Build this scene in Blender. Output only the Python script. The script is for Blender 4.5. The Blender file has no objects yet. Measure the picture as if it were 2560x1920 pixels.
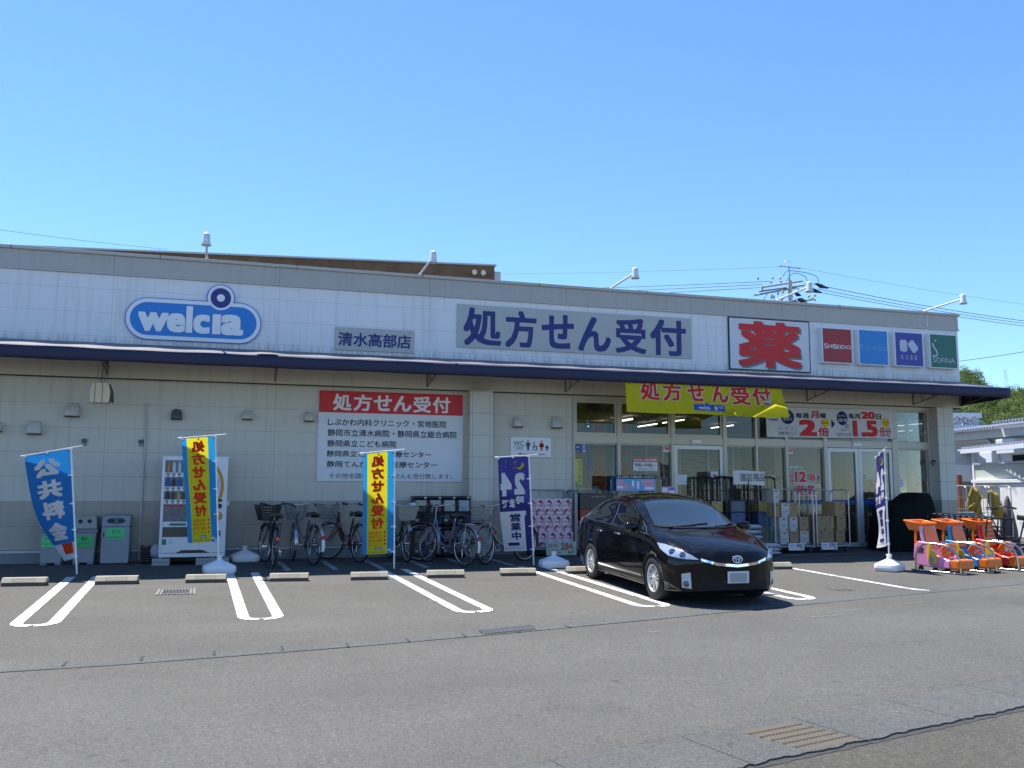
import bpy, bmesh, math, random
from mathutils import Vector, Matrix, geometry
from mathutils.bvhtree import BVHTree
rad = math.radians
sc = bpy.context.scene
col = sc.collection
random.seed(11)

# ------------------------------------------------------------------ camera
CAM = Vector((2.306, -18.109, 1.358))
yaw, pit, rol = rad(17.066), rad(6.6145), rad(0.1746)
f_ = Vector((math.sin(yaw)*math.cos(pit), math.cos(yaw)*math.cos(pit), math.sin(pit)))
r_ = Vector((math.cos(yaw), -math.sin(yaw), 0)); u_ = r_.cross(f_)
R_ = r_*math.cos(rol)+u_*math.sin(rol); U_ = u_*math.cos(rol)-r_*math.sin(rol)
cd = bpy.data.cameras.new('camera'); cam = bpy.data.objects.new('camera', cd); col.objects.link(cam)
cd.sensor_width = 36; cd.sensor_fit = 'HORIZONTAL'; cd.lens = 36*2250/2560
cd.clip_start = 0.05; cd.clip_end = 3000
M = Matrix((R_, U_, -f_)).transposed().to_4x4(); M.translation = CAM
cam.matrix_world = M
sc.camera = cam

# ------------------------------------------------------------------ light
SUN = Vector((-0.20, 0.38, 1.0)).normalized()
w = bpy.data.worlds.new('World'); sc.world = w; w.use_nodes = True
nt = w.node_tree; nt.nodes.clear()
out = nt.nodes.new('ShaderNodeOutputWorld'); bg = nt.nodes.new('ShaderNodeBackground')
sky = nt.nodes.new('ShaderNodeTexSky'); sky.sky_type = 'NISHITA'; sky.sun_disc = False
sky.sun_elevation = math.asin(SUN.z); sky.sun_rotation = math.atan2(SUN.x, SUN.y)
sky.altitude = 0; sky.air_density = 1.0; sky.dust_density = 0.0; sky.ozone_density = 5.0
bg.inputs['Strength'].default_value = 0.105
tint = nt.nodes.new('ShaderNodeMix'); tint.data_type = 'RGBA'; tint.blend_type = 'MULTIPLY'; tint.inputs[0].default_value = 1; tint.inputs[7].default_value = (.775, .945, 1.12, 1)  # white balance of the sky
nt.links.new(sky.outputs[0], tint.inputs[6]); nt.links.new(tint.outputs[2], bg.inputs['Color']); nt.links.new(bg.outputs[0], out.inputs[0])
sd = bpy.data.lights.new('sun', 'SUN'); sd.energy = 5.0; sd.angle = rad(0.53); sd.color = (1.0, 0.955, 0.88)
so = bpy.data.objects.new('sun', sd); col.objects.link(so)
so.rotation_euler = SUN.to_track_quat('Z', 'Y').to_euler(); so.location = (0, 0, 40)
sc.view_settings.view_transform = 'Standard'; sc.view_settings.look = 'None'
sc.view_settings.exposure = 1.0; sc.view_settings.gamma = 1; sc.view_settings.use_curve_mapping = False
sc.cycles.max_bounces = 8; sc.cycles.transparent_max_bounces = 12; sc.cycles.caustics_reflective = False; sc.cycles.caustics_refractive = False

# ------------------------------------------------------------------ materials
MATS = {}
def nodes(name):
    m = bpy.data.materials.new(name); m.use_nodes = True; t = m.node_tree
    return m, t, t.nodes['Principled BSDF'], t.nodes['Material Output']
def N(t, typ, **kw):
    n = t.nodes.new(typ)
    for k, v in kw.items(): setattr(n, k, v)
    return n
def mathn(t, op, a, b=None, c=None):
    n = t.nodes.new('ShaderNodeMath'); n.operation = op
    for i, x in enumerate((a, b, c)):
        if x is None: continue
        if isinstance(x, (int, float)): n.inputs[i].default_value = x
        else: t.links.new(x, n.inputs[i])
    return n.outputs[0]
def mixc(t, fac, a, b, mode='MIX'):
    n = t.nodes.new('ShaderNodeMix'); n.data_type = 'RGBA'; n.blend_type = mode
    for s, x in ((0, fac), (6, a), (7, b)):
        if isinstance(x, (int, float)): n.inputs[s].default_value = x
        elif isinstance(x, (tuple, list)): n.inputs[s].default_value = (*x[:3], 1)
        else: t.links.new(x, n.inputs[s])
    return n.outputs[2]
def ramp(t, src, stops):
    n = t.nodes.new('ShaderNodeValToRGB'); e = n.color_ramp.elements
    while len(e) < len(stops): e.new(0.5)
    for el, (p, c) in zip(e, stops): el.position = p; el.color = (*c, 1) if len(c) == 3 else c
    t.links.new(src, n.inputs[0]); return n.outputs[0]
def mat(name, c, rough=.55, metal=0., var=.10, vs=3., bump=0., bs=60., spec=.5, coat=0., trans=0., emit=0.):
    if name in MATS: return MATS[name]
    m, t, b, o = nodes(name); MATS[name] = m
    tc = N(t, 'ShaderNodeTexCoord')
    nz = N(t, 'ShaderNodeTexNoise'); nz.inputs['Scale'].default_value = vs; nz.inputs['Detail'].default_value = 6
    t.links.new(tc.outputs['Object'], nz.inputs['Vector'])
    k = mathn(t, 'MULTIPLY_ADD', nz.outputs['Fac'], 2*var, 1-var)
    cc = mixc(t, 1.0, c, k, 'MULTIPLY'); t.links.new(cc, b.inputs['Base Color'])
    rr = mathn(t, 'MULTIPLY_ADD', nz.outputs['Fac'], .16, rough-.08); t.links.new(rr, b.inputs['Roughness'])
    b.inputs['Metallic'].default_value = metal; b.inputs['Specular IOR Level'].default_value = spec
    b.inputs['Coat Weight'].default_value = coat; b.inputs['Coat Roughness'].default_value = .03
    if bump:
        n2 = N(t, 'ShaderNodeTexNoise'); n2.inputs['Scale'].default_value = bs; n2.inputs['Detail'].default_value = 4
        t.links.new(tc.outputs['Object'], n2.inputs['Vector'])
        bp = N(t, 'ShaderNodeBump'); bp.inputs['Strength'].default_value = bump; bp.inputs['Distance'].default_value = .01
        t.links.new(n2.outputs['Fac'], bp.inputs['Height']); t.links.new(bp.outputs[0], b.inputs['Normal'])
    if emit:
        b.inputs['Emission Color'].default_value = (*c, 1); b.inputs['Emission Strength'].default_value = emit
    if trans:
        tr = N(t, 'ShaderNodeBsdfTranslucent'); t.links.new(cc, tr.inputs['Color'])
        mx = N(t, 'ShaderNodeMixShader'); mx.inputs[0].default_value = trans
        t.links.new(b.outputs[0], mx.inputs[1]); t.links.new(tr.outputs[0], mx.inputs[2]); t.links.new(mx.outputs[0], o.inputs[0])
    return m
def glass(name, tint, refl=1.0, rough=.0):
    m, t, b, o = nodes(name); t.nodes.remove(b); MATS[name] = m
    tr = N(t, 'ShaderNodeBsdfTransparent'); tr.inputs[0].default_value = (*tint, 1)
    gl = N(t, 'ShaderNodeBsdfGlossy'); gl.inputs['Roughness'].default_value = rough
    fr = N(t, 'ShaderNodeFresnel'); fr.inputs[0].default_value = 1.5
    tc = N(t, 'ShaderNodeTexCoord'); nz = N(t, 'ShaderNodeTexNoise'); nz.inputs['Scale'].default_value = 1.3
    t.links.new(tc.outputs['Object'], nz.inputs['Vector'])
    bp = N(t, 'ShaderNodeBump'); bp.inputs['Strength'].default_value = .05; bp.inputs['Distance'].default_value = .02
    t.links.new(nz.outputs[0], bp.inputs['Height']); t.links.new(bp.outputs[0], gl.inputs['Normal'])
    fk = mathn(t, 'MULTIPLY', fr.outputs[0], refl)
    mx = N(t, 'ShaderNodeMixShader'); t.links.new(fk, mx.inputs[0])
    t.links.new(tr.outputs[0], mx.inputs[1]); t.links.new(gl.outputs[0], mx.inputs[2]); t.links.new(mx.outputs[0], o.inputs[0])
    return m

def asphalt(name, c1, c2, sp=1.0, crack=False):
    m, t, b, o = nodes(name)
    tc = N(t, 'ShaderNodeTexCoord'); v = tc.outputs['Object']
    def nz(s, d=3, r=.6):
        n = N(t, 'ShaderNodeTexNoise'); n.inputs['Scale'].default_value = s; n.inputs['Detail'].default_value = d
        n.inputs['Roughness'].default_value = r; t.links.new(v, n.inputs['Vector']); return n.outputs['Fac']
    big = nz(.35, 6); mid = nz(2.2, 6, .7); fine = nz(70, 3, .7); fine2 = nz(28, 2)
    base = mixc(t, ramp(t, big, [(.35, (0, 0, 0)), (.68, (1, 1, 1))]), c1, c2)
    k = mathn(t, 'MULTIPLY_ADD', mid, .28, .86); base = mixc(t, 1., base, k, 'MULTIPLY')
    k2 = mathn(t, 'MULTIPLY_ADD', fine, 1.8*sp, 1-.9*sp); base = mixc(t, 1., base, k2, 'MULTIPLY')
    k3 = mathn(t, 'MULTIPLY_ADD', fine2, .8*sp, 1-.4*sp); base = mixc(t, 1., base, k3, 'MULTIPLY')
    vo = N(t, 'ShaderNodeTexVoronoi'); vo.inputs['Scale'].default_value = 26; t.links.new(v, vo.inputs['Vector'])
    st = ramp(t, vo.outputs['Distance'], [(.10, (1, 1, 1)), (.17, (0, 0, 0))])
    sel = N(t, 'ShaderNodeSeparateColor'); t.links.new(vo.outputs['Color'], sel.inputs[0])
    st = mathn(t, 'MULTIPLY', st, mathn(t, 'GREATER_THAN', sel.outputs[0], .72))
    base = mixc(t, mathn(t, 'MULTIPLY', st, .55), base, (.26, .255, .24))
    # paler wheel lanes and patches along the drive, then oil stains
    mp = N(t, 'ShaderNodeMapping'); mp.inputs['Rotation'].default_value = (0, 0, -.22); mp.inputs['Scale'].default_value = (.12, .9, 1); t.links.new(v, mp.inputs[0])
    wn = N(t, 'ShaderNodeTexNoise'); wn.inputs['Scale'].default_value = 1.; wn.inputs['Detail'].default_value = 4; t.links.new(mp.outputs[0], wn.inputs['Vector'])
    base = mixc(t, 1., base, mathn(t, 'MULTIPLY_ADD', wn.outputs['Fac'], .36, .82), 'MULTIPLY')
    dr_ = nz(5.5, 1); dd = ramp(t, dr_, [(.74, (0, 0, 0)), (.78, (1, 1, 1))]); base = mixc(t, mathn(t, 'MULTIPLY', dd, .35), base, (.02, .02, .02))
    ns = nz(.9, 2); stn = ramp(t, ns, [(.66, (0, 0, 0)), (.80, (1, 1, 1))])
    base = mixc(t, mathn(t, 'MULTIPLY', stn, .25), base, (.02, .02, .02))
    if crack:
        vc = N(t, 'ShaderNodeTexVoronoi', feature='DISTANCE_TO_EDGE'); vc.inputs['Scale'].default_value = .8
        wn = N(t, 'ShaderNodeTexNoise'); wn.inputs['Scale'].default_value = 3; wn.inputs['Detail'].default_value = 6
        t.links.new(v, wn.inputs['Vector']); vv = N(t, 'ShaderNodeVectorMath', operation='MULTIPLY_ADD')
        t.links.new(wn.outputs['Color'], vv.inputs[0]); vv.inputs[1].default_value = (.5, .5, 0); t.links.new(v, vv.inputs[2])
        t.links.new(vv.outputs[0], vc.inputs['Vector'])
        cr = ramp(t, vc.outputs['Distance'], [(.0, (1, 1, 1)), (.012, (0, 0, 0))])
        base = mixc(t, mathn(t, 'MULTIPLY', cr, .7), base, (.03, .03, .03))
    t.links.new(base, b.inputs['Base Color']); b.inputs['Roughness'].default_value = .88
    b.inputs['Specular IOR Level'].default_value = .3
    hh = mathn(t, 'ADD', fine, mathn(t, 'MULTIPLY', fine2, .8))
    bp = N(t, 'ShaderNodeBump'); bp.inputs['Strength'].default_value = .55; bp.inputs['Distance'].default_value = .006
    t.links.new(hh, bp.inputs['Height']); t.links.new(bp.outputs[0], b.inputs['Normal'])
    MATS[name] = m; return m

def siding(name, c_hi, c_lo, zsplit, z0, dz, dx, grime=True, low=True, x0=0., line=.55, foot=None):
    """wall boards: courses every dz from z0, butt joints every dx; a lower course colour below zsplit"""
    m, t, b, o = nodes(name); tc = N(t, 'ShaderNodeTexCoord'); v = tc.outputs['Object']
    sp = N(t, 'ShaderNodeSeparateXYZ'); t.links.new(v, sp.inputs[0])
    X, Z = sp.outputs[0], sp.outputs[2]
    nz = N(t, 'ShaderNodeTexNoise'); nz.inputs['Scale'].default_value = 1.1; nz.inputs['Detail'].default_value = 8
    t.links.new(v, nz.inputs['Vector'])
    n2 = N(t, 'ShaderNodeTexNoise'); n2.inputs['Scale'].default_value = 60; n2.inputs['Detail'].default_value = 2
    t.links.new(v, n2.inputs['Vector'])
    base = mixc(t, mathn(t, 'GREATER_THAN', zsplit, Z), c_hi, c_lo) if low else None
    if base is None: base = mixc(t, 0., c_hi, c_hi)
    base = mixc(t, 1., base, mathn(t, 'MULTIPLY_ADD', nz.outputs['Fac'], .16, .92), 'MULTIPLY')
    base = mixc(t, 1., base, mathn(t, 'MULTIPLY_ADD', n2.outputs['Fac'], .10, .95), 'MULTIPLY')
    def lines(co, o0, d, wdt):
        f = mathn(t, 'FRACT', mathn(t, 'DIVIDE', mathn(t, 'SUBTRACT', co, o0-50*d), d))
        e = mathn(t, 'MINIMUM', f, mathn(t, 'SUBTRACT', 1., f))
        return mathn(t, 'LESS_THAN', e, wdt/d/2)
    ln = mathn(t, 'MAXIMUM', lines(Z, z0, dz, .011), mathn(t, 'MULTIPLY', lines(X, x0, dx, .012), .8))
    base = mixc(t, mathn(t, 'MULTIPLY', ln, line), base, (.10, .10, .095))
    if grime:
        mp = N(t, 'ShaderNodeMapping'); mp.inputs['Scale'].default_value = (9, 9, .55); t.links.new(v, mp.inputs[0])
        gz = N(t, 'ShaderNodeTexNoise'); gz.inputs['Scale'].default_value = 1; gz.inputs['Detail'].default_value = 5
        t.links.new(mp.outputs[0], gz.inputs['Vector'])
        gm = ramp(t, gz.outputs['Fac'], [(.52, (0, 0, 0)), (.76, (1, 1, 1))])
        base = mixc(t, mathn(t, 'MULTIPLY', gm, .24), base, (.22, .22, .20))
    if foot is not None: # rain grime gathered on the lowest board, ragged at its top
        mp = N(t, 'ShaderNodeMapping'); mp.inputs['Scale'].default_value = (14, 14, .8); t.links.new(v, mp.inputs[0])
        fz = N(t, 'ShaderNodeTexNoise'); fz.inputs['Scale'].default_value = 1; fz.inputs['Detail'].default_value = 6; t.links.new(mp.outputs[0], fz.inputs['Vector'])
        hgt = mathn(t, 'ADD', mathn(t, 'MULTIPLY', fz.outputs['Fac'], .52), foot-.10)
        fm = ramp(t, mathn(t, 'SUBTRACT', hgt, Z), [(.0, (0, 0, 0)), (.16, (1, 1, 1))])
        base = mixc(t, mathn(t, 'MULTIPLY', fm, .42), base, (.20, .20, .19))
    t.links.new(base, b.inputs['Base Color']); b.inputs['Roughness'].default_value = .6
    bp = N(t, 'ShaderNodeBump'); bp.inputs['Strength'].default_value = .3; bp.inputs['Distance'].default_value = .004
    t.links.new(mathn(t, 'SUBTRACT', mathn(t, 'MULTIPLY', n2.outputs['Fac'], .3), ln), bp.inputs['Height']); t.links.new(bp.outputs[0], b.inputs['Normal'])
    MATS[name] = m; return m

# ------------------------------------------------------------------ mesh helpers
class MB:
    def __init__(s): s.v = []; s.f = []; s.m = []; s.s = []
    def add(s, vs, fs, m=0, smooth=False, xf=None):
        o = len(s.v)
        for p in vs:
            p = Vector(p); s.v.append(xf @ p if xf else p)
        for f in fs: s.f.append([i+o for i in f]); s.m.append(m); s.s.append(smooth)
        return s
    def box(s, x0, y0, z0, x1, y1, z1, m=0, xf=None):
        vs = [(x, y, z) for z in (z0, z1) for y in (y0, y1) for x in (x0, x1)]
        return s.add(vs, [(0, 2, 3, 1), (4, 5, 7, 6), (0, 1, 5, 4), (2, 6, 7, 3), (0, 4, 6, 2), (1, 3, 7, 5)], m, False, xf)
    def prism(s, poly, a, b, axis='y', m=0, xf=None):
        """extrude a 2-D outline from a to b along an axis (y: outline is x,z; x: outline is y,z; z: outline is x,y)"""
        n = len(poly)
        def P(p, h): return {'y': (p[0], h, p[1]), 'x': (h, p[0], p[1]), 'z': (p[0], p[1], h)}[axis]
        vs = [P(p, a) for p in poly]+[P(p, b) for p in poly]
        fs = [list(range(n))[::-1], list(range(n, 2*n))]+[[i, (i+1) % n, n+(i+1) % n, n+i] for i in range(n)]
        return s.add(vs, fs, m, False, xf)
    def tube(s, pts, r, n=6, m=0, closed=False, xf=None, cap=True, smooth=True):
        pts = [Vector(p) for p in pts]; L = len(pts)
        rs = r if isinstance(r, (list, tuple)) else [r]*L
        rings = []; up = None
        for i, p in enumerate(pts):
            a = pts[i-1] if (i or closed) else p; b = pts[(i+1) % L] if (i < L-1 or closed) else p
            t = (b-a)
            if t.length < 1e-9: t = Vector((0, 0, 1))
            t.normalize()
            if up is None:
                up = Vector((0, 0, 1)) if abs(t.z) < .9 else Vector((1, 0, 0))
            x = up-t*up.dot(t)
            if x.length < 1e-6: x = Vector((1, 0, 0))-t*t.x
            x.normalize(); up = x; y = t.cross(x)
            rings.append([p+(x*math.cos(2*math.pi*k/n)+y*math.sin(2*math.pi*k/n))*rs[i] for k in range(n)])
        vs = [q for rr in rings for q in rr]; fs = []
        for i in range(L if closed else L-1):
            j = (i+1) % L
            for k in range(n): fs.append((i*n+k, i*n+(k+1) % n, j*n+(k+1) % n, j*n+k))
        s.add(vs, fs, m, smooth, xf)
        if cap and not closed: s.add(rings[0], [list(range(n))[::-1]], m, False, xf); s.add(rings[-1], [list(range(n))], m, False, xf)
        return s
    def cyl(s, p0, p1, r0, r1=None, n=16, m=0, xf=None):
        return s.tube([p0, p1], [r0, r0 if r1 is None else r1], n, m, False, xf)
    def lathe(s, prof, o=(0, 0, 0), axis='z', n=24, m=0, xf=None, smooth=True):
        """revolve (radius, height) pairs"""
        vs = []; o = Vector(o)
        for r, h in prof:
            for k in range(n):
                c, d = r*math.cos(2*math.pi*k/n), r*math.sin(2*math.pi*k/n)
                vs.append(o+Vector({'z': (c, d, h), 'y': (c, h, d), 'x': (h, c, d)}[axis]))
        fs = [(i*n+k, i*n+(k+1) % n, (i+1)*n+(k+1) % n, (i+1)*n+k) for i in range(len(prof)-1) for k in range(n)]
        return s.add(vs, fs, m, smooth, xf)
    def grid(s, fn, nu, nv, m=0, smooth=True, xf=None):
        vs = [fn(i/nu, j/nv) for j in range(nv+1) for i in range(nu+1)]
        fs = [(j*(nu+1)+i, j*(nu+1)+i+1, (j+1)*(nu+1)+i+1, (j+1)*(nu+1)+i) for j in range(nv) for i in range(nu)]
        return s.add(vs, fs, m, smooth, xf)
    def build(s, name, mats, parent=None, bevel=0., fixn=True, loc=None, thick=0., seg=2):
        me = bpy.data.meshes.new(name); me.from_pydata([tuple(p) for p in s.v], [], s.f)
        mats = mats if isinstance(mats, (list, tuple)) else [mats]
        for mm in mats: me.materials.append(mm)
        me.polygons.foreach_set('material_index', s.m); me.polygons.foreach_set('use_smooth', s.s)
        me.validate()
        if fixn or bevel or thick:
            b = bmesh.new(); b.from_mesh(me)
            if fixn: bmesh.ops.recalc_face_normals(b, faces=b.faces)
            if thick:
                b.normal_update(); bmesh.ops.solidify(b, geom=b.faces[:], thickness=thick)
            if bevel:
                b.normal_update(); ed = [e for e in b.edges if len(e.link_faces) == 2 and e.calc_face_angle(0.) > rad(40)]
                if ed: bmesh.ops.bevel(b, geom=ed, offset=bevel, offset_type='OFFSET', segments=seg, profile=.5, affect='EDGES', clamp_overlap=True)
            b.to_mesh(me); b.free()
        me.update()
        o = bpy.data.objects.new(name, me); col.objects.link(o)
        if parent: o.parent = parent
        if loc: o.location = loc
        return o
def tag(o, label=None, cat=None, group=None, kind=None):
    if label: o['label'] = label
    if cat: o['category'] = cat
    if group: o['group'] = group
    if kind: o['kind'] = kind
    return o
def empty(name, label, cat, loc=(0, 0, 0), rz=0., group=None):
    o = bpy.data.objects.new(name, None); col.objects.link(o); o.location = loc; o.rotation_euler = (0, 0, rz)
    o.empty_display_size = .1
    return tag(o, label, cat, group)
def copy_tree(o, parent=None):
    c = o.copy(); col.objects.link(c); c.parent = parent
    for ch in list(o.children): copy_tree(ch, c)
    return c
def gz(y): return .02*y if y < 0 else 0.

# lettering: a text is turned to mesh once, then fitted to a box on its sign
TXT = {}
def glyphs(s):
    if s in TXT: return TXT[s]
    cu = bpy.data.curves.new('t', 'FONT'); cu.body = s; cu.size = 1; cu.resolution_u = 3
    o = bpy.data.objects.new('t', cu); col.objects.link(o)
    dg = bpy.context.evaluated_depsgraph_get(); dg.update()
    me = bpy.data.meshes.new_from_object(o.evaluated_get(dg))
    vs = [(p.co.x, p.co.y) for p in me.vertices]; fs = [list(p.vertices) for p in me.polygons]
    bpy.data.objects.remove(o); bpy.data.curves.remove(cu); bpy.data.meshes.remove(me)
    TXT[s] = (vs, fs); return vs, fs
def fit(s, x0, x1, zb, zt, off=.02, keep=False, lay=False):
    """text as 2-D mesh stretched to the box; off thickens the strokes by stacking shifted copies (lay gives the layer of each vertex)"""
    vs, fs = glyphs(s)
    if not vs: return ([], [], []) if lay else ([], [])
    ax = min(p[0] for p in vs)-off; bx = max(p[0] for p in vs)+off; az = min(p[1] for p in vs)-off; bz = max(p[1] for p in vs)+off
    kx = (x1-x0)/max(bx-ax, 1e-6); kz = (zt-zb)/max(bz-az, 1e-6)
    sh = [(0, 0)] if off <= .004 else [(off*i, off*j) for i in (-1, 0, 1) for j in (-1, 0, 1) if i or j]+([(0, 0)] if off > .03 else [])
    V, F, Lr = [], [], []
    for i, (dx, dz) in enumerate(sh):
        n = len(V); V += [(x0+(p[0]+dx-ax)*kx, zb+(p[1]+dz-az)*kz) for p in vs]; F += [[j+n for j in f] for f in fs]; Lr += [i]*len(vs)
    return (V, F, Lr) if lay else (V, F)
def letters(mb, s, x0, x1, zb, zt, y, m=0, off=.02, keep=False):
    """flat lettering facing -y at depth y"""
    vs, fs, L = fit(s, x0, x1, zb, zt, off, keep, True)
    return mb.add([(p[0], y-.00015*l, p[1]) for p, l in zip(vs, L)], fs, m)
def disc(mb, cx, cz, rx, rz, y, m=0, n=32):
    return mb.add([(cx+rx*math.cos(2*math.pi*k/n), y, cz+rz*math.sin(2*math.pi*k/n)) for k in range(n)], [list(range(n))], m)
def rect(mb, x0, x1, z0, z1, y, m=0):
    return mb.add([(x0, y, z0), (x1, y, z0), (x1, y, z1), (x0, y, z1)], [(0, 1, 2, 3)], m)
def bezier(pts, n=8):
    """Catmull-Rom path through points"""
    P = [Vector(p) for p in pts]; P = [2*P[0]-P[1]]+P+[2*P[-1]-P[-2]]; o = []
    for i in range(1, len(P)-2):
        for k in range(n):
            t = k/n; a, b, c, d = P[i-1], P[i], P[i+1], P[i+2]
            o.append(.5*((2*b)+(c-a)*t+(2*a-5*b+4*c-d)*t*t+(3*b-a-3*c+d)*t*t*t))
    o.append(P[-2]); return o

WHITE = mat('white_paint', (.78, .79, .80), .45, var=.05)
WHITEP = mat('white_plastic', (.80, .81, .82), .35, var=.04)
BLACKP = mat('black_plastic', (.012, .012, .013), .4, var=.1)
RUBBER = mat('rubber', (.016, .016, .017), .75, var=.2)
STEEL = mat('bright_steel', (.62, .62, .63), .25, metal=1., var=.08)
GALV = mat('galvanised_steel', (.42, .43, .44), .42, metal=.85, var=.15)
NAVY = mat('navy_ink', (.010, .020, .16), .5, var=.05)
RED = mat('red_ink', (.62, .012, .014), .5, var=.05)
BLACK = mat('black_ink', (.012, .012, .014), .5, var=.05)
WHITEI = mat('white_ink', (.80, .80, .82), .5, var=.03)
SKYB = mat('sky_blue_ink', (.012, .20, .60), .45, var=.05)
YELL = mat('yellow_ink', (.80, .66, .02), .5, var=.05)
# ================================================================== GROUND
A1 = asphalt('asphalt_car_park', (.076, .0735, .067), (.092, .0892, .0815))
A2 = asphalt('asphalt_old_road', (.062, .059, .050), (.076, .072, .061), 1.2, crack=True)
CONC = asphalt('gutter_concrete', (.072, .075, .074), (.090, .093, .090), 1.1)
PAVE = siding('pavement_tile', (.075, .074, .072), (.075, .074, .072), 0, 0, 1, 1, False, False, 0, 0.)
def sheet(name, rows, m, dz=0., kind='structure'):
    """rows: list of lists of (x,y) with equal length; laid on the ground"""
    mb = MB(); n = len(rows[0])
    vs = [(x, y, gz(y)+dz) for r in rows for x, y in r]
    mb.add(vs, [(j*n+i, j*n+i+1, (j+1)*n+i+1, (j+1)*n+i) for j in range(len(rows)-1) for i in range(n-1)])
    o = mb.build(name, m); return tag(o, kind=kind)
sheet('ground', [[(x, y) for x in (-400, -60, 0, 60, 900)] for y in (-60, -20, 0, 40, 1200)], A1)
def strip(name, pts, wd, m, dz, n=1):
    mb = MB()
    def ribbon(P, wdt):
        P = [Vector((*p, 0)) for p in P]; vs = []
        for i, p in enumerate(P):
            t = (P[min(i+1, len(P)-1)]-P[max(i-1, 0)]).normalized(); nn = Vector((-t.y, t.x, 0))
            for s_ in (-.5, .5):
                q = p+nn*s_*wdt; vs.append((q.x, q.y, gz(q.y)+dz))
        mb.add(vs, [(2*i, 2*i+1, 2*i+3, 2*i+2) for i in range(len(P)-1)])
    for P in pts: ribbon(P, wd)
    return mb.build(name, m)
up1 = [(-14, -11.1), (-3, -9.75), (.44, -9.20), (1.36, -9.12), (2.24, -9.0), (3.59, -8.78), (4.86, -8.48), (7.48, -7.76), (9.99, -7.16), (15, -5.96), (24, -3.9)]
lo1 = [(-14, -11.35), (-3, -9.99), (.49, -9.43), (1.38, -9.37), (2.24, -9.25), (3.55, -9.05), (4.85, -8.8), (7.3, -8.24), (9.8, -7.62), (14.8, -6.45), (24, -4.3)]
sheet('gutter', [lo1, up1], CONC, .004)
# joints of the gutter blocks, dark gaps between two lids
jm = MB()
for k in range(-4, 12):
    x = .95+.62*k; y0 = -9.36+.13*(x-.49) if x < 3 else -9.05+.2*(x-3.5)
    if x > 6: continue
    jm.box(x-.012, y0-.01, gz(y0)+.005, x+.012, y0+.2, gz(y0)+.009)
for a, b in zip(lo1[:8], lo1[1:9]):
    for k in range(8):
        p = Vector(a).lerp(Vector(b), k/8); q = Vector(a).lerp(Vector(b), (k+.93)/8); wv = random.uniform(.003, .009)
        jm.add([(p.x, p.y, gz(p.y)+.0085), (q.x, q.y, gz(q.y)+.0085), (q.x, q.y+wv, gz(q.y)+.0085), (p.x, p.y+wv, gz(p.y)+.0085)], [(0, 1, 2, 3)])
tag(jm.build('gutter_joints_and_shade', mat('dirt_gap', (.03, .03, .028), .9)), kind='structure')
# near gutter: slightly proud blocks with a ragged near edge
g2 = MB(); rw = [[], [], [], []]
random.seed(5); xs = [-2+.06*k for k in range(0, 290)]
for x in xs:
    yu = -12.9+.2345*(x-4.01); yl = -13.56+.236*(x-4.01)+random.uniform(-.022, .022)
    for r, (yy, dz) in enumerate(((yu+.006, .002), (yu, .012), (yl+.012, .014), (yl, -.02))): rw[r].append((x, yy, gz(yy)+dz))
for r in range(3):
    n = len(xs); vs = rw[r]+rw[r+1]; g2.add(vs, [(i, i+1, n+i+1, n+i) for i in range(n-1)])
tag(g2.build('gutter', CONC), kind='structure')
dk = MB()  # dark strip painting the shade under the near lip; flecks on far edge
for i, x in enumerate(xs[:-1]):
    x2 = xs[i+1]; f = lambda q, d: -13.56+.236*(q-4.01)+d
    d0, d1 = random.uniform(-.05, -.03), random.uniform(-.05, -.03)
    dk.add([(x, f(x, d0), gz(f(x, 0))+.003), (x2, f(x2, d0), gz(f(x2, 0))+.003), (x2, f(x2, .03), gz(f(x2, 0))+.003), (x, f(x, .03), gz(f(x, 0))+.003)], [(0, 1, 2, 3)], 0)
    if random.random() < .6:
        u0 = -12.9+.2345*(x-4.01); u1 = -12.9+.2345*(x2-4.01); h = random.uniform(.002, .009)
        dk.add([(x, u0, gz(u0)+.0165), (x2, u1, gz(u1)+.0165), (x2, u1+h, gz(u1)+.0165), (x, u0+h, gz(u0)+.0165)], [(0, 1, 2, 3)], 0)
tag(dk.build('gutter_joints_and_shade', mat('lip_shade_and_dirt', (.034, .033, .03), .9, var=.4, vs=20), fixn=False), kind='structure')
jl = MB()
for k in range(9):
    x = 2.2+.98*k; yu = -12.9+.2345*(x-4.01)
    jl.add([(x, yu, gz(yu)+.0165), (x+.006, yu, gz(yu)+.0165), (x+.158, yu-.64, gz(yu-.64)+.0185), (x+.15, yu-.64, gz(yu-.64)+.0185)], [(0, 1, 2, 3)])
tag(jl.build('gutter_joints_and_shade', CONC), kind='structure')
rx = [-2, 1, 4, 8, 12, 16]
sheet('road', [[(x, -30) for x in rx], [(x, -13.6+.236*(x-4.01)) for x in rx]], A2, .0015)
sheet('pavement', [[(9.2, -1.75), (19.2, -1.55)], [(9.2, .4), (19.2, .4)]], PAVE, .006)

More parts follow.
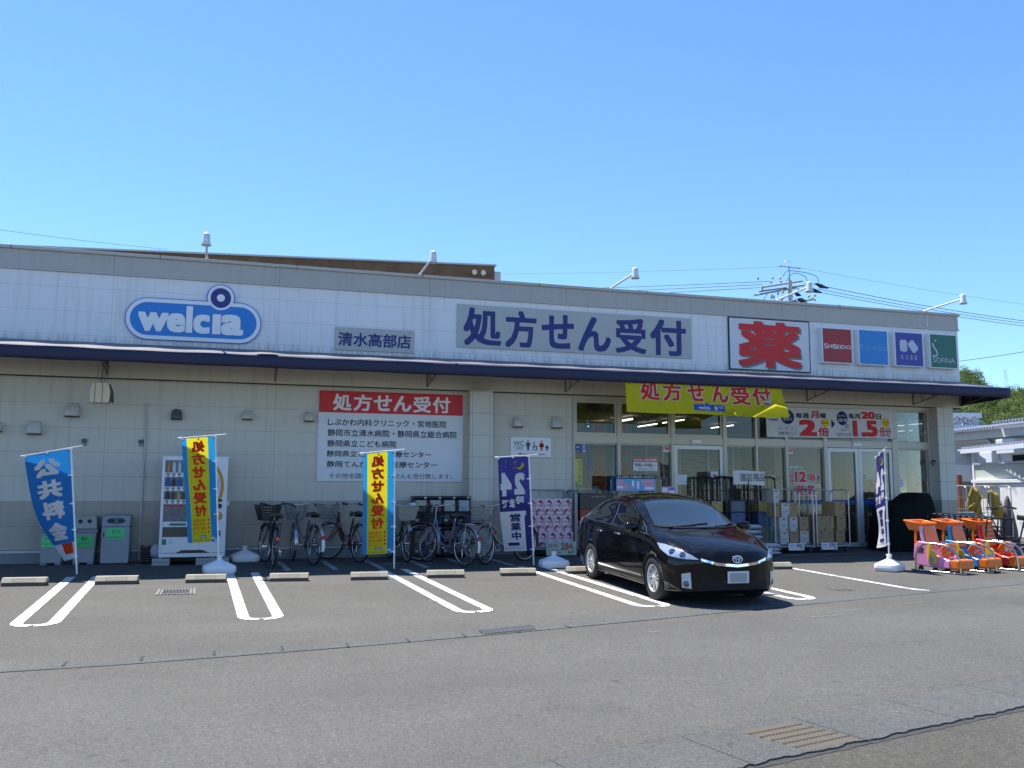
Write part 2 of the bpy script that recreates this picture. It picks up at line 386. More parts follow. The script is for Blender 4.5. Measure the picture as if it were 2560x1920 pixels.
# painted lines, worn
m, t, b, o = nodes('road_paint'); MATS['road_paint'] = m
tc = N(t, 'ShaderNodeTexCoord'); nz = N(t, 'ShaderNodeTexNoise'); nz.inputs['Scale'].default_value = 55; nz.inputs['Detail'].default_value = 3
t.links.new(tc.outputs['Object'], nz.inputs['Vector']); n2 = N(t, 'ShaderNodeTexNoise'); n2.inputs['Scale'].default_value = 4; n2.inputs['Detail'].default_value = 4
t.links.new(tc.outputs['Object'], n2.inputs['Vector'])
s_ = mathn(t, 'ADD', mathn(t, 'MULTIPLY', nz.outputs[0], .6), mathn(t, 'MULTIPLY', n2.outputs[0], .6))
cc = mixc(t, ramp(t, s_, [(.63, (0, 0, 0)), (.74, (1, 1, 1))]), (.58, .58, .56), (.12, .118, .112)); t.links.new(cc, b.inputs['Base Color']); b.inputs['Roughness'].default_value = .7
PAINT = m
m2 = mat('road_paint_faded', (.22, .215, .21), .8, var=.5, vs=25)
def upair(xl, xr, y0=-2.35, yend=-7.02, lean=.17, both=True):
    """two stall lines whose near ends turn in toward each other"""
    L = []
    for x, s_ in ((xl, 1), (xr, -1)):
        yy = yend if both else yend; xe = x+lean
        P = [(x+lean*k/8, y0+(yy+.16-y0)*k/8) for k in range(9)]
        P += [(xe+s_*.02, yy+.07), (xe+s_*.07, yy), (xe+s_*.175, yy-.035)]
        L.append(P)
    return L
for xl, xr, lean, ye in ((-.08, .30, .16, -6.99), (2.30, 2.69, .17, -7.13), (4.80, 5.19, .20, -7.21), (7.30, 7.70, .06, -7.32), (9.72, 10.08, -.02, -7.18)):
    tag(strip('parking_line', upair(xl, xr, yend=ye, lean=lean), .13, PAINT, .005), kind='structure')
tag(strip('parking_line', [[(12.06, -3.55), (12.12, -6.5), (12.16, -6.72), (12.28, -6.86)]], .115, PAINT, .005), kind='structure')
tag(strip('bicycle_bay_line', [[(3.16+.795*k, -.6), (3.25+.795*k, -2.2)] for k in range(6)], .105, mat('bay_paint', (.30, .31, .32), .8, var=.25, vs=18), .005), kind='structure')
ci = [[(cx+.25*math.cos(a*.2618), -1.42+.17*math.sin(a*.2618)) for a in range(25)] for cx in (5.02, 5.62)]
ci += [[(5.02, -1.42), (5.2, -1.2), (5.5, -1.22), (5.3, -1.44), (5.02, -1.42)], [(5.62, -1.42), (5.45, -1.1)]]
tag(strip('bicycle_marking', ci, .035, MATS['bay_paint'], .005), kind='structure')
km = MB(); vs, fs = fit('軽', 0, .34, 0, .42, .03)
km.add([(10.86+p[0]+.1*p[1], -6.62+p[1], gz(-6.62+p[1])+.005) for p in vs], fs); tag(km.build('painted_character', m2), kind='structure')
wm = MB()
for x, y, l in ((6.62, -9.05, .22), (9.6, -8.3, .5), (10.9, -7.95, .4), (12.6, -7.5, .3), (11.2, -8.6, .25), (13.5, -6.9, .4), (8.6, -8.75, .2), (9.0, -8.6, .5)):
    a = random.uniform(.1, .35)
    for k in range(5):
        s_ = l/5; q = x+k*s_; ww = random.uniform(.008, .03)
        wm.add([(q, y+a*k*s_, gz(y)+.005), (q+s_*.9, y+a*(k+1)*s_, gz(y)+.005), (q+s_*.9, y+a*(k+1)*s_+ww, gz(y)+.005), (q, y+a*k*s_+ww, gz(y)+.005)], [(0, 1, 2, 3)])
tag(wm.build('worn_paint', m2, fixn=False), kind='structure')

# ------------------------------------------------------------------ gratings in the ground
def grate(label, P, nb, mfr, mbar, w=.03, cross=0, group=None):
    """P: four corners (x,y) going round; a frame, a dark pit and bars"""
    c = [Vector((*p, 0)) for p in P]; ctr = sum(c, Vector())/4; root = empty('drain_grate', label, 'drain grate', (ctr.x, ctr.y, gz(ctr.y)), 0, group)
    q = [Vector((p.x-ctr.x, p.y-ctr.y, gz(p.y)-gz(ctr.y))) for p in c]
    pit = MB(); pit.add([p+Vector((0, 0, .005)) for p in q], [(0, 1, 2, 3)]); pit.build('pit', mat('drain_pit', (.015, .017, .018), .9), root)
    fr = MB()
    cq = sum(q, Vector())/4
    for i in range(4):
        a, b_ = q[i], q[(i+1) % 4]; k = w*1.2/max(.1, (a-cq).length); up = Vector((0, 0, .0075)); fr.add([a+up, b_+up, b_.lerp(cq, k)+up, a.lerp(cq, k)+up], [(0, 1, 2, 3)])
    fr.build('frame', mfr, root)
    br = MB()
    for k in range(1, nb):
        a = q[0].lerp(q[1], k/nb); b_ = q[3].lerp(q[2], k/nb); br.tube([a+Vector((0, 0, .009)), b_+Vector((0, 0, .009))], .009 if nb > 9 else .02, 4, 0, smooth=False)
    for k in range(1, cross+1):
        a = q[0].lerp(q[3], k/(cross+1)); b_ = q[1].lerp(q[2], k/(cross+1)); br.tube([a+Vector((0, 0, .010)), b_+Vector((0, 0, .010))], .012, 4, 0, smooth=False)
    br.build('bars', mbar, root); return root
grate('rusty brown steel grating set in the concrete gutter nearest the camera', [(5.57, -12.63), (6.04, -12.52), (6.25, -13.0), (5.75, -13.12)], 16, mat('rusty_steel', (.105, .085, .058), .75, .2, .3, 12), MATS['rusty_steel'], .03, 5)
grate('square steel grating set in a concrete frame between the first two parking spaces', [(1.34, -4.2), (1.84, -4.2), (1.86, -4.8), (1.34, -4.8)], 12, mat('grate_frame_concrete', (.17, .16, .14), .85, var=.15, vs=20), mat('grate_steel', (.16, .185, .21), .5, .5), .10)
grate('long galvanised grating in the narrow gutter across the car park', [(4.87, -8.74), (5.52, -8.58), (5.52, -8.34), (4.88, -8.52)], 22, mat('grate_frame_steel', (.13, .14, .14), .6, .3), MATS['grate_frame_steel'], .02, 4)

# ================================================================== THE STORE
XW, XE, ZT = -9.0, 19.61, 5.764
shop = empty('drugstore', 'long single storey store with white fascia, grey cornice and navy edged canopy', 'building', (0, 0, 0))
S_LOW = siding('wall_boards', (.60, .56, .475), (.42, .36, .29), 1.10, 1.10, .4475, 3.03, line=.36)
S_UP = siding('fascia_boards', (.76, .75, .755), (.8, .8, .8), 0, 4.16, .4475, 3.03, low=False, line=.24, foot=4.0)
BANDM = siding('cornice_boards', (.45, .42, .385), (.4, .4, .4), 0, 9.9, 9, 3.03, low=False, x0=.0, line=.6)
COPE = mat('coping_metal', (.43, .40, .36), .45, .3, .06)
TRIM = mat('window_frame_metal', (.50, .455, .37), .42, .15, .06)
TILE = siding('pillar_boards', (.62, .58, .50), (.44, .38, .31), 1.10, 1.10, .4475, .37, x0=6.93, grime=False)
def part(name, m, parent=shop, bevel=0., **k):
    def go(fn):
        mb = MB(); fn(mb); return mb.build(name, m, parent, bevel, **k)
    return go
def bx(name, m, c, parent=shop, bevel=0.):
    mb = MB(); mb.box(*c); return mb.build(name, m, parent, bevel)
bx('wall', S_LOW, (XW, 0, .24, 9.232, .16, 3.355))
bx('foundation', mat('foundation_concrete', (.20, .21, .22), .9, var=.2, vs=6), (XW, -.02, -.3, 9.232, .16, .185))
bx('base_flashing', mat('flashing', (.50, .50, .49), .5), (XW, -.028, .187, 9.23, -.002, .232))
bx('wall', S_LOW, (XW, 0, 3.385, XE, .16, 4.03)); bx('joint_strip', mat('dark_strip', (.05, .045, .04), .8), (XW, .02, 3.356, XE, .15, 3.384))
bx('fascia', S_UP, (XW, 0, 4.032, XE, .16, 5.328))
bx('cornice', BANDM, (XW, -.02, 5.372, XE+.012, .16, 5.70)); bx('cornice_trim', COPE, (XW, -.035, 5.331, XE+.03, .16, 5.370))
bx('coping', COPE, (XW, -.055, 5.702, XE+.05, .30, ZT), bevel=.006)
cj = MB()
for k in range(-2, 8): cj.box(.8+2.55*k, -.058, 5.700, .812+2.55*k, .28, ZT+.002)
cj.build('coping_joints', MATS['dark_strip'], shop)
bx('roof', mat('roof_sheet', (.35, .36, .37), .6), (XW, .17, 5.2, XE-.02, 14, 5.3))
bx('rear_wall', S_LOW, (XW, 13.9, -.2, 19.05, 14.05, 5.2))
# east side: low wall under windows, posts, wall above
bx('side_wall', S_LOW, (18.95, 3.2, -.2, 19.06, 13.89, 5.19)); bx('side_wall', S_LOW, (18.95, .17, 3.13, 19.06, 3.19, 5.19))
bx('side_wall', S_LOW, (18.95, .17, -.2, 19.06, 3.19, 1.30)); bx('side_fascia', S_UP, (19.07, .17, 3.9, 19.60, 13.8, 5.19))
sw = MB()
for y in (.17, 1.22, 2.28, 3.14): sw.box(18.96, y, 1.302, 19.05, y+.05, 3.128)
sw.box(18.962, .22, 2.34, 19.048, 3.14, 2.49); sw.build('side_window_frame', TRIM, shop)
sg = MB(); sg.box(18.995, .2, 1.31, 19.003, 3.15, 3.12)
SGL = glass('shop_glass', (.86, .88, .86), .8); sg.build('side_window_pane', SGL, shop)
# pillars in front of the wall line
for x0, x1 in ((6.88, 7.362), (18.58, 19.052)):
    bx('pillar', TILE, (x0, -.30, .0, x1, -.004, 3.354))
# canopy: sloping white sheet, navy valance, steel brackets
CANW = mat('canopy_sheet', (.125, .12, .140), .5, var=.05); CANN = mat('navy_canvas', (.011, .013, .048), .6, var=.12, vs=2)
cp = MB()
def cz(u, v): # u along x, v from wall to edge
    x = XW+(XE-XW)*u; y = -1.5*v
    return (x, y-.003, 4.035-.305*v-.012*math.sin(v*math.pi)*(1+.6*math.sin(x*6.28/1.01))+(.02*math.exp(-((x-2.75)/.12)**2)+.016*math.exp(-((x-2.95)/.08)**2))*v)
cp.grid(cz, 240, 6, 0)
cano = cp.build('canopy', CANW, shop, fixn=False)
vl = MB()
def vz(u, v):
    x = XW+(XE-XW)*u; wv = .006*math.sin(x*2.1)+.004*math.sin(x*5.3+1)
    return (x, -1.502-.01*math.sin(math.pi*v)-wv*v+(.012*math.exp(-((x-2.8)/.15)**2)), 3.732-.238*v+.004*math.sin(x*3.07)*v)
vl.grid(vz, 260, 3, 0); vl.build('valance', CANN, cano, thick=.006, fixn=False)
en = MB()
for k in range(6): pass
en.prism([(-.005, 4.02), (-1.495, 3.72), (-1.495, 3.505), (-.005, 3.43)], XE-.012, XE, 'x'); en.build('canopy_end', CANN, cano)
for k in range(-3, 7):
    x = 3.009+3.028*k-.0; br = MB(); xx = min(x, XE-.05)
    br.tube([(xx, -.012, 3.43), (xx, -.012, 3.97)], .014, 6)
    br.tube([(xx, -.012, 3.43), (xx, -1.46, 3.70)], .012, 6); br.tube([(xx, -.012, 3.97), (xx, -1.46, 3.71)], .012, 6)
    for a in (.22, .48, .74): br.tube([(xx, -1.46*a, 3.43+.27*a), (xx, -1.46*(a-.12), 3.97-.26*(a-.12))], .007, 5); br.tube([(xx, -1.46*a, 3.43+.27*a), (xx, -1.46*(a+.1), 3.97-.26*(a+.1))], .007, 5)
    br.build('bracket', mat('bracket_steel', (.16, .155, .14), .5, .4), cano)
ed = MB(); ed.tube([(XW, -1.47, 3.70), (XE-.03, -1.47, 3.70)], .018, 6); ed.tube([(XW, -.75, 3.85), (XE-.03, -.75, 3.85)], .014, 6); ed.build('purlin', MATS['bracket_steel'], cano)
# conduit on the wall
cd_ = MB(); cd_.tube([(.69, -.03, .02), (.695, -.03, 2.93)], .017, 8)
for z in (.35, 1.56, 2.9): cd_.box(.66, -.055, z, .73, 0, z+.03)
cd_.build('conduit', mat('pvc_pipe', (.50, .50, .46), .5), shop)
# ---- shopfront: frames, panes, doors
fr = MB(); F0 = -.05
def fbox(x0, z0, x1, z1, y0=F0, y1=.10): fr.box(x0, y0, z0, x1, y1, z1)
fbox(9.232, 3.26, 18.58, 3.352)                      # head
fbox(9.232, .02, 9.268, 3.258)                       # left jamb
for a, b in ((10.252, 10.322), (11.545, 11.612), (12.848, 12.942), (13.678, 13.731), (14.464, 14.533), (15.50, 15.597), (17.43, 17.60)): fbox(a, .02, b, 3.258, -.06, .11)
fbox(18.49, .02, 18.575, 3.258)
ups = ((9.269, 10.251), (10.323, 11.544), (11.613, 12.847), (12.943, 13.677), (13.732, 14.463), (14.534, 15.499), (15.598, 17.429), (17.601, 18.489))
for a, b in ups: fbox(a, 2.338, b, 2.49)
for a, b in ups[3:6]+ups[7:]: fbox(a, .02, b, .10)
for a, b in ups[:2]: fbox(a, .02, b, .62)
fr.build('shopfront_frame', TRIM, shop)
for i, (a, b) in enumerate(ups):
    d = .05 if i < 3 else .012
    wn = MB()
    if i < 3:
        wn.box(a, -.03, 2.492, b, .03, 2.565); wn.box(a, -.03, 3.205, b, .03, 3.257); wn.box(a, -.03, 2.567, a+d, .03, 3.203); wn.box(b-d, -.03, 2.567, b, .03, 3.203)
    else:
        wn.box(a, -.02, 2.492, b, .03, 2.51); wn.box(a, -.02, 3.235, b, .03, 3.257)
    wo = wn.build('window', TRIM, shop); pn = MB(); pn.box(a+d, .012, 2.52, b-d, .018, 3.23); pn.build('pane', SGL, wo)
for a, b in ups[:2]+ups[3:6]+ups[7:]:
    wn = MB(); z0 = .62 if b < 11.6 else .10
    wn.box(a, -.01, z0+.002, b, .03, z0+.03); wn.box(a, -.01, 2.31, b, .03, 2.336); wn.box(a, -.01, z0+.0302, a+.008, .03, 2.3098); wn.box(b-.008, -.01, z0+.0302, b, .03, 2.3098)
    wo = wn.build('window', TRIM, shop); pn = MB(); pn.box(a+.009, .012, z0+.031, b-.009, .018, 2.309); pn.build('pane', SGL, wo)
STRIPE = mat('blue_safety_band', (.012, .03, .20), .4)
def door(a, b, hx):
    d = MB(); w_ = .085
    d.box(a, -.04, .03, a+w_, .02, 2.325); d.box(b-w_, -.04, .03, b, .02, 2.325); d.box(a+w_, -.04, .03, b-w_, .02, .125); d.box(a+w_, -.04, 2.238, b-w_, .02, 2.325)
    do = d.build('sliding_door', mat('door_metal', (.60, .60, .58), .4, .2), shop)
    p = MB(); p.box(a+w_, -.012, .126, b-w_, -.004, 2.237); p.build('pane', SGL, do)
    s_ = MB(); rect(s_, a+w_+.002, b-w_-.002, 1.01, 1.112, -.0155); s_.build('safety_band', STRIPE, do)
    h = MB(); h.box(hx-.02, -.052, .78, hx+.02, -.041, 1.05) if b < 13 else h.cyl((hx, -.041, .08), (hx, -.046, .08), .018); h.build('latch', BLACKP, do)
door(11.615, 12.845, 12.80); door(15.60, 16.46, 16.42); door(16.47, 17.428, 16.51)
sb = MB()
for a, b in ups[3:6]: rect(sb, a+.01, b-.01, 1.01, 1.112, .0095)
sb.build('safety_band', STRIPE, shop)
for x in (12.16, 16.42):
    q = MB(); q.box(x-.12, -.085, 2.375, x+.12, -.061, 2.445); q.build('door_sensor', WHITEP, shop, .006)
lk = MB(); lk.tube(bezier([(18.575, -.17, 2.04), (18.50, -.17, 2.06), (18.46, -.17, 2.0), (18.50, -.17, 1.95)]), .018, 6); lk.build('hook', BLACKP, shop)
# ---- interior seen through the glass
LOBBY, t, b, o = nodes('lobby_panel_reflection'); tc = N(t, 'ShaderNodeTexCoord'); mp = N(t, 'ShaderNodeMapping'); mp.inputs['Scale'].default_value = (1.2, 1, 26); t.links.new(tc.outputs['Object'], mp.inputs[0]); nz = N(t, 'ShaderNodeTexNoise'); nz.inputs['Scale'].default_value = 1.5; nz.inputs['Detail'].default_value = 6; t.links.new(mp.outputs[0], nz.inputs['Vector'])
t.links.new(ramp(t, nz.outputs['Fac'], [(.35, (.13, .115, .09)), (.65, (.36, .32, .255))]), b.inputs['Base Color'])  # stretched grain in the colour imitates a wooden wall reflected in the glass
CREAM = mat('interior_cream', (.40, .35, .27), .7, var=.05)
bx('interior_floor', mat('vinyl_floor', (.45, .44, .40), .35), (8.9, .13, -.1, 18.94, 10, .012)); bx('interior_ceiling', mat('ceiling_board', (.34, .32, .28), .8), (8.9, .17, 3.27, 18.94, 10, 3.33))
bx('interior_wall', CREAM, (8.9, 10, 0, 18.94, 10.1, 3.26)); bx('interior_wall', CREAM, (8.85, .17, 0, 8.95, 9.99, 3.26))
bx('lobby_wall', LOBBY, (11.35, 2.1, .02, 14.6, 2.2, 2.42)); bx('lobby_wall', CREAM, (15.9, 2.6, .02, 17.2, 2.7, 2.6))
lb = MB()
for x in (11.9, 12.35, 12.8, 13.6, 14.3): lb.box(x, 2.04, .02, x+.07, 2.098, 2.6)
lb.build('lobby_post', TRIM, shop)
tb = MB()
for x, ys in ((13.6, (3.2, 4.8)), (15.9, (1.4, 4.6)), (17.6, (2.2,)), (19.2, ())):
    for y in ys: tb.cyl((x, y, 3.17), (x, y+1.25, 3.17), .014, n=8)
for x, y in ((12.2, 3.4), (12.2, 5.2)): tb.cyl((x, y, 3.17), (x, y+1.25, 3.17), .022, n=8)
tube = tb.build('fluorescent_tube', mat('lit_tube', (1., .97, .9), .5, emit=2.2), shop)
# ================================================================== fixtures on the wall
VM = mat('vent_hood_enamel', (.58, .56, .50), .45, var=.12, vs=9)
def vent(x0, x1, zb, zt, label, m=VM):
    r = empty('vent_hood', label, 'vent hood', ((x0+x1)/2, 0, zb), 0, 'vent hoods on the shaded wall'); wd = x1-x0; h = zt-zb
    mb = MB(); P = [(-.5*wd, 0), (.5*wd, 0), (.47*wd, .55*h), (.40*wd, .86*h), (.28*wd, h), (-.28*wd, h), (-.40*wd, .86*h), (-.47*wd, .55*h)]
    dp = [.17, .17, .16, .10, .05, .05, .10, .16]; n = 8
    mb.add([(p[0], -.002, p[1]) for p in P]+[(p[0]*.96, -d, p[1]*.985+.0*d) for p, d in zip(P, dp)], [list(range(n, 2*n))]+[[i, (i+1) % n, n+(i+1) % n, n+i] for i in range(n)])
    mb.build('hood', m, r, .02)
    s_ = MB(); s_.box(-.49*wd, -.16, -.018, .49*wd, -.01, -.003); s_.build('opening', BLACKP, r)
vent(-1.93, -1.686, 2.35, 2.52, 'vent hood at the left edge of the photo, half cut off'); vent(-1.287, -1.047, 2.312, 2.545, 'cream vent hood above the blue feather flag')
vent(-.687, -.437, 2.645, 2.88, 'cream vent hood with a sooty top, right below the hanging speaker')
vent(1.13, 1.33, 2.64, 2.83, 'dark grey vent hood above the drinks vending machine', mat('vent_hood_grey', (.10, .11, .11), .45))
vent(2.415, 2.605, 2.668, 2.84, 'small cream vent hood between the dark hood and the hospital list board'); vent(3.585, 3.765, 2.66, 2.85, 'small cream vent hood touching the left side of the hospital list board')
vent(7.868, 8.073, 2.645, 2.865, 'cream vent hood above the left half of the toilet sign'); vent(8.728, 8.955, 2.645, 2.872, 'cream vent hood beside the shopfront, right of the toilet sign')
for x0, lab in ((-.38, 'small two part socket box on the wall above the blue flag'), (.585, 'small two part socket box beside the wall conduit')):
    r = empty('outlet_box', lab, 'outlet box', (x0+.04, 0, 2.117), 0, 'outlet boxes on the wall'); q = MB(); q.box(-.04, -.05, .055, .04, -.002, .122); q.build('cover', mat('outlet_grey', (.09, .09, .08), .5), r, .006)
    q = MB(); q.box(-.036, -.035, 0, .036, -.002, .05); q.build('socket', mat('outlet_pale', (.25, .25, .22), .5), r, .004)
# hanging loudspeaker under the canopy
sp = empty('hanging_speaker', 'cream box loudspeaker hung on wires under the canopy', 'loudspeaker', (.0, -.75, 2.84))
q = MB(); q.prism([(-.17, .04), (-.155, 0), (.13, 0), (.15, .04), (.16, .20), (.13, .33), (.11, .36), (-.13, .36), (-.155, .31), (-.18, .18)], -.13, .13, 'y'); q.build('cabinet', mat('speaker_cream', (.66, .55, .36), .5), sp, .015)
q = MB(); q.prism([(.152, .03), (.20, .01), (.185, .2), (.135, .34)], -.11, .11, 'y'); q.build('grille', mat('speaker_grille', (.05, .035, .03), .6), sp)
q = MB()
for x in (-.09, .03): q.box(x-.006, -.136, .0, x+.006, -.131, .36)
q.build('strap', mat('strap_brown', (.30, .18, .08), .6), sp)
q = MB()
for x in (-.07, -.02, .04, .07): q.tube([(x, 0, .36), (x*.9, 0, .97)], .004, 4)
q.tube([(-.02, 0, .36), (0, 0, .5), (.02, .0, .85)], .009, 5); q.tube([(-.06, 0, .97), (.09, 0, .66)], .01, 5); q.build('hanger', mat('wire_dark', (.10, .10, .09), .5), sp)
# floodlights along the coping
def flood(x, dx, label):
    r = empty('floodlight', label, 'floodlight', (x, .1, ZT), 0, 'floodlights on arms along the roof edge')
    q = MB(); q.tube([(0, 0, .03), (dx, -1.30, .085)], .022, 8); q.build('arm', WHITEP, r)
    q = MB(); q.box(-.09, -.05, .001, .09, .05, .02); q.cyl((0, 0, .02), (0, 0, .06), .035); q.build('foot', GALV, r)
    q = MB(); q.lathe([(.0, .10), (.05, .10), (.062, .07), (.068, -.06), (.085, -.10), (.088, -.13), (.075, -.13), (.07, -.1), (.0, -.09)], (dx, -1.33, .09), 'z', 20); q.build('lamp_head', mat('lamp_head_white', (.70, .70, .69), .35, .2), r)
    q = MB(); q.box(dx-.022, -1.40, .0, dx+.022, -1.395, .11); q.box(dx-.03, -1.34, .15, dx+.03, -1.24, .195); q.build('clamp', WHITEP, r, .008)
for x, dx, l in ((1.64, .03, 'roof floodlight directly above the oval store logo'), (5.87, 0, 'roof floodlight above the store name panel, in front of the brown roofed building'), (10.18, 0, 'roof floodlight above the big prescription panel, clear against the sky'), (14.42, 0, 'roof floodlight crossing in front of the utility pole'), (18.656, 0, 'roof floodlight at the right end of the roof, above the green sign box')): flood(x, dx, l)
cw = MB(); cw.tube([(18.64, -.058, 5.71), (18.655, -.03, 5.69), (18.655, -.03, 5.38)], .012, 6); cw.build('cable_cover', WHITEP, shop)
tag(shop, None)
# ================================================================== SIGNS
BLUE = mat('signal_blue', (.008, .16, .52), .4, var=.05); INDIGO = mat('indigo_ink', (.018, .030, .20), .5, var=.05)
PANELG = mat('sign_panel_grey', (.43, .44, .42), .5, var=.05)
def panel(name, label, cat, x0, x1, z0, z1, m, d=.03, y=-.003, group=None, bevel=.003):
    r = empty(name, label, cat, ((x0+x1)/2, y, z0), 0, group); q = MB(); q.box(-(x1-x0)/2, -d, 0, (x1-x0)/2, 0, z1-z0); q.build('panel', m, r, bevel); return r
def local(r): return r.location.x, r.location.y, r.location.z
def ink(r, name, m, items, lift=.004, d=.03, **k):
    """items: (text, x0, x1, zb, zt[, off]) in world coordinates on the sign face; every line is a part, single characters make one word"""
    ox, oy, oz = local(r); groups = [[it for it in items if len(it[0]) == 1]]+[[it] for it in items if len(it[0]) > 1]
    for g in groups:
        q = MB()
        for it in g: letters(q, it[0], it[1]-ox, it[2]-ox, it[3]-oz, it[4]-oz, -d-lift, 0, it[5] if len(it) > 5 else .025)
        if q.v: q.build(name, m, r, fixn=False)
def shape(r, name, m, polys, lift=.003, d=.03):
    q = MB(); ox, oy, oz = local(r)
    for P in polys: q.add([(x-ox, -d-lift, z-oz) for x, z in P], [list(range(len(P)))])
    return q.build(name, m, r, fixn=False)
def circ(cx, cz, a, b=None, n=36): return [(cx+a*math.cos(2*math.pi*k/n), cz+(b or a)*math.sin(2*math.pi*k/n)) for k in range(n)]
def pill(x0, x1, z0, z1, ins=0, n=16):
    x0 += ins; x1 -= ins; z0 += ins; z1 -= ins; r = (z1-z0)/2; cz = (z0+z1)/2
    return [(x1-r+r*math.sin(math.pi*k/n), cz-r*math.cos(math.pi*k/n)) for k in range(n+1)]+[(x0+r-r*math.sin(math.pi*k/n), cz+r*math.cos(math.pi*k/n)) for k in range(n+1)]
def R4(x0, x1, z0, z1): return [(x0, z0), (x1, z0), (x1, z1), (x0, z1)]
def ring(cx, cz, a, b, w, n=28):
    o = []
    for k in range(n):
        t0, t1 = 2*math.pi*k/n, 2*math.pi*(k+1)/n
        o.append([(cx+a*math.cos(t0), cz+b*math.sin(t0)), (cx+a*math.cos(t1), cz+b*math.sin(t1)), (cx+(a-w)*math.cos(t1), cz+(b-w)*math.sin(t1)), (cx+(a-w)*math.cos(t0), cz+(b-w)*math.sin(t0))])
    return o
def logo_sign():
    r = empty('logo_sign', 'blue and white oval logo sign with a navy ring above its lettering', 'sign', (1.47, -.003, 4.12))
    q = MB(); ox, oy, oz = local(r)
    for P in (pill(.235, 2.708, 4.127, 4.938), circ(1.937, 5.008, .263, .270)): q.prism([(x-ox, z-oz) for x, z in P], -.04-(0 if len(P) > 36 else .0012), 0, 'y')
    q.build('panel', BLUE, r)
    shape(r, 'white_rim', WHITEI, [pill(.235, 2.708, 4.127, 4.938, .016)], .005, .04); shape(r, 'white_rim', WHITEI, [circ(1.937, 5.008, .246, .254)], .0065, .04)
    shape(r, 'blue_field', SKYB, [pill(.235, 2.708, 4.127, 4.938, .088)], .009, .04)
    shape(r, 'white_ring', WHITEI, [circ(1.937, 5.008, .232, .24)], .012, .04); shape(r, 'navy_ring', INDIGO, [circ(1.937, 5.008, .19, .196)], .015, .04); shape(r, 'white_dot', WHITEI, [circ(1.937, 5.008, .073)], .018, .04)
    ink(r, 'lettering', WHITEI, [('welc', .464, 1.755, 4.289, 4.812, .042), ('ıa', 1.80, 2.375, 4.285, 4.690, .042)], .018, .04)
logo_sign()
r = panel('name_sign', 'small grey panel with five navy characters below the fascia joints', 'sign', 4.14, 5.744, 4.108, 4.574, PANELG)
ink(r, 'lettering', NAVY, [('清水高部店', 4.205, 5.68, 4.195, 4.475, .022)])
r = panel('prescription_sign', 'wide grey panel with six big navy characters on the fascia', 'sign', 6.652, 12.115, 4.285, 5.202, PANELG)
ink(r, 'lettering', NAVY, [(c, a, b, 4.335+d, 5.14-e, .028) for c, a, b, d, e in (('処', 6.785, 7.614, 0, 0), ('方', 7.70, 8.40, 0, .01), ('せ', 8.52, 9.26, .02, .04), ('ん', 9.36, 10.13, .0, .04), ('受', 10.24, 10.98, .0, .02), ('付', 11.08, 11.97, -.01, .0))])
r = empty('medicine_sign', 'white square sign with a thick black border and one huge red character', 'sign', (14.15, -.003, 4.08))
q = MB(); q.box(-1.087, -.035, 0, 1.084, 0, 1.233); q.build('border', BLACK, r); shape(r, 'panel', mat('sign_white_grey', (.62, .63, .66), .45), [R4(13.088, 15.207, 4.108, 5.286)], .003, .035)
ink(r, 'shadow_lettering', mat('ink_grey', (.16, .16, .18), .5), [('薬', 13.335, 15.03, 4.115, 5.205, .03)], .006, .035); ink(r, 'lettering', RED, [('薬', 13.29, 14.984, 4.160, 5.242, .03)], .010, .035)
def lightbox(x0, x1, z0, z1, m, label):
    r = empty('sign_box', label, 'sign', ((x0+x1)/2, -.003, z0), 0, 'cosmetics sign boxes on the fascia'); w2 = (x1-x0)/2; h = z1-z0
    q = MB(); q.box(-w2, -.155, 0, w2, 0, h); q.build('casing', WHITE, r, .004); shape(r, 'face', m, [R4(x0+.022, x1-.022, z0+.022, z1-.022)], .003, .155); return r
r = lightbox(15.486, 16.325, 4.33, 5.178, mat('wine_face', (.33, .006, .016), .35), 'dark red cosmetics sign box, beside the red character sign')
ink(r, 'lettering', WHITEI, [('S', 15.535, 15.64, 4.675, 4.79, .0), ('HI', 15.655, 15.79, 4.685, 4.775, .005), ('S', 15.795, 15.88, 4.67, 4.79, 0), ('EIDO', 15.885, 16.275, 4.68, 4.77, .005)], .006, .155)
r = lightbox(16.51, 17.357, 4.325, 5.19, mat('azure_face', (.008, .20, .56), .35), 'light blue cosmetics sign box with faint slanted lettering')
q = MB(); vs, fs = fit('Kanebo', 16.55-16.9335, 17.31-16.9335, .37, .51, .0); q.add([(p[0]+.22*(p[1]-.42), -.162, p[1]) for p in vs], fs); q.build('lettering', mat('faded_ink', (.12, .36, .66), .5), r, fixn=False)
r = lightbox(17.553, 18.393, 4.335, 5.19, mat('violet_face', (.030, .036, .30), .35), 'purple blue cosmetics sign box with two rounded white blocks')
def rrect(cx, cz, a, b, rot=0., n=5, rr=.06):
    P = []
    for sx, sz, t0 in ((1, 1, 0), (-1, 1, 90), (-1, -1, 180), (1, -1, 270)):
        for k in range(n+1):
            t = rad(t0+90*k/n); x = sx*(a-rr)+rr*math.cos(t); z = sz*(b-rr)+rr*math.sin(t); P.append((cx+x*math.cos(rot)-z*math.sin(rot), cz+x*math.sin(rot)+z*math.cos(rot)))
    return P
PALE = mat('pale_ink', (.50, .54, .64), .5)
shape(r, 'emblem', PALE, [rrect(17.805, 4.845, .108, .145), rrect(18.085, 4.838, .105, .15, rad(38))], .006, .155)
ink(r, 'lettering', PALE, [(c, 17.725+.133*i, 17.795+.133*i, 4.515, 4.612, -.008) for i, c in enumerate('KOSE')], .006, .155)
r = lightbox(18.59, 19.42, 4.335, 5.195, mat('teal_face', (.006, .13, .085), .35), 'green cosmetics sign box at the right end of the fascia')
q = MB(); ox = r.location.x
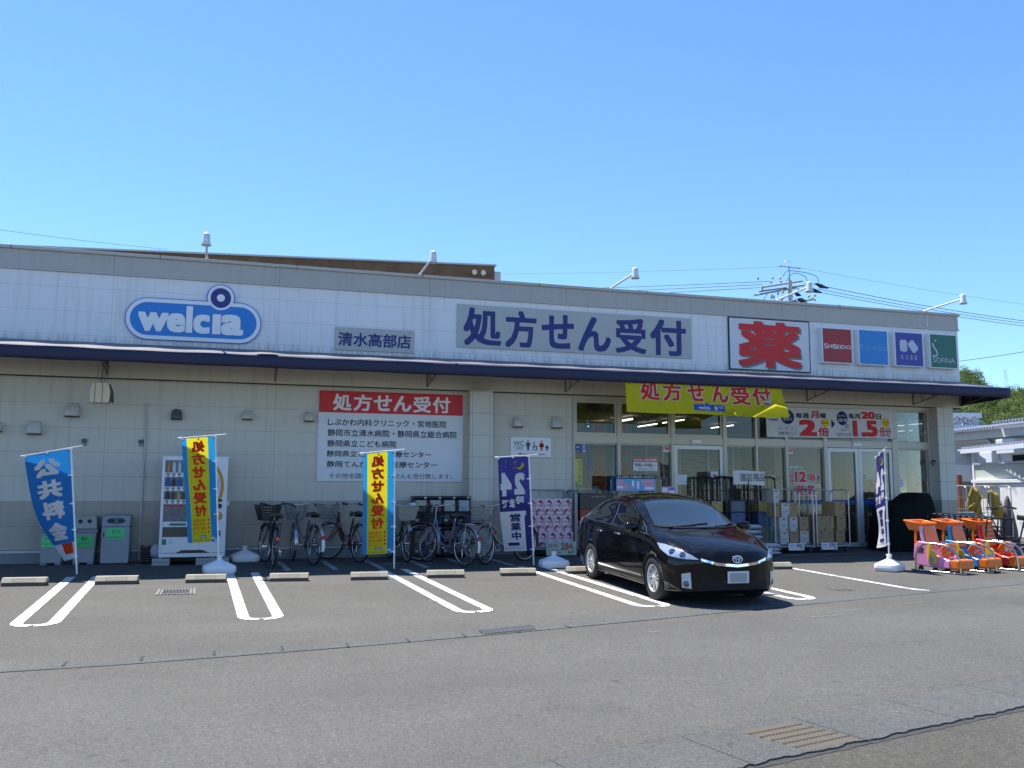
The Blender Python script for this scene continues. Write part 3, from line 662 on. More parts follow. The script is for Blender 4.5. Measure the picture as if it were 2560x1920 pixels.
pts = bezier([(18.675, 4.955), (18.70, 4.88), (18.775, 4.79), (18.815, 4.70), (18.77, 4.64), (18.665, 4.645)] if False else [Vector((18.675, 0, 4.955)), Vector((18.70, 0, 4.87)), Vector((18.77, 0, 4.78)), Vector((18.805, 0, 4.69)), Vector((18.76, 0, 4.63)), Vector((18.66, 0, 4.64))], 5)
for i in range(len(pts)-1):
    a, b = pts[i], pts[i+1]; t = (b-a).normalized(); nn = Vector((-t.z, 0, t.x))*.022
    q.add([(p.x-ox, -.162, p.z-4.335) for p in (a-nn, b-nn, b+nn, a+nn)], [(0, 1, 2, 3)])
rect(q, 18.74-ox, 18.79-ox, 5.0-4.335, 5.04-4.335, -.162)
q.build('emblem', PALE, r, fixn=False); ink(r, 'lettering', PALE, [('SOFINA', 18.67, 19.33, 4.475, 4.595, -.008)], .006, .155)
# hospital list board
r = panel('hospital_list_board', 'large white board with a red header and a list of hospitals', 'sign', 3.855, 6.798, 1.487, 3.29, mat('board_white', (.68, .70, .73), .45, var=.03), .03)
shape(r, 'header', RED, [R4(3.862, 6.79, 2.845, 3.283)], .002)
ink(r, 'lettering', WHITEI, [(c, 4.135+.404*i, 4.135+.404*i+.365, 2.89+dz, 3.22, .025) for i, (c, dz) in enumerate(zip('処方せん受付', (0, 0, .01, .01, 0, 0)))], .005)
ink(r, 'lettering', BLACK, [('しぶかわ内科クリニック・宮地医院', 4.043, 6.442, 2.585, 2.728, .014), ('静岡市立清水病院・静岡県立総合病院', 4.044, 6.664, 2.374, 2.518, .014), ('静岡県立こども病院', 4.043, 5.417, 2.164, 2.302, .014), ('静岡県立こころの医療センター', 4.037, 6.134, 1.970, 2.094, .014), ('静岡てんかん神経医療センター', 4.043, 6.258, 1.762, 1.889, .014), ('その他全国病院の処方せんも受付致します。', 4.098, 6.575, 1.544, 1.650, 0.)], .004)
# toilet sign
r = panel('toilet_sign', 'white toilet sign with figure icons and a red arrow', 'sign', 7.838, 8.730, 2.018, 2.435, WHITE, .02)
DARKI = mat('dark_blue_ink', (.02, .03, .07), .5)
ink(r, 'lettering', DARKI, [('WC', 7.90, 8.12, 2.25, 2.352, 0.), ('化粧室', 7.94, 8.096, 2.167, 2.222, 0)], .004, .02); shape(r, 'rule', DARKI, [R4(7.88, 8.15, 2.231, 2.236)], .004, .02)
def man(cx, s=1., skirt=False, h=.21, zb=2.155):
    z = lambda k: zb+h*k; a = .04*s
    P = [circ(cx, z(.92), .019*s, n=14)]
    P.append([(cx-a, z(.78)), (cx-a*1.35, z(.42)), (cx-a*1.0, z(.40)), (cx-a*.7, z(.62)), (cx-a*(1.15 if skirt else .62), z(.33 if skirt else .4)), (cx-a*.55, z(.33)), (cx-a*.5, z(0)), (cx-a*.08, z(0)), (cx, z(.36)), (cx+a*.08, z(0)), (cx+a*.5, z(0)), (cx+a*.55, z(.33)), (cx+a*(1.15 if skirt else .62), z(.33 if skirt else .4)), (cx+a*.7, z(.62)), (cx+a, z(.40)), (cx+a*1.35, z(.42)), (cx+a, z(.78))]); return P
shape(r, 'icons', DARKI, man(8.217)+man(8.64, .8, False, .115)+ring(8.365, 2.205, .052, .05, .014)+[circ(8.35, 2.322, .015, n=12), R4(8.342, 8.362, 2.21, 2.30), R4(8.342, 8.40, 2.235, 2.252), R4(8.40, 8.418, 2.17, 2.25)], .004, .02)
shape(r, 'icons', RED, man(8.518, 1., True), .004, .02)
shape(r, 'arrow', mat('arrow_red', (.40, .01, .03), .5), [[(7.985, 2.077), (8.06, 2.105), (8.06, 2.086), (8.598, 2.084), (8.598, 2.068), (8.06, 2.068), (8.06, 2.050)]], .004, .02)

# ---- cloth helpers -------------------------------------------------
def cloth(nm, fn, nu, nv, mats, mf, parent, lab=None):
    q = MB(); vs = [fn(i/nu, j/nv) for j in range(nv+1) for i in range(nu+1)]; o = 0
    q.v = [Vector(p) for p in vs]
    for j in range(nv):
        for i in range(nu):
            q.f.append([j*(nu+1)+i, j*(nu+1)+i+1, (j+1)*(nu+1)+i+1, (j+1)*(nu+1)+i]); q.m.append(mf((i+.5)/nu, (j+.5)/nv)); q.s.append(True)
    return q.build(nm, mats, parent, fixn=False)
def on_cloth(nm, fn, items, m, parent, eps=.004, sides=(1, -1), flip=False, fan=1):
    """items: (text, u0, u1, v0, v1, off) mapped through the cloth; v grows downward"""
    q = MB()
    for s, u0, u1, v0, v1, off in items:
        if isinstance(s, str): vs, fs, L = fit(s, u0, u1, 0, 1, off, False, True); vs = [(p[0], v1+(v0-v1)*p[1]) for p in vs]
        else: vs, fs = s; L = [0]*len(vs)
        for sd_ in sides:
            o = []
            for (u, v), l in zip(vs, L):
                p = Vector(fn(u, v)); du = Vector(fn(u+.01, v))-p; dv = Vector(fn(u, v+.01))-p; n = du.cross(dv).normalized(); o.append(p+n*(eps+.00015*l)*sd_)
            q.add(o, fs)
    return q.build(nm, m, parent, fixn=False)
def on_each(nm, fn, items, *a):
    for it in items: on_cloth(nm, fn, [it], *a)
CLY = mat('cloth_yellow', (.92, .80, .015), .7, var=.06, trans=.58); CLR = mat('cloth_red_print', (.85, .055, .012), .7, trans=.55); CLW = mat('cloth_white_print', (.75, .75, .76), .7, trans=.4)
CLB = mat('cloth_blue', (.014, .20, .58), .7, var=.06, trans=.5); CLT = mat('cloth_turquoise', (.02, .36, .78), .7, var=.05, trans=.55); CLN = mat('cloth_navy', (.020, .022, .17), .7, trans=.35); CLK = mat('cloth_black_print', (.012, .014, .03), .7)
# yellow banner under the canopy
ban = empty('prescription_banner', 'yellow banner with six red characters hanging under the canopy, its corner lit by the sun', 'banner', (11.6, -1.46, 3.5))
def banf(u, v):
    x = -1.79+3.62*u+.14*v*u; z = .02-.625*v-.012*math.sin(u*math.pi*2.6)*v-.03*max(0, math.sin((u-.4)*5.2))*v*(u > .4)
    vl = (.68+(u-.645)*5.5) if u < .70 else max(.46, 1-(u-.70)*2.35)+max(0, u-.93)*1.6
    k = 0 if u < .645 else max(0., min(1., (v-vl)/.16)); k = k*k*(3-2*k)
    x -= .19*k; z -= .03*k
    y = -.02-.06*v-.32*k-.016*math.sin(u*38+v*4)*v*k-.05*math.sin(math.pi*min(1, max(0, (u-.645)/.355)))*(1-k)*-.6
    return (x, y, z)
cloth('sheet', banf, 90, 24, [CLY], lambda u, v: 0, ban)
bt = [('処', .088, .205, -.01, .58), ('方', .225, .34, -.0, .58), ('せ', .38, .485, .0, .58), ('ん', .53, .635, .0, .585), ('受', .655, .78, .04, .62), ('付', .80, .925, .04, .60)]
on_cloth('lettering_outline', banf, [(c, a-.004, b+.004, v0-.008, v1+.012, .06) for c, a, b, v0, v1 in bt], CLW, ban, .003, (1, -1)); on_cloth('lettering', banf, [(c, a, b, v0, v1, .03) for c, a, b, v0, v1 in bt], CLR, ban, .006, (1, -1))
def flat2(P): return ([(u, v) for u, v in P], [list(range(len(P)))])
on_cloth('printed_logo', banf, [(flat2([(u, v) for u, v in pill(.425, .512, .67, .88)]), 0, 0, 0, 0, 0), (flat2(R4(.524, .60, .67, .885)), 0, 0, 0, 0, 0), (flat2(circ(.492, .655, .008, .05, 14)), 0, 0, 0, 0, 0)], mat('cloth_royal_print', (.015, .06, .32), .7), ban, .005)
on_cloth('printed_logo_text', banf, [('welcia', .435, .505, .72, .84, .03), ('薬', .53, .553, .72, .86, .02), ('HAC', .558, .594, .71, .80, .0)], CLW, ban, .012)
# long white banner over the doors
tb_ = empty('points_banner', 'long white banner with red multiplier figures tied above the automatic doors', 'banner', (15.68, -.10, 2.545))
def tbf(u, v): return (-1.75+3.5*u, -.012*math.sin(u*15+v*2)*(.3+v)-.02*v, .70-.70*v+.025*u-.012*math.sin(u*math.pi)*(1-v)+(.0 if v < .5 else .0))
cloth('sheet', tbf, 60, 12, [mat('banner_white', (.70, .69, .67), .6, var=.04, trans=.15)], lambda u, v: 0, tb_)
def TB(x0, x1, zb, zt, s, off=.03): # world box -> cloth coordinates
    u0, u1 = (x0-13.93)/3.5, (x1-13.93)/3.5; um = (u0+u1)/2; t = 3.245+.025*um-.012*math.sin(um*math.pi)*.5
    if isinstance(s, str): return (s, u0, u1, (t-zt)/.70, (t-zb)/.70, off)
    return (flat2([((x-13.93)/3.5, (t-z)/.70) for x, z in s]), 0, 0, 0, 0, 0)
T0 = lambda P: TB(P[0][0], P[2][0], 0, 0, P)
on_each('printed_discs', tbf, [T0(circ(14.51, 3.02, .178, .168)), T0(circ(15.998, 3.03, .152, .17)), T0([(15.686, 2.773), (15.788, 2.885), (15.686, 3.004)])], CLN, tb_, .004, (-1,))
on_each('printed_discs', tbf, [T0(circ(15.514, 2.905, .128, .10)), T0(circ(17.215, 2.95, .113, .112))], mat('cloth_gold_print', (.70, .48, .03), .7), tb_, .004, (-1,))
on_each('printed_frame', tbf, [T0(R4(a, a2, b, b2)) for x0, x1, z0, z1 in ((14.248, 14.751, 2.582, 2.795), (15.821, 16.24, 2.59, 2.788)) for a, a2, b, b2 in ((x0, x1, z0, z0+.008), (x0, x1, z1-.008, z1), (x0, x0+.008, z0+.009, z1-.009), (x1-.008, x1, z0+.009, z1-.009))]+[T0(circ(16.12, 2.845, .07, .065))], mat('cloth_grey_print', (.35, .35, .36), .7), tb_, .0055, (-1,))
on_each('lettering', tbf, [TB(14.809, 15.27, 2.582, 2.971, '2', .05), TB(15.31, 15.608, 2.585, 2.797, '倍', .03), TB(15.136, 15.351, 3.009, 3.181, '月', .04), TB(16.539, 16.927, 3.028, 3.206, '20', .05), TB(16.283, 16.971, 2.598, 2.991, '1.5', .05), TB(17.017, 17.36, 2.612, 2.842, '倍分', .02), TB(15.42, 15.60, 2.875, 2.94, '貯まる', .02), TB(17.13, 17.30, 2.945, 2.99, 'お買い物', .01), TB(17.16, 17.27, 2.885, 2.93, 'できる', .01)], mat('cloth_red_ink', (.60, .02, .015), .7), tb_, .006, (-1,))
on_each('lettering', tbf, [TB(14.733, 14.9, 3.002, 3.129, '毎', .035), TB(14.92, 15.089, 3.002, 3.129, '週', .025), TB(15.38, 15.55, 3.014, 3.133, '曜', .02), TB(16.185, 16.335, 3.024, 3.155, '毎', .03), TB(16.35, 16.498, 3.02, 3.15, '月', .03), TB(16.95, 17.093, 3.025, 3.154, '日', .03), TB(14.421, 14.713, 2.608, 2.682, '2ポイント', .01), TB(14.27, 14.40, 2.61, 2.68, '毎週', 0.), TB(14.28, 14.36, 2.725, 2.76, '獲得', .0), TB(14.42, 14.70, 2.74, 2.77, '通常ポイントに加えて', .0), TB(14.42, 14.66, 2.705, 2.73, 'さらにプラス', .0), TB(15.848, 16.01, 2.607, 2.679, '300円', .0), TB(16.03, 16.22, 2.615, 2.67, 'お買い物', 0.), TB(15.95, 16.19, 2.725, 2.765, '通常200ポイント', .0), TB(14.001, 14.248, 2.92, 2.974, 'T-POINT', .01), TB(16.07, 16.17, 2.84, 2.88, '200', .0)], CLK, tb_, .0055, (-1,))
on_each('lettering', tbf, [TB(14.39, 14.64, 2.93, 3.01, '貯めて', .02), TB(14.42, 14.60, 3.04, 3.12, 'おトクに', .01), TB(15.89, 16.10, 3.06, 3.12, 'おトクに', .015), TB(15.875, 16.12, 2.94, 3.03, 'お買い物', .02)], CLW, tb_, .008, (-1,))
on_each('printed_mark', tbf, [T0(R4(14.02, 14.11, 3.0, 3.12))], mat('cloth_royal_ink', (.02, .05, .35), .7), tb_, .005, (-1,)); on_each('printed_mark', tbf, [T0(R4(14.13, 14.24, 3.0, 3.12))], YELL, tb_, .005, (-1,))
q = MB(); q.tube([(1.75, .0, .02), (1.84, .03, .04)], .006, 4); q.tube([(.53, 0, .0), (.66, .03, -.10)], .006, 4); q.build('cord', BLACKP, tb_)

# ---- feather flags ---------------------------------------------------
def tank(parent, s=1.0, rot=0.):
    def rr(w_, d_, z, n=24, e=5.5): return [(w_*math.copysign(abs(math.cos(2*math.pi*k/n))**(2/e), math.cos(2*math.pi*k/n)), d_*math.copysign(abs(math.sin(2*math.pi*k/n))**(2/e), math.sin(2*math.pi*k/n)), z) for k in range(n)]
    q = MB(); R = [rr(.235, .19, .0), rr(.255, .205, .015), rr(.262, .21, .06), rr(.255, .205, .105), rr(.245, .195, .125), rr(.15, .12, .168), rr(.062, .055, .205, e=2.5), rr(.046, .046, .205, e=2.), rr(.042, .042, .26, e=2.), rr(.05, .05, .262, e=2.), rr(.05, .05, .29, e=2.), rr(.02, .02, .292, e=2.)]
    vs = [tuple(Vector(p)*s) for r_i in R for p in r_i]; n = 24
    fs = [(i*n+k, i*n+(k+1) % n, (i+1)*n+(k+1) % n, (i+1)*n+k) for i in range(len(R)-1) for k in range(n)]+[list(range(n))[::-1], list(range((len(R)-1)*n, len(R)*n))]
    q.add(vs, fs, 0, True); o = q.build('water_tank_base', WHITEP, parent); o.rotation_euler.z = rot
    for p in o.data.polygons: p.use_smooth = p.center.z > .21
    return o
def feather(label, base, top, W, vlen, ang, droop, mats, mf, base_on, tank_rot=0., rip=.012, tw=.0):
    r = empty('feather_flag', label, 'flag', base, 0, 'feather flags along the store front'); B0 = Vector((0, 0, 0)); T_ = Vector(top)-Vector(base); H = T_.length
    q = MB(); q.tube([B0+T_*(.02 if not base_on else .1), T_*.55], .0135, 8); q.tube([T_*.55, T_*1.0], .0105, 8)
    for k in (.25, .55, .8): q.tube([T_*k, T_*(k+.02)], .016, 8)
    q.build('pole', WHITEP, r)
    L = vlen/H
    def fn(u, v):
        p = T_*(.985-L*v); a = ang(v); wv = W*(u)+.02
        n = Vector((-math.sin(a), math.cos(a), 0)); rp = rip*math.sin(v*9+u*3+base[0])*u*(.3+v)+tw*math.sin(u*math.pi)*v
        return p+Vector((math.cos(a), math.sin(a), 0))*wv+n*rp+Vector((0, 0, -droop*u*(1-.3*v)))
    cloth('cloth', fn, 20, 40, mats, mf, r)
    a = ang(0); d = Vector((math.cos(a), math.sin(a), -droop/W)); t = T_*.995
    q = MB(); q.tube([t-d*.17, t+d*(W+.07)], .006, 6); q.cyl(t+d*(W+.0), t+d*(W+.075), .011, n=8); q.build('crossbar', WHITEP, r)
    for v in (.0, .24, .50, .74, .985):
        q = MB(); p = Vector(fn(-.02/W, v)); e = Vector(fn(.07, v)); q.box(-.018, -.018, -.018, .018, .018, .018, xf=Matrix.Translation(T_*(.985-L*v))); q.tube([p, e], .012, 4); q.build('clip', WHITEP, r)
    for u in (.5, .98): q = MB(); p = Vector(fn(u, 0)); q.box(-.012, -.012, -.03, .012, .012, .03, xf=Matrix.Translation(p+Vector((0, 0, .01)))); q.build('clip', WHITEP, r)
    if base_on: tank(r, 1., tank_rot)
    return r, fn
def smear(u, v): return 0
# blue bill payment flag
r, fn = feather('blue feather flag with white characters, nearest the left edge, bending in the wind', (0., -2.30, -.046), (-.185, -2.36, 1.99), .66, 1.72, lambda v: rad(172-58*v**1.6), .13, [CLB, CLW, CLR], lambda u, v: 0 if v < .845 else (2 if (.86 < v < .95 and .12 < u < .62+.2*(v-.9)*5) else 1), False, rip=.02)
on_cloth('lettering', fn, [(c, .22, .82, .055+.198*i, .055+.198*i+.165, .05) for i, c in enumerate('公共料金')], CLW, r)
def pres_flag(label, base, top, W, a0, a1, bo, rot=0.):
    r, fn = feather(label, base, top, W, 1.74, lambda v: rad(a0+(a1-a0)*v), .05, [CLT, CLY], lambda u, v: 1 if .22 < u < .85 else 0, bo, rot, .01)
    on_cloth('lettering', fn, [(c, .31, .72, .028+.123*i, .028+.123*i+.108, .045) for i, c in enumerate('処方せん受付')], CLR, r)
    it = []
    for i, s in enumerate(('全国病院', '大学病院', '医院', 'クリニック')):
        v0 = .775+.038*i; it.append((s, .36, .80, v0, v0+.026, .0)); it.append((flat2(circ(.275, v0+.013, .028, .012, 14)), 0, 0, 0, 0, 0)); it.append((flat2(R4(.36, .80, v0+.030, v0+.0315)), 0, 0, 0, 0, 0))
    on_cloth('small_lettering', fn, it, CLR, r)
    on_cloth('printed_logo', fn, [(flat2(pill(.36, .60, .932, .958)), 0, 0, 0, 0, 0)], CLT, r, .004); on_cloth('printed_logo', fn, [('welcia', .40, .56, .938, .953, .03)], CLW, r, .007)
    on_cloth('small_lettering', fn, [('ウエルシアグループ', .26, .80, .972, .988, .0)], CLK, r); on_cloth('care_label', fn, [(flat2(R4(.07, .19, .955, .975)), 0, 0, 0, 0, 0)], CLW, r)
    return r
pres_flag('yellow and blue feather flag standing in front of the vending machine', (2.13, -2.24, -.045), (1.985, -2.27, 2.24), .53, 168, 150, True, .15)
pres_flag('yellow and blue feather flag in front of the hospital list board, without a tank base', (4.98, -2.57, -.052), (4.95, -2.6, 2.02), .53, 164, 160, False)
STAR = lambda cx, cv, s: flat2([(cx+s*(1 if k % 2 == 0 else .42)*math.sin(k*math.pi/5)*2.8, cv-s*(1 if k % 2 == 0 else .42)*math.cos(k*math.pi/5)) for k in range(10)])
def moon(cx, cv, s):
    P = [(cx+s*3*math.cos(rad(a)), cv+s*math.sin(rad(a))) for a in range(-60, 200, 12)]; Q = [(cx+s*3*(.28+.80*math.cos(rad(a))), cv+s*(-.22+.85*math.sin(rad(a)))) for a in range(196, -62, -12)]
    vs = P+Q; n = len(P); m_ = len(Q); fs = [(i, i+1, n+m_-2-i, n+m_-1-i) for i in range(min(n, m_)-1)]; return (vs, fs)
def night_flag(label, base, top, W, afn, droop, bo, rot=0., rip=.012):
    r, fn = feather(label, base, top, W, 1.70, afn, droop, [CLN, CLW], lambda u, v: 1 if (v > .575 and .17+.10*(v-.575) < u) else 0, bo, rot, rip)
    on_cloth('lettering', fn, [('2', .14, .50, .17, .40, .06), ('4', .58, .95, .16, .41, .06), ('時', .20, .47, .415, .50, .035), ('まで', .50, .92, .44, .535, .04), ('welcia', .48, .78, .915, .935, .02)], CLW, r)
    on_cloth('lettering', fn, [('営', .33, .68, .60, .685, .035), ('業', .33, .68, .695, .78, .03), ('中', .35, .67, .795, .88, .04), ('ウエルシアグループ', .28, .95, .955, .975, .0)], CLN, r); on_cloth('printed_logo', fn, [(flat2(pill(.43, .83, .908, .941)), 0, 0, 0, 0, 0)], CLN, r, .0035)
    on_cloth('printed_moon', fn, [(moon(.30, .085, .05), 0, 0, 0, 0, 0)], CLY, r); on_cloth('printed_stars', fn, [(STAR(u, v, s), 0, 0, 0, 0, 0) for u, v, s in ((.72, .045, .012), (.58, .075, .008), (.88, .085, .006), (.74, .105, .006), (.90, .13, .005), (.5, .12, .005))], CLY, r)
    return r
night_flag('navy feather flag with moon and stars standing left of the black car', (7.52, -2.50, -.05), (7.41, -2.55, 1.97), .55, lambda v: rad(167-52*max(0, v-.35)**1.3), .04, False, rip=.02)
night_flag('navy and white feather flag seen nearly edge on, in sun right of the car', (13.60, -4.42, -.088), (13.53, -4.5, 2.09), .56, lambda v: rad(66+4*v), .12, True, .5, .03)
for p, rot, lab in (((2.55, -.40, -.008), .2, 'spare white tank base without a pole, by the wall beside the vending machine'), ((7.86, -2.62, -.052), -.1, 'spare white tank base without a pole, beside the navy flag by the car')):
    r = empty('flag_base', lab, 'flag base', p, 0, 'loose flag bases'); tank(r, 1., rot)

# ---- things stuck on the glass ---------------------------------------
def sheetp(name, label, cat, x0, x1, z0, z1, m, y=-.004, group=None):
    r = empty(name, label, cat, ((x0+x1)/2, y, z0), 0, group); q = MB(); q.box(-(x1-x0)/2, -.004, 0, (x1-x0)/2, 0, z1-z0); q.build('sheet', m, r); return r
YP = y_gl = .010
r = sheetp('poster', 'dark blue sticker at the top left corner of the shop window', 'poster', 9.272, 9.420, 2.134, 2.332, mat('poster_blue', (.015, .05, .25), .4), YP, 'stickers on the shop window'); ink(r, 'print', WHITEI, [('TSV', 9.30, 9.40, 2.225, 2.255, .03), ('登録店', 9.29, 9.40, 2.15, 2.17, 0)], .002, .004)
r = sheetp('poster', 'paler blue sticker with a round mark, right of the dark blue sticker', 'poster', 9.424, 9.566, 2.136, 2.321, mat('poster_blue_pale', (.06, .12, .35), .4), YP, 'stickers on the shop window'); shape(r, 'print', WHITEI, ring(9.495, 2.265, .03, .03, .009)+[R4(9.47, 9.53, 2.145, 2.175)], .002, .004); ink(r, 'print', WHITEI, [('取扱店', 9.44, 9.55, 2.20, 2.22, 0)], .002, .004)
r = sheetp('poster', 'yellow vertical notice in the leftmost shop window', 'poster', 9.272, 9.445, 1.445, 1.987, mat('poster_yellow', (.62, .60, .12), .5), YP)
ink(r, 'print', BLACK, [(c, 9.355, 9.43, 1.89-.082*i, 1.965-.082*i, 0) for i, c in enumerate('処方せん受付')]+[('保険薬局', 9.28, 9.345, 1.46, 1.50, 0)], .002, .004)
r = sheetp('poster', 'white opening hours notice with a red heading on the window', 'poster', 10.648, 11.228, 1.749, 2.034, mat('poster_white', (.75, .75, .77), .5), YP)
shape(r, 'heading', mat('poster_red', (.55, .03, .03), .5), [R4(10.652, 11.224, 1.94, 2.031)], .002, .004); ink(r, 'print', WHITEI, [('処方せん受付時間', 10.67, 11.205, 1.955, 2.015, .02)], .004, .004); ink(r, 'print', mat('ink_maroon', (.16, .02, .02), .5), [('9:00~19:00', 10.69, 11.09, 1.84, 1.915, .02), ('まで', 11.10, 11.19, 1.845, 1.89, .0), ('定休日/日・祝日', 10.76, 11.13, 1.768, 1.815, .0)], .003, .004)
for x0, lab in ((11.366, 'red and white interest free sticker left of the first door'), (14.54, 'red and white interest free sticker on the middle window')):
    r = sheetp('poster', lab, 'poster', x0, x0+.165, 2.17, 2.34, MATS['poster_white'], YP, 'stickers on the shop window'); shape(r, 'heading', MATS['poster_red'], [R4(x0+.008, x0+.157, 2.225, 2.336)], .002, .004); ink(r, 'print', WHITEI, [('0', x0+.015, x0+.06, 2.24, 2.32, .01), ('W手', x0+.065, x0+.15, 2.255, 2.31, .01)], .004, .004); ink(r, 'print', MATS['poster_red'], [('手数料', x0+.04, x0+.13, 2.185, 2.21, 0)], .003, .004)
r = sheetp('poster', 'blank looking white paper on the first sliding door', 'poster', 11.71, 11.93, 1.452, 1.668, MATS['poster_white'], -.0165); ink(r, 'print', mat('ink_pale', (.45, .45, .48), .6), [('お知らせ', 11.76, 11.88, 1.62, 1.64, 0)]+[('ご来店ありがとうございます', 11.74, 11.90, 1.58-.025*k, 1.592-.025*k, 0) for k in range(5)], .002, .004)
r = sheetp('poster', 'white paper with a pink drawing at the right side of the first sliding door', 'poster', 12.53, 12.725, 1.459, 1.745, MATS['poster_white'], -.0165); shape(r, 'print', mat('ink_pink', (.62, .25, .22), .5), [circ(12.63, 1.65, .055, .045)], .002, .004); shape(r, 'print', BLACK, [circ(12.63, 1.585, .04, .014), R4(12.55, 12.70, 1.49, 1.52)], .003, .004)
r = empty('window_lettering', 'red white edged opening time lettering stuck on the middle window', 'lettering', (14.99, .006, 1.2))
ink(r, 'edging', WHITEI, [('12', 14.71, 15.05, 1.505, 1.79, .08), ('時', 15.105, 15.305, 1.52, 1.738, .06), ('営', 14.735, 14.985, 1.20, 1.48, .06), ('業', 15.025, 15.275, 1.20, 1.48, .06), ('深', 14.595, 14.70, 1.622, 1.715, .05), ('夜', 14.595, 14.70, 1.518, 1.612, .05), ('まで', 15.31, 15.41, 1.55, 1.70, .05)], 0, .0)
ink(r, 'lettering', RED, [('12', 14.725, 15.036, 1.52, 1.775, .05), ('時', 15.118, 15.292, 1.532, 1.726, .03), ('営', 14.75, 14.97, 1.215, 1.466, .03), ('業', 15.04, 15.26, 1.215, 1.466, .03), ('深', 14.602, 14.694, 1.628, 1.708, .02), ('夜', 14.602, 14.694, 1.524, 1.606, .02), ('まで', 15.316, 15.404, 1.56, 1.69, .02)], .003, .0)
ink(r, 'small_lettering', WHITEI, [('朝9時から', 14.594, 14.948, 1.832, 1.902, .02)], .001, .0)
# orange prescription banners hanging inside
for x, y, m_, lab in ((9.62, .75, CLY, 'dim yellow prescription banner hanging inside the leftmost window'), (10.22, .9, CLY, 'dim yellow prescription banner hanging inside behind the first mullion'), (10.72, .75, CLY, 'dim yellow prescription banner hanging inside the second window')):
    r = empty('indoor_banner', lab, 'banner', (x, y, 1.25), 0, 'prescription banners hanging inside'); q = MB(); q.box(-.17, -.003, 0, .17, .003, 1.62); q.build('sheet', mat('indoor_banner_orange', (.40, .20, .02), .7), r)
    q = MB()
    for i, c in enumerate('処方せん受付'): letters(q, c, -.12, .12, 1.36-.26*i, 1.58-.26*i, -.006, 0, .03)
    q.build('lettering', CLR, r, fixn=False)
    q = MB(); q.box(-.26, -.003, 0, -.172, .003, 1.62); q.box(.172, -.003, 0, .25, .003, 1.62); q.build('border', CLT, r)
    q = MB(); q.tube([(-.26, 0, 1.63), (.26, 0, 1.63)], .008, 6); q.tube([(0, 0, 1.63), (0, 0, 2.02)], .004, 4); q.build('hanger', WHITEP, r)
# ================================================================== CAR
CARP, t, b, o = nodes('car_paint_black'); b.inputs['Base Color'].default_value = (.0025, .0026, .003, 1); b.inputs['Roughness'].default_value = .05; b.inputs['Specular IOR Level'].default_value = .36
tc = N(t, 'ShaderNodeTexCoord'); nz = N(t, 'ShaderNodeTexNoise'); nz.inputs['Scale'].default_value = 7; nz.inputs['Detail'].default_value = 8; t.links.new(tc.outputs['Object'], nz.inputs['Vector']); t.links.new(ramp(t, nz.outputs['Fac'], [(.45, (.0025, .0026, .003)), (.8, (.010, .0095, .009))]), b.inputs['Base Color']); t.links.new(mathn(t, 'MULTIPLY_ADD', nz.outputs['Fac'], .16, .0), b.inputs['Roughness'])
CGL, t, b, o = nodes('car_window_glass'); b.inputs['Base Color'].default_value = (.006, .008, .009, 1); b.inputs['Roughness'].default_value = .02; b.inputs['Specular IOR Level'].default_value = .75
CWS, t, b, o = nodes('car_windscreen_glass'); b.inputs['Base Color'].default_value = (.016, .026, .034, 1); b.inputs['Roughness'].default_value = .03; b.inputs['Specular IOR Level'].default_value = .9
CHR = mat('chrome', (.80, .80, .82), .08, metal=1., var=.02); LENS = mat('headlamp_lens', (.42, .46, .52), .08, metal=.35, var=.35, vs=14, coat=1.); LENSW = mat('tail_lens', (.55, .55, .56), .12, var=.1, coat=1.)
RIM = mat('alloy_wheel', (.66, .65, .61), .30, metal=.35, var=.05); TYRE = mat('tyre_rubber', (.014, .014, .015), .72, var=.2); MATB = mat('matt_black', (.004, .004, .004), .8)
CS = .917
car = empty('parked_car', 'black five door hatchback parked nose out in front of the entrance', 'car', (8.62, -5.58, -.112), rad(180-2.2)); car.scale = (CS, CS, CS); car.rotation_euler.x = -.018
def crom(p, t):
    a, b_, c, d = p; return .5*((2*b_)+(c-a)*t+(2*a-5*b_+4*c-d)*t*t+(3*b_-a-3*c+d)*t*t*t)
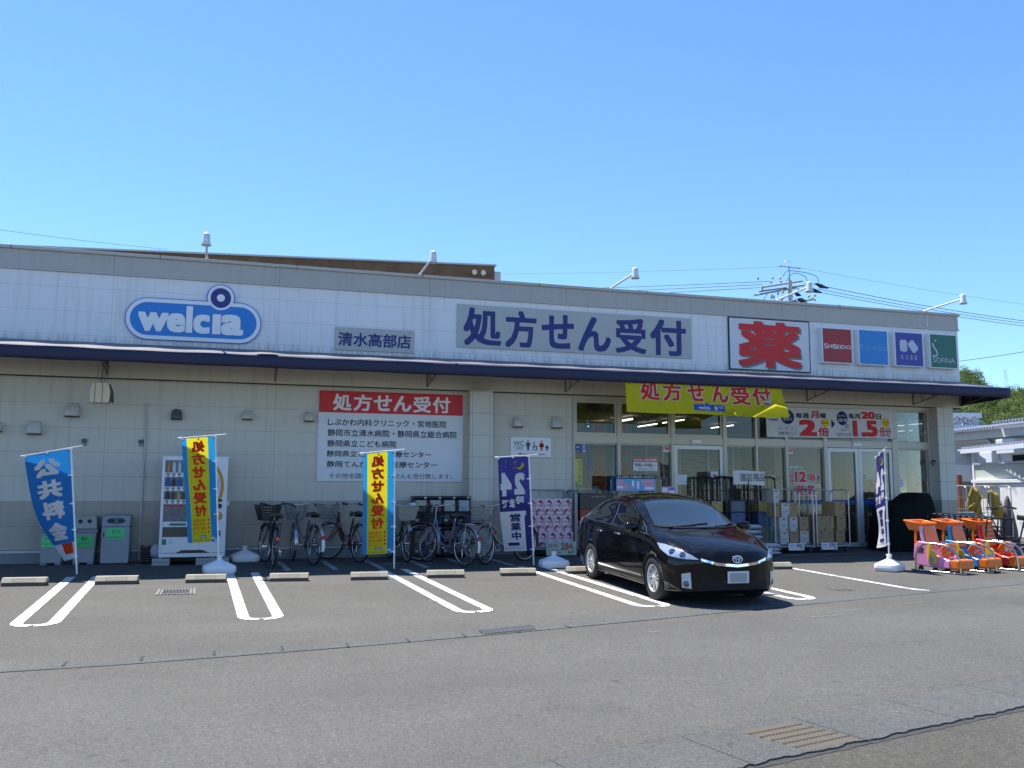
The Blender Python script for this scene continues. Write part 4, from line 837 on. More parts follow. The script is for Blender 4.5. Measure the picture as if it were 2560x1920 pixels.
ST = [ # Y, nose sweep, tail sweep, control points (x, z) from sill centre to roof centre
 (2.285, 1.0, 0, [(0, .21), (.56, .21), (.70, .29), (.78, .46), (.76, .60), (.66, .668), (.38, .70), (0, .712)]),
 (2.22, .97, 0, [(0, .175), (.66, .18), (.80, .27), (.85, .48), (.835, .655), (.71, .738), (.40, .765), (0, .775)]),
 (2.02, .80, 0, [(0, .165), (.74, .17), (.84, .26), (.872, .50), (.86, .72), (.735, .815), (.42, .845), (0, .855)]),
 (1.72, .45, 0, [(0, .165), (.76, .17), (.85, .255), (.874, .52), (.866, .78), (.735, .90), (.43, .925), (0, .938)]),
 (1.38, .12, 0, [(0, .165), (.76, .17), (.85, .25), (.874, .55), (.862, .84), (.735, .965), (.47, .995), (0, 1.012)]),
 (1.10, .0, 0, [(0, .165), (.76, .17), (.85, .25), (.872, .55), (.858, .875), (.765, .995), (.57, 1.062), (0, 1.10)]),
 (.74, 0, 0, [(0, .165), (.76, .17), (.85, .25), (.872, .55), (.855, .91), (.755, 1.06), (.63, 1.185), (0, 1.245)]),
 (.28, 0, 0, [(0, .165), (.76, .17), (.85, .25), (.872, .55), (.853, .935), (.742, 1.165), (.61, 1.368), (0, 1.43)]),
 (-.30, 0, 0, [(0, .165), (.76, .17), (.85, .25), (.872, .55), (.852, .955), (.738, 1.21), (.595, 1.455), (0, 1.532)]),
 (-.90, 0, 0, [(0, .165), (.76, .17), (.85, .25), (.872, .56), (.852, .975), (.738, 1.21), (.59, 1.435), (0, 1.515)]),
 (-1.40, 0, 0, [(0, .17), (.76, .175), (.85, .26), (.872, .58), (.853, .995), (.737, 1.18), (.58, 1.35), (0, 1.428)]),
 (-1.80, 0, .1, [(0, .20), (.75, .205), (.845, .29), (.865, .60), (.845, .995), (.74, 1.115), (.565, 1.215), (0, 1.275)]),
 (-2.04, 0, .4, [(0, .24), (.72, .245), (.83, .33), (.852, .62), (.82, .96), (.735, 1.045), (.555, 1.115), (0, 1.155)]),
 (-2.17, 0, .8, [(0, .30), (.64, .305), (.76, .39), (.80, .62), (.765, .87), (.69, .945), (.50, .985), (0, 1.005)]),
]
def body_point(i, j):
    i = max(0., min(len(ST)-1.0001, i)); j = max(0., min(6.9999, j)); ii, jj = int(i), int(j); fi, fj = i-ii, j-jj
    def ring_(k):
        k = max(0, min(len(ST)-1, k)); Y, nw, tw, P = ST[k]; Q = [(-P[1][0], P[1][1])]+P+[(-P[6][0], P[6][1])]
        q = Q[jj:jj+4]; x = crom([p[0] for p in q], fj); z = crom([p[1] for p in q], fj); return x, Y, z, nw, tw
    R = [ring_(ii+d) for d in (-1, 0, 1, 2)]
    x, Y, z, nw, tw = [crom([r[c] for r in R], fi) for c in range(5)]
    s_ = abs(x)/.87
    return Vector((x, Y-nw*.43*s_**2.7+tw*.16*s_**3, z))
NI, NJ = (len(ST)-1)*6, 35
pts = [[body_point(6*0+i*(len(ST)-1)/NI, j*7/NJ) for j in range(NJ+1)] for i in range(NI+1)]
q = MB(); W_ = 2*NJ+1
vs = []
for i in range(NI+1):
    row = pts[i]; vs += [Vector((-p.x, p.y, p.z)) for p in row[::-1]][:-0 or None][:NJ]+[Vector((0, row[0].y, row[0].z))]+row[1:] if False else []
    # ring goes: roof centre -> right side -> sill centre -> left side
    rg = [row[j] for j in range(NJ, -1, -1)]+[Vector((-row[j].x, row[j].y, row[j].z)) for j in range(1, NJ)]
    vs += rg
n = 2*NJ; fs = [(i*n+k, i*n+(k+1) % n, (i+1)*n+(k+1) % n, (i+1)*n+k) for i in range(NI) for k in range(n)]
def cap(r0, sgn, dY):
    global vs, fs
    base = r0*n; prev = list(range(base, base+n)); c0 = sum((vs[k] for k in prev), Vector())/n
    for s_, dy in ((.86, .35), (.6, .75), (.3, .95)):
        new = []
        for k in range(n):
            p = vs[base+k]; new.append(len(vs)); vs.append(Vector((p.x*s_, p.y+dY*dy*(1-0*abs(p.x))+(c0.y+0-p.y)*(1-s_)*.0, c0.z+(p.z-c0.z)*s_)))
        for k in range(n): fs.append((prev[k], prev[(k+1) % n], new[(k+1) % n], new[k]))
        prev = new
    fs.append(prev)
# make nose face follow the plan curve: caps bulge outward a little
def cap2(r0, dY, sweep):
    base = r0*n; prev = list(range(base, base+n)); zc = sum(vs[k].z for k in prev)/n
    Y0 = max((vs[k].y for k in prev), key=lambda y: y*(1 if dY > 0 else -1))
    for s_, dy in ((.90, .45), (.65, .8), (.3, 1.)):
        new = []
        for k in range(n):
            p = vs[base+k]; x = p.x*s_; new.append(len(vs)); vs.append(Vector((x, Y0+dY*dy-sweep*(abs(x)/.87)**2.7, zc+(p.z-zc)*s_)))
        for k in range(n): fs.append((prev[k], prev[(k+1) % n], new[(k+1) % n], new[k]))
        prev = new
    fs.append(prev)
cap2(0, .035, .43); cap2(NI, -.03, -.16)
q.add(vs, fs, 0, True); body = q.build('body', [CARP, MATB], car)
bm = bmesh.new(); bm.from_mesh(body.data); bmesh.ops.remove_doubles(bm, verts=bm.verts, dist=.0005); bmesh.ops.recalc_face_normals(bm, faces=bm.faces)
BODY = BVHTree.FromBMesh(bm); bm.to_mesh(body.data); bm.free()
cutm = MB()
for y in (1.35, -1.35):
    for s_ in (1, -1):
        cutm.cyl((s_*.52, y, .325), (s_*1.1, y, .325), .352, n=40, m=1)
cut = cutm.build('arch_cutter', [CARP, MATB], car)
md = body.modifiers.new('arch', 'BOOLEAN'); md.operation = 'DIFFERENCE'; md.object = cut; md.solver = 'EXACT'
dg = bpy.context.evaluated_depsgraph_get(); dg.update(); me2 = bpy.data.meshes.new_from_object(body.evaluated_get(dg)); body.modifiers.clear(); body.data = me2
bpy.data.objects.remove(cut)
def decal(name, m, poly, o3, d, step=.04, lift=.004, parent=car, thick=0., bvh=None):
    """a patch lying on the car skin: 2-D outline projected along d; o3(u,v) gives the ray start"""
    bvh = bvh or BODY; us = [p[0] for p in poly]; ws = [p[1] for p in poly]; P = []
    for i in range(len(poly)):
        a, b_ = Vector(poly[i]), Vector(poly[(i+1) % len(poly)]); k = max(1, int((b_-a).length/step)); P += [a.lerp(b_, j/k) for j in range(k)]
    nb = len(P); u = min(us)+step*.5
    def inside(x, y):
        c = False
        for i in range(len(poly)):
            (x0, y0), (x1, y1) = poly[i], poly[(i+1) % len(poly)]
            if (y0 > y) != (y1 > y) and x < (x1-x0)*(y-y0)/(y1-y0)+x0: c = not c
        return c
    pts_ = list(P)
    while u < max(us):
        v = min(ws)+step*.5
        while v < max(ws):
            if inside(u, v) and all((Vector((u, v))-p).length > step*.45 for p in P): pts_.append(Vector((u, v)))
            v += step
        u += step
    co, ed_, fc, *_ = geometry.delaunay_2d_cdt(pts_, [(i, (i+1) % nb) for i in range(nb)], [], 1, 1e-5)
    V = []; d = Vector(d).normalized()
    for c in co:
        s0 = Vector(o3(c.x, c.y)); h, nn, idx, ds = bvh.ray_cast(s0, d)
        if h is None: h, nn, idx, ds = bvh.find_nearest(s0+d*1.0); 
        if nn.dot(d) > 0: nn = -nn
        V.append(h+nn*lift)
    mb = MB(); mb.add(V, [list(f) for f in fc], 0, True); ob = mb.build(name, m, parent, fixn=False)
    # orient outward
    me = ob.data
    if me.polygons and sum((p.normal.dot(d) for p in me.polygons)) > 0: me.flip_normals()
    return ob
def skin(p, d, lift=.006):
    h, nn, i, ds = BODY.ray_cast(Vector(p), Vector(d).normalized())
    if h is None: h, nn, i, ds = BODY.find_nearest(Vector(p))
    if nn.dot(Vector(d)) > 0: nn = -nn
    return h+nn*lift
for s_ in (1, -1):
    side = lambda u, v, s_=s_: (s_*1.6, u, v); D = (-s_, 0, 0)
    decal('side_window', CGL, [(1.03, .955), (.64, .985), (.64, 1.135)], side, D)
    decal('side_window', CGL, [(.575, .99), (-.30, 1.012), (-.31, 1.40), (-.05, 1.383), (.20, 1.325), (.575, 1.172)], side, D)
    decal('side_window', CGL, [(-.385, 1.014), (-1.16, 1.04), (-1.25, 1.225), (-1.05, 1.32), (-.75, 1.378), (-.385, 1.40)], side, D)
    decal('side_window', CGL, [(-1.215, 1.045), (-1.60, 1.075), (-1.52, 1.135), (-1.30, 1.205)], side, D)
    tr = MB(); tr.tube([skin((s_*1.6, y, z), D) for y, z in ((1.08, .945), (.62, .972), (.1, .99), (-.34, 1.0), (-.9, 1.02), (-1.3, 1.036), (-1.6, 1.055), (-1.66, 1.075), (-1.62, 1.12), (-1.58, 1.16))], .009, 6)
    tr.tube([skin((s_*1.6, y, z), D) for y, z in ((1.08, .945), (.9, 1.03), (.72, 1.115))], .006, 6); tr.tube([skin((s_*1.6, y, z), D) for y, z in ((-1.19, 1.05), (-1.25, 1.13), (-1.28, 1.20))], .004, 5); tr.tube([skin((s_*1.6, y, z), D) for y, z in ((-.345, 1.02), (-.345, 1.2), (-.345, 1.36))], .004, 5)
    tr.build('window_trim', CHR, car)
    vz_ = MB(); vz_.tube([skin((s_*1.6, y, z), D, .012) for y, z in ((.56, 1.19), (.2, 1.33), (-.05, 1.396), (-.31, 1.412), (-.75, 1.39), (-1.05, 1.335), (-1.25, 1.245))], .012, 6); vz_.build('weather_shield', mat('smoked_acrylic', (.01, .008, .007), .12), car)
    hl_u = Vector((s_*.8, -.6, 0)); hl_d = Vector((-s_*.6, -.8, 0))
    def hp(u, v, U=hl_u, Dd=hl_d): return U*u-Dd*2.2+Vector((0, 0, v))+Dd*(-.9)
    hd = decal('headlight', LENS, [(-.90, .655), (-.66, .655), (-.44, .69), (-.29, .765), (-.215, .845), (-.36, .835), (-.58, .785), (-.78, .715)], hp, hl_d, .035, .006)
    for uu, vv, rr in ((-.50, .735, .046), (-.66, .705, .044)):
        c = skin(hp(uu, vv), hl_d, .012); pr = MB(); f2 = (-hl_d).normalized(); pr.lathe([(0, .008), (rr*.55, .007), (rr*.75, .003), (rr, .0), (rr*1.05, -.008)], (0, 0, 0), 'z', 18, xf=Matrix.Translation(c) @ f2.to_track_quat('Z', 'Y').to_matrix().to_4x4()); pr.build('projector_lamp', mat('projector_glass', (.10, .14, .26), .05, metal=.5, coat=1.), hd)
    fo = decal('fog_lamp', LENSW, [(-.79, .25), (-.65, .26), (-.645, .45), (-.775, .475)], hp, hl_d, .03, .006); c = skin(hp(-.715, .315), hl_d, .012); pr = MB(); pr.lathe([(0, .006), (.03, .004), (.042, 0), (.046, -.008)], (0, 0, 0), 'z', 16, xf=Matrix.Translation(c) @ (-hl_d).to_track_quat('Z', 'Y').to_matrix().to_4x4()); pr.build('bulb', mat('fog_glass', (.12, .12, .13), .08, metal=.6), fo)
    decal('tail_light', LENSW, [(-1.80, 1.115), (-1.90, 1.10), (-2.05, .93), (-2.10, .76), (-2.0, .73), (-1.93, .90), (-1.86, 1.02)], side, D, .03)
    for y0 in (.02, -.80):
        hn = MB(); hn.tube(bezier([skin((s_*1.6, y0+.08, .875), D, .008), skin((s_*1.6, y0+.04, .882), D, .034), skin((s_*1.6, y0-.10, .886), D, .034), skin((s_*1.6, y0-.15, .882), D, .008)]), .013, 8); hn.build('door_handle', CHR, car)
    sl = MB()
    pp = [skin((s_*1.6, y, .30), D, .004) for y in (.93, .5, 0, -.5, -.93)]; pq = [skin((s_*1.6, y, .335), D, .012) for y in (.93, .5, 0, -.5, -.93)]
    sl.add(pp+pq, [(i, i+1, 5+i+1, 5+i) for i in range(4)]); sl.build('sill_strip', CHR, car)
    for yy in ((.98, .955), (-.345, .33)): pass
    sm = MB()
    for P in ([(.86, .30), (.98, .50), (1.02, .80), (1.0, .93)], [(-.345, .29), (-.345, .6), (-.345, .99)], [(-.98, .42), (-1.10, .62), (-1.27, .8), (-1.22, 1.02)]): sm.tube([skin((s_*1.6, y, z), D, .0015) for y, z in P], .0035, 4)
    sm.build('door_seam', MATB, car)
    bd = MB(); bd.box(-.06, -.002, -.012, .06, .002, .012, xf=Matrix.Translation(skin((s_*1.6, 1.03, .66), D, .003)) @ Matrix.Rotation(math.pi/2, 4, 'Z')); bd.build('fender_badge', CHR, car)
    # mirror
    mr = MB(); seg = []
    for k in range(9):
        a = math.pi*k/8; seg.append((max(.004, math.sin(a)**.7), -math.cos(a)))
    mr.lathe([(r_*.085, h*.115) for r_, h in seg], (0, 0, 0), 'x', 18, xf=Matrix.Translation((s_*.955, .79, 1.035)) @ Matrix.Diagonal((1, .85, .95, 1)))
    mr.tube([(s_*.80, .80, .965), (s_*.86, .80, .975), (s_*.90, .79, 1.0)], [.035, .03, .035], 8); mr.build('door_mirror', CARP, car)
# windscreen, base to roof
dW = Vector((0, -.35, -1)); ws0 = lambda u, v: (u, v, 0)+() if False else Vector((u, v, 1.3))+Vector((0, .35, 1))*.6
wsP = [(0, 1.235), (.35, 1.205), (.60, 1.09), (.665, 1.0), (.63, .80), (.565, .42), (.52, .285), (.30, .262), (0, .255), (-.30, .262), (-.52, .285), (-.565, .42), (-.63, .80), (-.665, 1.0), (-.60, 1.09), (-.35, 1.205)]
def wso(u, v): return Vector((u, v, 1.02+(1.235-v)*.40))+Vector((0, .35, 1))*.8
decal('windscreen', CWS, wsP, wso, dW, .06, .005)
wp = MB()
for P in ([(.52, 1.20), (.20, 1.19), (-.15, 1.12)], [(-.22, 1.23), (-.42, 1.18), (-.62, 1.03)]): wp.tube([skin(wso(u, v), dW, .018) for u, v in P], .010, 5)
wp.build('wiper', MATB, car)
cw_ = MB(); cw_.tube([skin(wso(u, v), dW, .004) for u, v in ((.68, 1.03), (.61, 1.14), (.36, 1.25), (0, 1.28), (-.36, 1.25), (-.61, 1.14), (-.68, 1.03))], .016, 6); cw_.build('cowl', MATB, car)
hs = MB()
for s_ in (1, -1): hs.tube([skin((s_*x, y, 1.6), (0, 0, -1), .002) for x, y in ((.66, 1.14), (.655, 1.45), (.62, 1.75), (.52, 2.02))], .004, 4)
hs.tube([skin((x, y, 1.6), (0, 0, -1), .002) for x, y in ((.52, 2.02), (.3, 2.10), (0, 2.125), (-.3, 2.10), (-.52, 2.02))], .004, 4); hs.build('bonnet_seam', MATB, car)
rs = MB()
for s_ in (1, -1): rs.tube([skin((s_*x, y, 2), (0, 0, -1), .002) for x, y in ((.555, .20), (.54, -.3), (.535, -.9), (.53, -1.4))], .007, 5)
rs.tube([skin((0, -1.25, 2), (0, 0, -1), 0), skin((0, -1.25, 2), (0, 0, -1), 0)+Vector((0, -.13, .12))], .005, 5); rs.build('roof_moulding', MATB, car)
front = lambda u, v: (u, 3.2, v); DF = (0, -1, 0)
gr = [(.50, .672), (.30, .618), (0, .592), (-.30, .618), (-.50, .672), (-.50, .640), (-.30, .583), (0, .556), (.30, .583), (.50, .640)]
decal('grille_bar', CHR, gr, front, DF, .03, .012)
decal('upper_grille', MATB, [(.44, .678), (.25, .655), (0, .645), (-.25, .655), (-.44, .678), (-.28, .628), (0, .605), (.28, .628)], front, DF, .03, .004)
decal('lower_grille', MATB, [(.56, .24), (.50, .345), (-.50, .345), (-.56, .24)], front, DF, .05, .004)
em = MB(); ec = skin((0, 3, .662), DF, .012)
def ell(a, b_, dz=0): return [ec+Vector((a*math.cos(2*math.pi*k/28), .004, dz+b_*math.sin(2*math.pi*k/28))) for k in range(28)]
em.tube(ell(.072, .050), .0075, 6, closed=True); em.tube(ell(.026, .046, .0), .006, 6, closed=True); em.tube(ell(.055, .018, .022), .006, 6, closed=True)
eo = em.build('emblem', CHR, car); e2 = MB(); e2.add([p+Vector((0, -.004, 0)) for p in ell(.07, .048)], [list(range(28))]); e2.build('emblem_back', mat('emblem_blue', (.01, .03, .25), .2), eo)
pl = MB(); pc = skin((0, 3, .42), DF, .02); pl.box(-.165, -.006, -.0825, .165, .006, .0825, xf=Matrix.Translation(pc)); po = pl.build('number_plate', mat('plate_white', (.60, .63, .66), .4), car, .004)
p2_ = MB(); p2_.add([(pc.x+x, pc.y+.0105, pc.z+z) for x, z in rrect(0, -.004, .128, .062, 0, 4, .02)], [list(range(20))]); p2_.build('covered_panel', mat('plate_grey', (.36, .345, .34), .5), po, fixn=False)
# wheels
for y in (1.35, -1.35):
    for s_ in (1, -1):
        wh = MB(); xo = s_*.86; prof = [(.205, -.10), (.235, -.105), (.285, -.10), (.309, -.085), (.3175, -.05), (.3175, .05), (.309, .085), (.285, .10), (.235, .105), (.205, .095)]
        wh.lathe([(r_, h) for r_, h in prof], (s_*.765, y, .3175), 'x', 40); wo = wh.build('wheel', TYRE, car)
        rm = MB(); X0 = s_*.765; o_ = s_*.092
        rm.lathe([(.205, o_*1.02), (.200, o_*1.05), (.188, o_*.98), (.183, o_*.2), (.183, -o_)], (X0, y, .3175), 'x', 40)
        for k in range(7):
            a0 = 2*math.pi*k/7+.2
            for da in (-.13, .13):
                c0, c1 = a0+da*.9, a0+da*1.25
                def pp_(r_, a, w_, h): return [(X0+h, y+r_*math.cos(a)-w_*math.sin(a), .3175+r_*math.sin(a)+w_*math.cos(a)), (X0+h, y+r_*math.cos(a)+w_*math.sin(a), .3175+r_*math.sin(a)-w_*math.cos(a))]
                A = pp_(.035, a0+da*1.5, .010, o_*.80); B = pp_(.192, c1, .0085, o_*.92); A2 = pp_(.035, a0+da*1.5, .010, o_*.45); B2 = pp_(.192, c1, .0085, o_*.6)
                rm.add(A+B+A2+B2, [(0, 1, 3, 2), (4, 6, 7, 5), (0, 2, 6, 4), (1, 5, 7, 3)])
        rm.lathe([(0, o_*.95), (.022, o_*.93), (.03, o_*.85), (.052, o_*.80), (.055, o_*.3)], (X0, y, .3175), 'x', 20); rm.build('rim', RIM, wo)
        dk_ = MB(); dk_.lathe([(0, o_*.15), (.182, o_*.12)], (X0, y, .3175), 'x', 28); dk_.lathe([(.05, o_*.25), (.125, o_*.22), (.128, o_*.1)], (X0, y, .3175), 'x', 28); dk_.build('brake_disc', mat('brake_dark', (.03, .03, .032), .5, .5), wo)
# ================================================================== STREET THINGS
STOPM = mat('wheel_stop_concrete', (.36, .325, .24), .85, var=.14, vs=14, bump=.2, bs=120)
def wheel_stop(x0, y0, x1, y1, label):
    L = math.hypot(x1-x0, y1-y0); a = math.atan2(y1-y0, x1-x0); cx, cy = (x0+x1)/2, (y0+y1)/2
    r = empty('wheel_stop', label, 'wheel stop', (cx, cy+.09, gz(cy+.09)), a, 'concrete wheel stops'); h = L/2
    q = MB(); q.prism([(-.085, .046), (-.030, .118), (.045, .118), (.085, .046)], -h, h, 'x'); q.build('block', STOPM, r, .008)
    q = MB(); q.box(-h+.004, -.080, -.01, h-.004, .08, .044); q.build('base_strip', mat('wheel_stop_base', (.10, .075, .06), .9, var=.2), r)
    q = MB(); f = lambda x, t: (x, -.085+.055*t-.004, .046+.072*t+.003)
    for t0, t1, a_, b_ in ((.30, .35, -.5, .5), (.80, .85, -.5, .5), (.35, .80, -.5, -.485), (.35, .80, .485, .5)): q.add([f(a_*h, t0), f(b_*h, t0), f(b_*h, t1), f(a_*h, t1)], [(0, 1, 2, 3)])
    q.build('groove', mat('groove_dark', (.20, .17, .12), .9), r)
for c, l in (((-.84, -3.36, -.24, -3.42), 'concrete wheel stop cut by the left edge of the photo'), ((.41, -3.44, 1.0, -3.50), 'concrete wheel stop in front of the grey bottle bin'), ((1.67, -3.53, 2.25, -3.58), 'concrete wheel stop in front of the tank base of the vending machine flag'), ((2.89, -3.62, 3.47, -3.69), 'concrete wheel stop in front of the black bicycle'), ((4.11, -3.73, 4.69, -3.79), 'concrete wheel stop just left of the pole of the middle yellow flag'), ((5.33, -3.71, 5.93, -3.79), 'concrete wheel stop in front of the silver blue bicycle'), ((6.56, -3.71, 7.15, -3.78), 'concrete wheel stop below the navy flag, left of the car'), ((7.74, -3.67, 8.36, -3.74), 'concrete wheel stop half hidden behind the rear wheel of the car'), ((11.42, -3.78, 12.01, -3.83), 'concrete wheel stop showing right of the car')): wheel_stop(*c, l)
# ---- bins
BING = mat('bin_grey', (.27, .285, .30), .5, var=.1, vs=6); GREENP = mat('green_paper', (.05, .50, .14), .55, var=.04); GREENP2 = mat('green_paper_light', (.10, .62, .22), .55, var=.04)
def paper(r, x0, x1, z0, z1, y, m, items, tilt=0.):
    q = MB(); q.box(x0, y-.003, z0, x1, y, z1); o = q.build('paper_notice', m, r); q = MB()
    for s_, a, b, c, d in items: letters(q, s_, a, b, c, d, y-.005, 0, .012)
    q.build('lettering', BLACK, o, fixn=False); return o
def bin_a(x, y, label, word, pm, wordbox):
    r = empty('recycling_bin', label, 'bin', (x, y, gz(y)), 0, 'recycling bins by the wall'); q = MB()
    def rr(w_, d_, z): return [(-w_, -d_, z), (w_, -d_, z), (w_, d_, z), (-w_, d_, z)]
    R = [rr(.165, .19, .03), rr(.182, .205, .30), rr(.197, .218, .56)]; q.add([p for k in R for p in k], [(4*i+k, 4*i+(k+1) % 4, 4*i+4+(k+1) % 4, 4*i+4+k) for i in range(2) for k in range(4)]+[(0, 3, 2, 1), (8, 9, 10, 11)])
    q.box(-.168, -.195, 0, -.06, .19, .028); q.box(.06, -.195, 0, .168, .19, .028); q.build('body', BING, r, .012)
    q = MB(); q.box(-.215, -.235, .562, .215, .225, .60); q.box(-.212, -.23, .604, .212, .22, .625); q.build('rim', BING, r, .01)
    q = MB(); R = [rr(.20, .22, .627), rr(.178, .18, .845)]; q.add([p for k in R for p in k], [(k, (k+1) % 4, 4+(k+1) % 4, 4+k) for k in range(4)]+[(4, 5, 6, 7), (0, 3, 2, 1)]); lid = q.build('hood', mat('bin_hood', (.34, .34, .30), .5, var=.1, vs=5), r, .015)
    q = MB()
    for dx in (-.075, .075): disc(q, dx, .755, .036, .036, -.205, 0, 20)
    q.build('slot', BLACKP, lid, fixn=False); paper(r, -.15, .15, .31, .505, -.222, pm, [(word, *wordbox), ('缶・ビン以外のゴミは', -.12, .12, .375, .392), ('入れないでください', -.12, .10, .352, .368)])
bin_a(-.72, -.20, 'grey hooded recycling bin with a green notice reading PET bottles, furthest left', 'ペットボトル', GREENP2, (-.11, .12, .44, .49)); bin_a(-.195, -.21, 'grey hooded recycling bin partly hidden behind the blue flag', '缶', GREENP, (-.05, .05, .42, .49))
r = empty('recycling_bin', 'tall grey cabinet bin with an oval recess and a green notice', 'bin', (.32, -.26, -.006), 0, 'recycling bins by the wall')
q = MB(); q.prism([(-.20, .02), (-.20, .655), (.20, .655), (.20, .02)], -.232, .232, 'x'); q.build('body', mat('cabinet_bin_grey', (.28, .305, .34), .45, var=.08), r, .008)
q = MB(); q.prism([(-.20, .66), (-.17, .855), (.20, .87), (.20, .66)], -.232, .232, 'x'); top = q.build('hood', MATS['cabinet_bin_grey'], r, .012)
q = MB()
def onh(x, z): return (x, -.20+.03*(z-.66)/.195-.0035, z)
q.add([onh(.165*math.cos(a*.2244), .765+.055*math.sin(a*.2244)) for a in range(28)], [list(range(28))]); q.build('recess', mat('recess_grey', (.10, .11, .12), .4), top, fixn=False)
q = MB()
for dx in (-.082, .082): q.add([(lambda p: (p[0], p[1]-.003, p[2]))(onh(dx+.055*math.cos(a*.2618), .765+.038*math.sin(a*.2618))) for a in range(24)], [list(range(24))])
q.build('slot', BLACKP, top, fixn=False); q = MB(); q.box(-.205, -.206, .48, -.185, -.201, .56); q.build('handle', BLACKP, r)
q = MB(); q.box(-.215, -.18, 0, .215, .18, .02); q.build('plinth', BLACKP, r)
paper(r, -.15, .15, .44, .64, -.203, GREENP2, [('ビン', -.05, .08, .55, .61), ('缶・ペットボトル以外のゴミは', -.12, .11, .482, .495), ('入れないでください', -.12, .08, .462, .475)])
# ---- vending machine on concrete blocks
vm = empty('vending_machine', 'white drinks vending machine raised on concrete blocks, half hidden by a yellow flag', 'vending machine', (1.64, -.52, .125)); VW = mat('vending_white', (.72, .73, .76), .35, var=.03)
q = MB(); q.box(-.56, -.30, .0, .56, .35, 1.795); q.build('cabinet', VW, vm, .012)
q = MB(); q.box(-.56, -.352, .075, -.512, -.302, 1.79); q.box(.13, -.352, .075, .56, -.302, 1.79); q.box(-.511, -.352, 1.715, .129, -.302, 1.79); q.box(-.511, -.352, .53, .129, -.302, .625); q.box(-.511, -.352, .075, .129, -.302, .355); q.prism([(-.56, .0), (.56, .0), (.56, .07), (-.56, .07)], -.345, -.302, 'y')
dr = q.build('door', VW, vm, .006); q = MB(); q.prism([(-.28, .075), (-.17, .125), (.17, .125), (.28, .075)], -.356, -.353, 'y'); q.build('kick_recess', BLACKP, dr)
q = MB(); q.box(-.511, -.345, .36, .129, -.31, .528); q.build('dispensing_slot', mat('slot_dark', (.03, .035, .035), .3), dr)
CANS = [mat('can_'+n_, c, .35, var=.25, vs=30) for n_, c in (('orange', (.55, .18, .03)), ('white', (.6, .6, .6)), ('blue', (.05, .10, .35)), ('brown', (.10, .05, .03)), ('yellow', (.5, .36, .06)), ('black', (.03, .03, .03)), ('green', (.06, .22, .10)))]
q = MB(); q.box(-.51, -.308, .63, .128, -.302, 1.71); q.build('display_back', mat('display_blue_grey', (.20, .27, .32), .6), vm)
pats = ((0, 1, 1, 2, 0, 6), (2, 5, 2, 4, 3, 1), (5, 3, 4, 3, 5, 3)); random.seed(3)
for rI, z in enumerate((1.50, 1.25, 1.02)):
    q = MB()
    for k in range(6): q.lathe([(.0, 0), (.027, .0), (.029, .01), (.029, .105 if rI else .13), (.013, .135 if rI else .17), (.012, .15 if rI else .19), (0, .15 if rI else .19)], (-.455+.093*k, -.325, z), 'z', 12, pats[rI][k])
    q.build('sample_drinks', CANS, vm); q = MB(); q.box(-.508, -.346, z-.085, .126, -.312, z-.004); st = q.build('price_rail', VW, vm); q = MB()
    for k in range(6): q = MB(); rect(q, -.485+.093*k, -.43+.093*k, z-.045, z-.018, -.348); q.build('select_button', mat('button_dark', (.05, .07, .10), .4), st, fixn=False); q = MB(); rect(q, -.48+.093*k, -.435+.093*k, z-.075, z-.058, -.348); q.build('price_tag', MATS['button_dark'], st, fixn=False)
q = MB(); q.box(-.508, -.344, .64, .126, -.312, .90); po = q.build('advert_panel', mat('advert_print', (.14, .13, .14), .4, var=.8, vs=14), vm); q = MB(); rect(q, -.508, .126, .885, .925, -.3455); q.build('advert_heading', mat('advert_red', (.40, .05, .06), .4), po, fixn=False)
q = MB(); q.add([(.16+.34*math.cos(rad(a)), -.3535, 1.25+.46*math.sin(rad(a))) for a in range(-50, 71, 8)]+[(.16+.28*math.cos(rad(a)), -.3535, 1.25+.42*math.sin(rad(a))) for a in range(70, -51, -8)], [(i, i+1, 30-i, 31-i) for i in range(15)]); q.build('orange_arc', mat('orange_print', (.60, .26, .03), .4), dr, fixn=False)
q = MB(); q.add([(.15+.27*math.cos(rad(a)), -.3535, 1.25+.40*math.sin(rad(a))) for a in range(-50, 71, 10)]+[(.15, -.3535, 1.60), (.15, -.3535, .95)], [list(range(15))]); q.build('pale_panel', mat('pale_blue_print', (.30, .50, .66), .4), dr, fixn=False)
q = MB(); disc(q, .42, .72, .075, .08, -.3535); q.build('orange_disc', MATS['orange_print'], dr, fixn=False); q = MB(); q.box(.40, -.362, .98, .48, -.353, 1.02); q.prism(circ(.43, .90, .05, .045, 18), -.362, -.353, 'y'); q.box(.38, -.36, .36, .47, -.353, .46); q.build('coin_slot', BLACKP, dr, .004)
q = MB(); rect(q, -.51, -.44, .22, .32, -.3535); rect(q, -.40, -.12, .555, .60, -.3535); q.build('sticker', mat('sticker_green', (.02, .16, .10), .4), dr, fixn=False); q = MB(); q.add([v for P in ring(-.36, .275, .038, .038, .012, 16) for v in [(x, -.3535, z) for x, z in P]], [tuple(range(4*i, 4*i+4)) for i in range(16)]); q.build('recycle_mark', MATS['pale_blue_print'], dr, fixn=False)
q = MB(); q.box(.565, -.1, .90, .60, -.02, .99); q.build('side_switch', WHITEP, vm, .004)
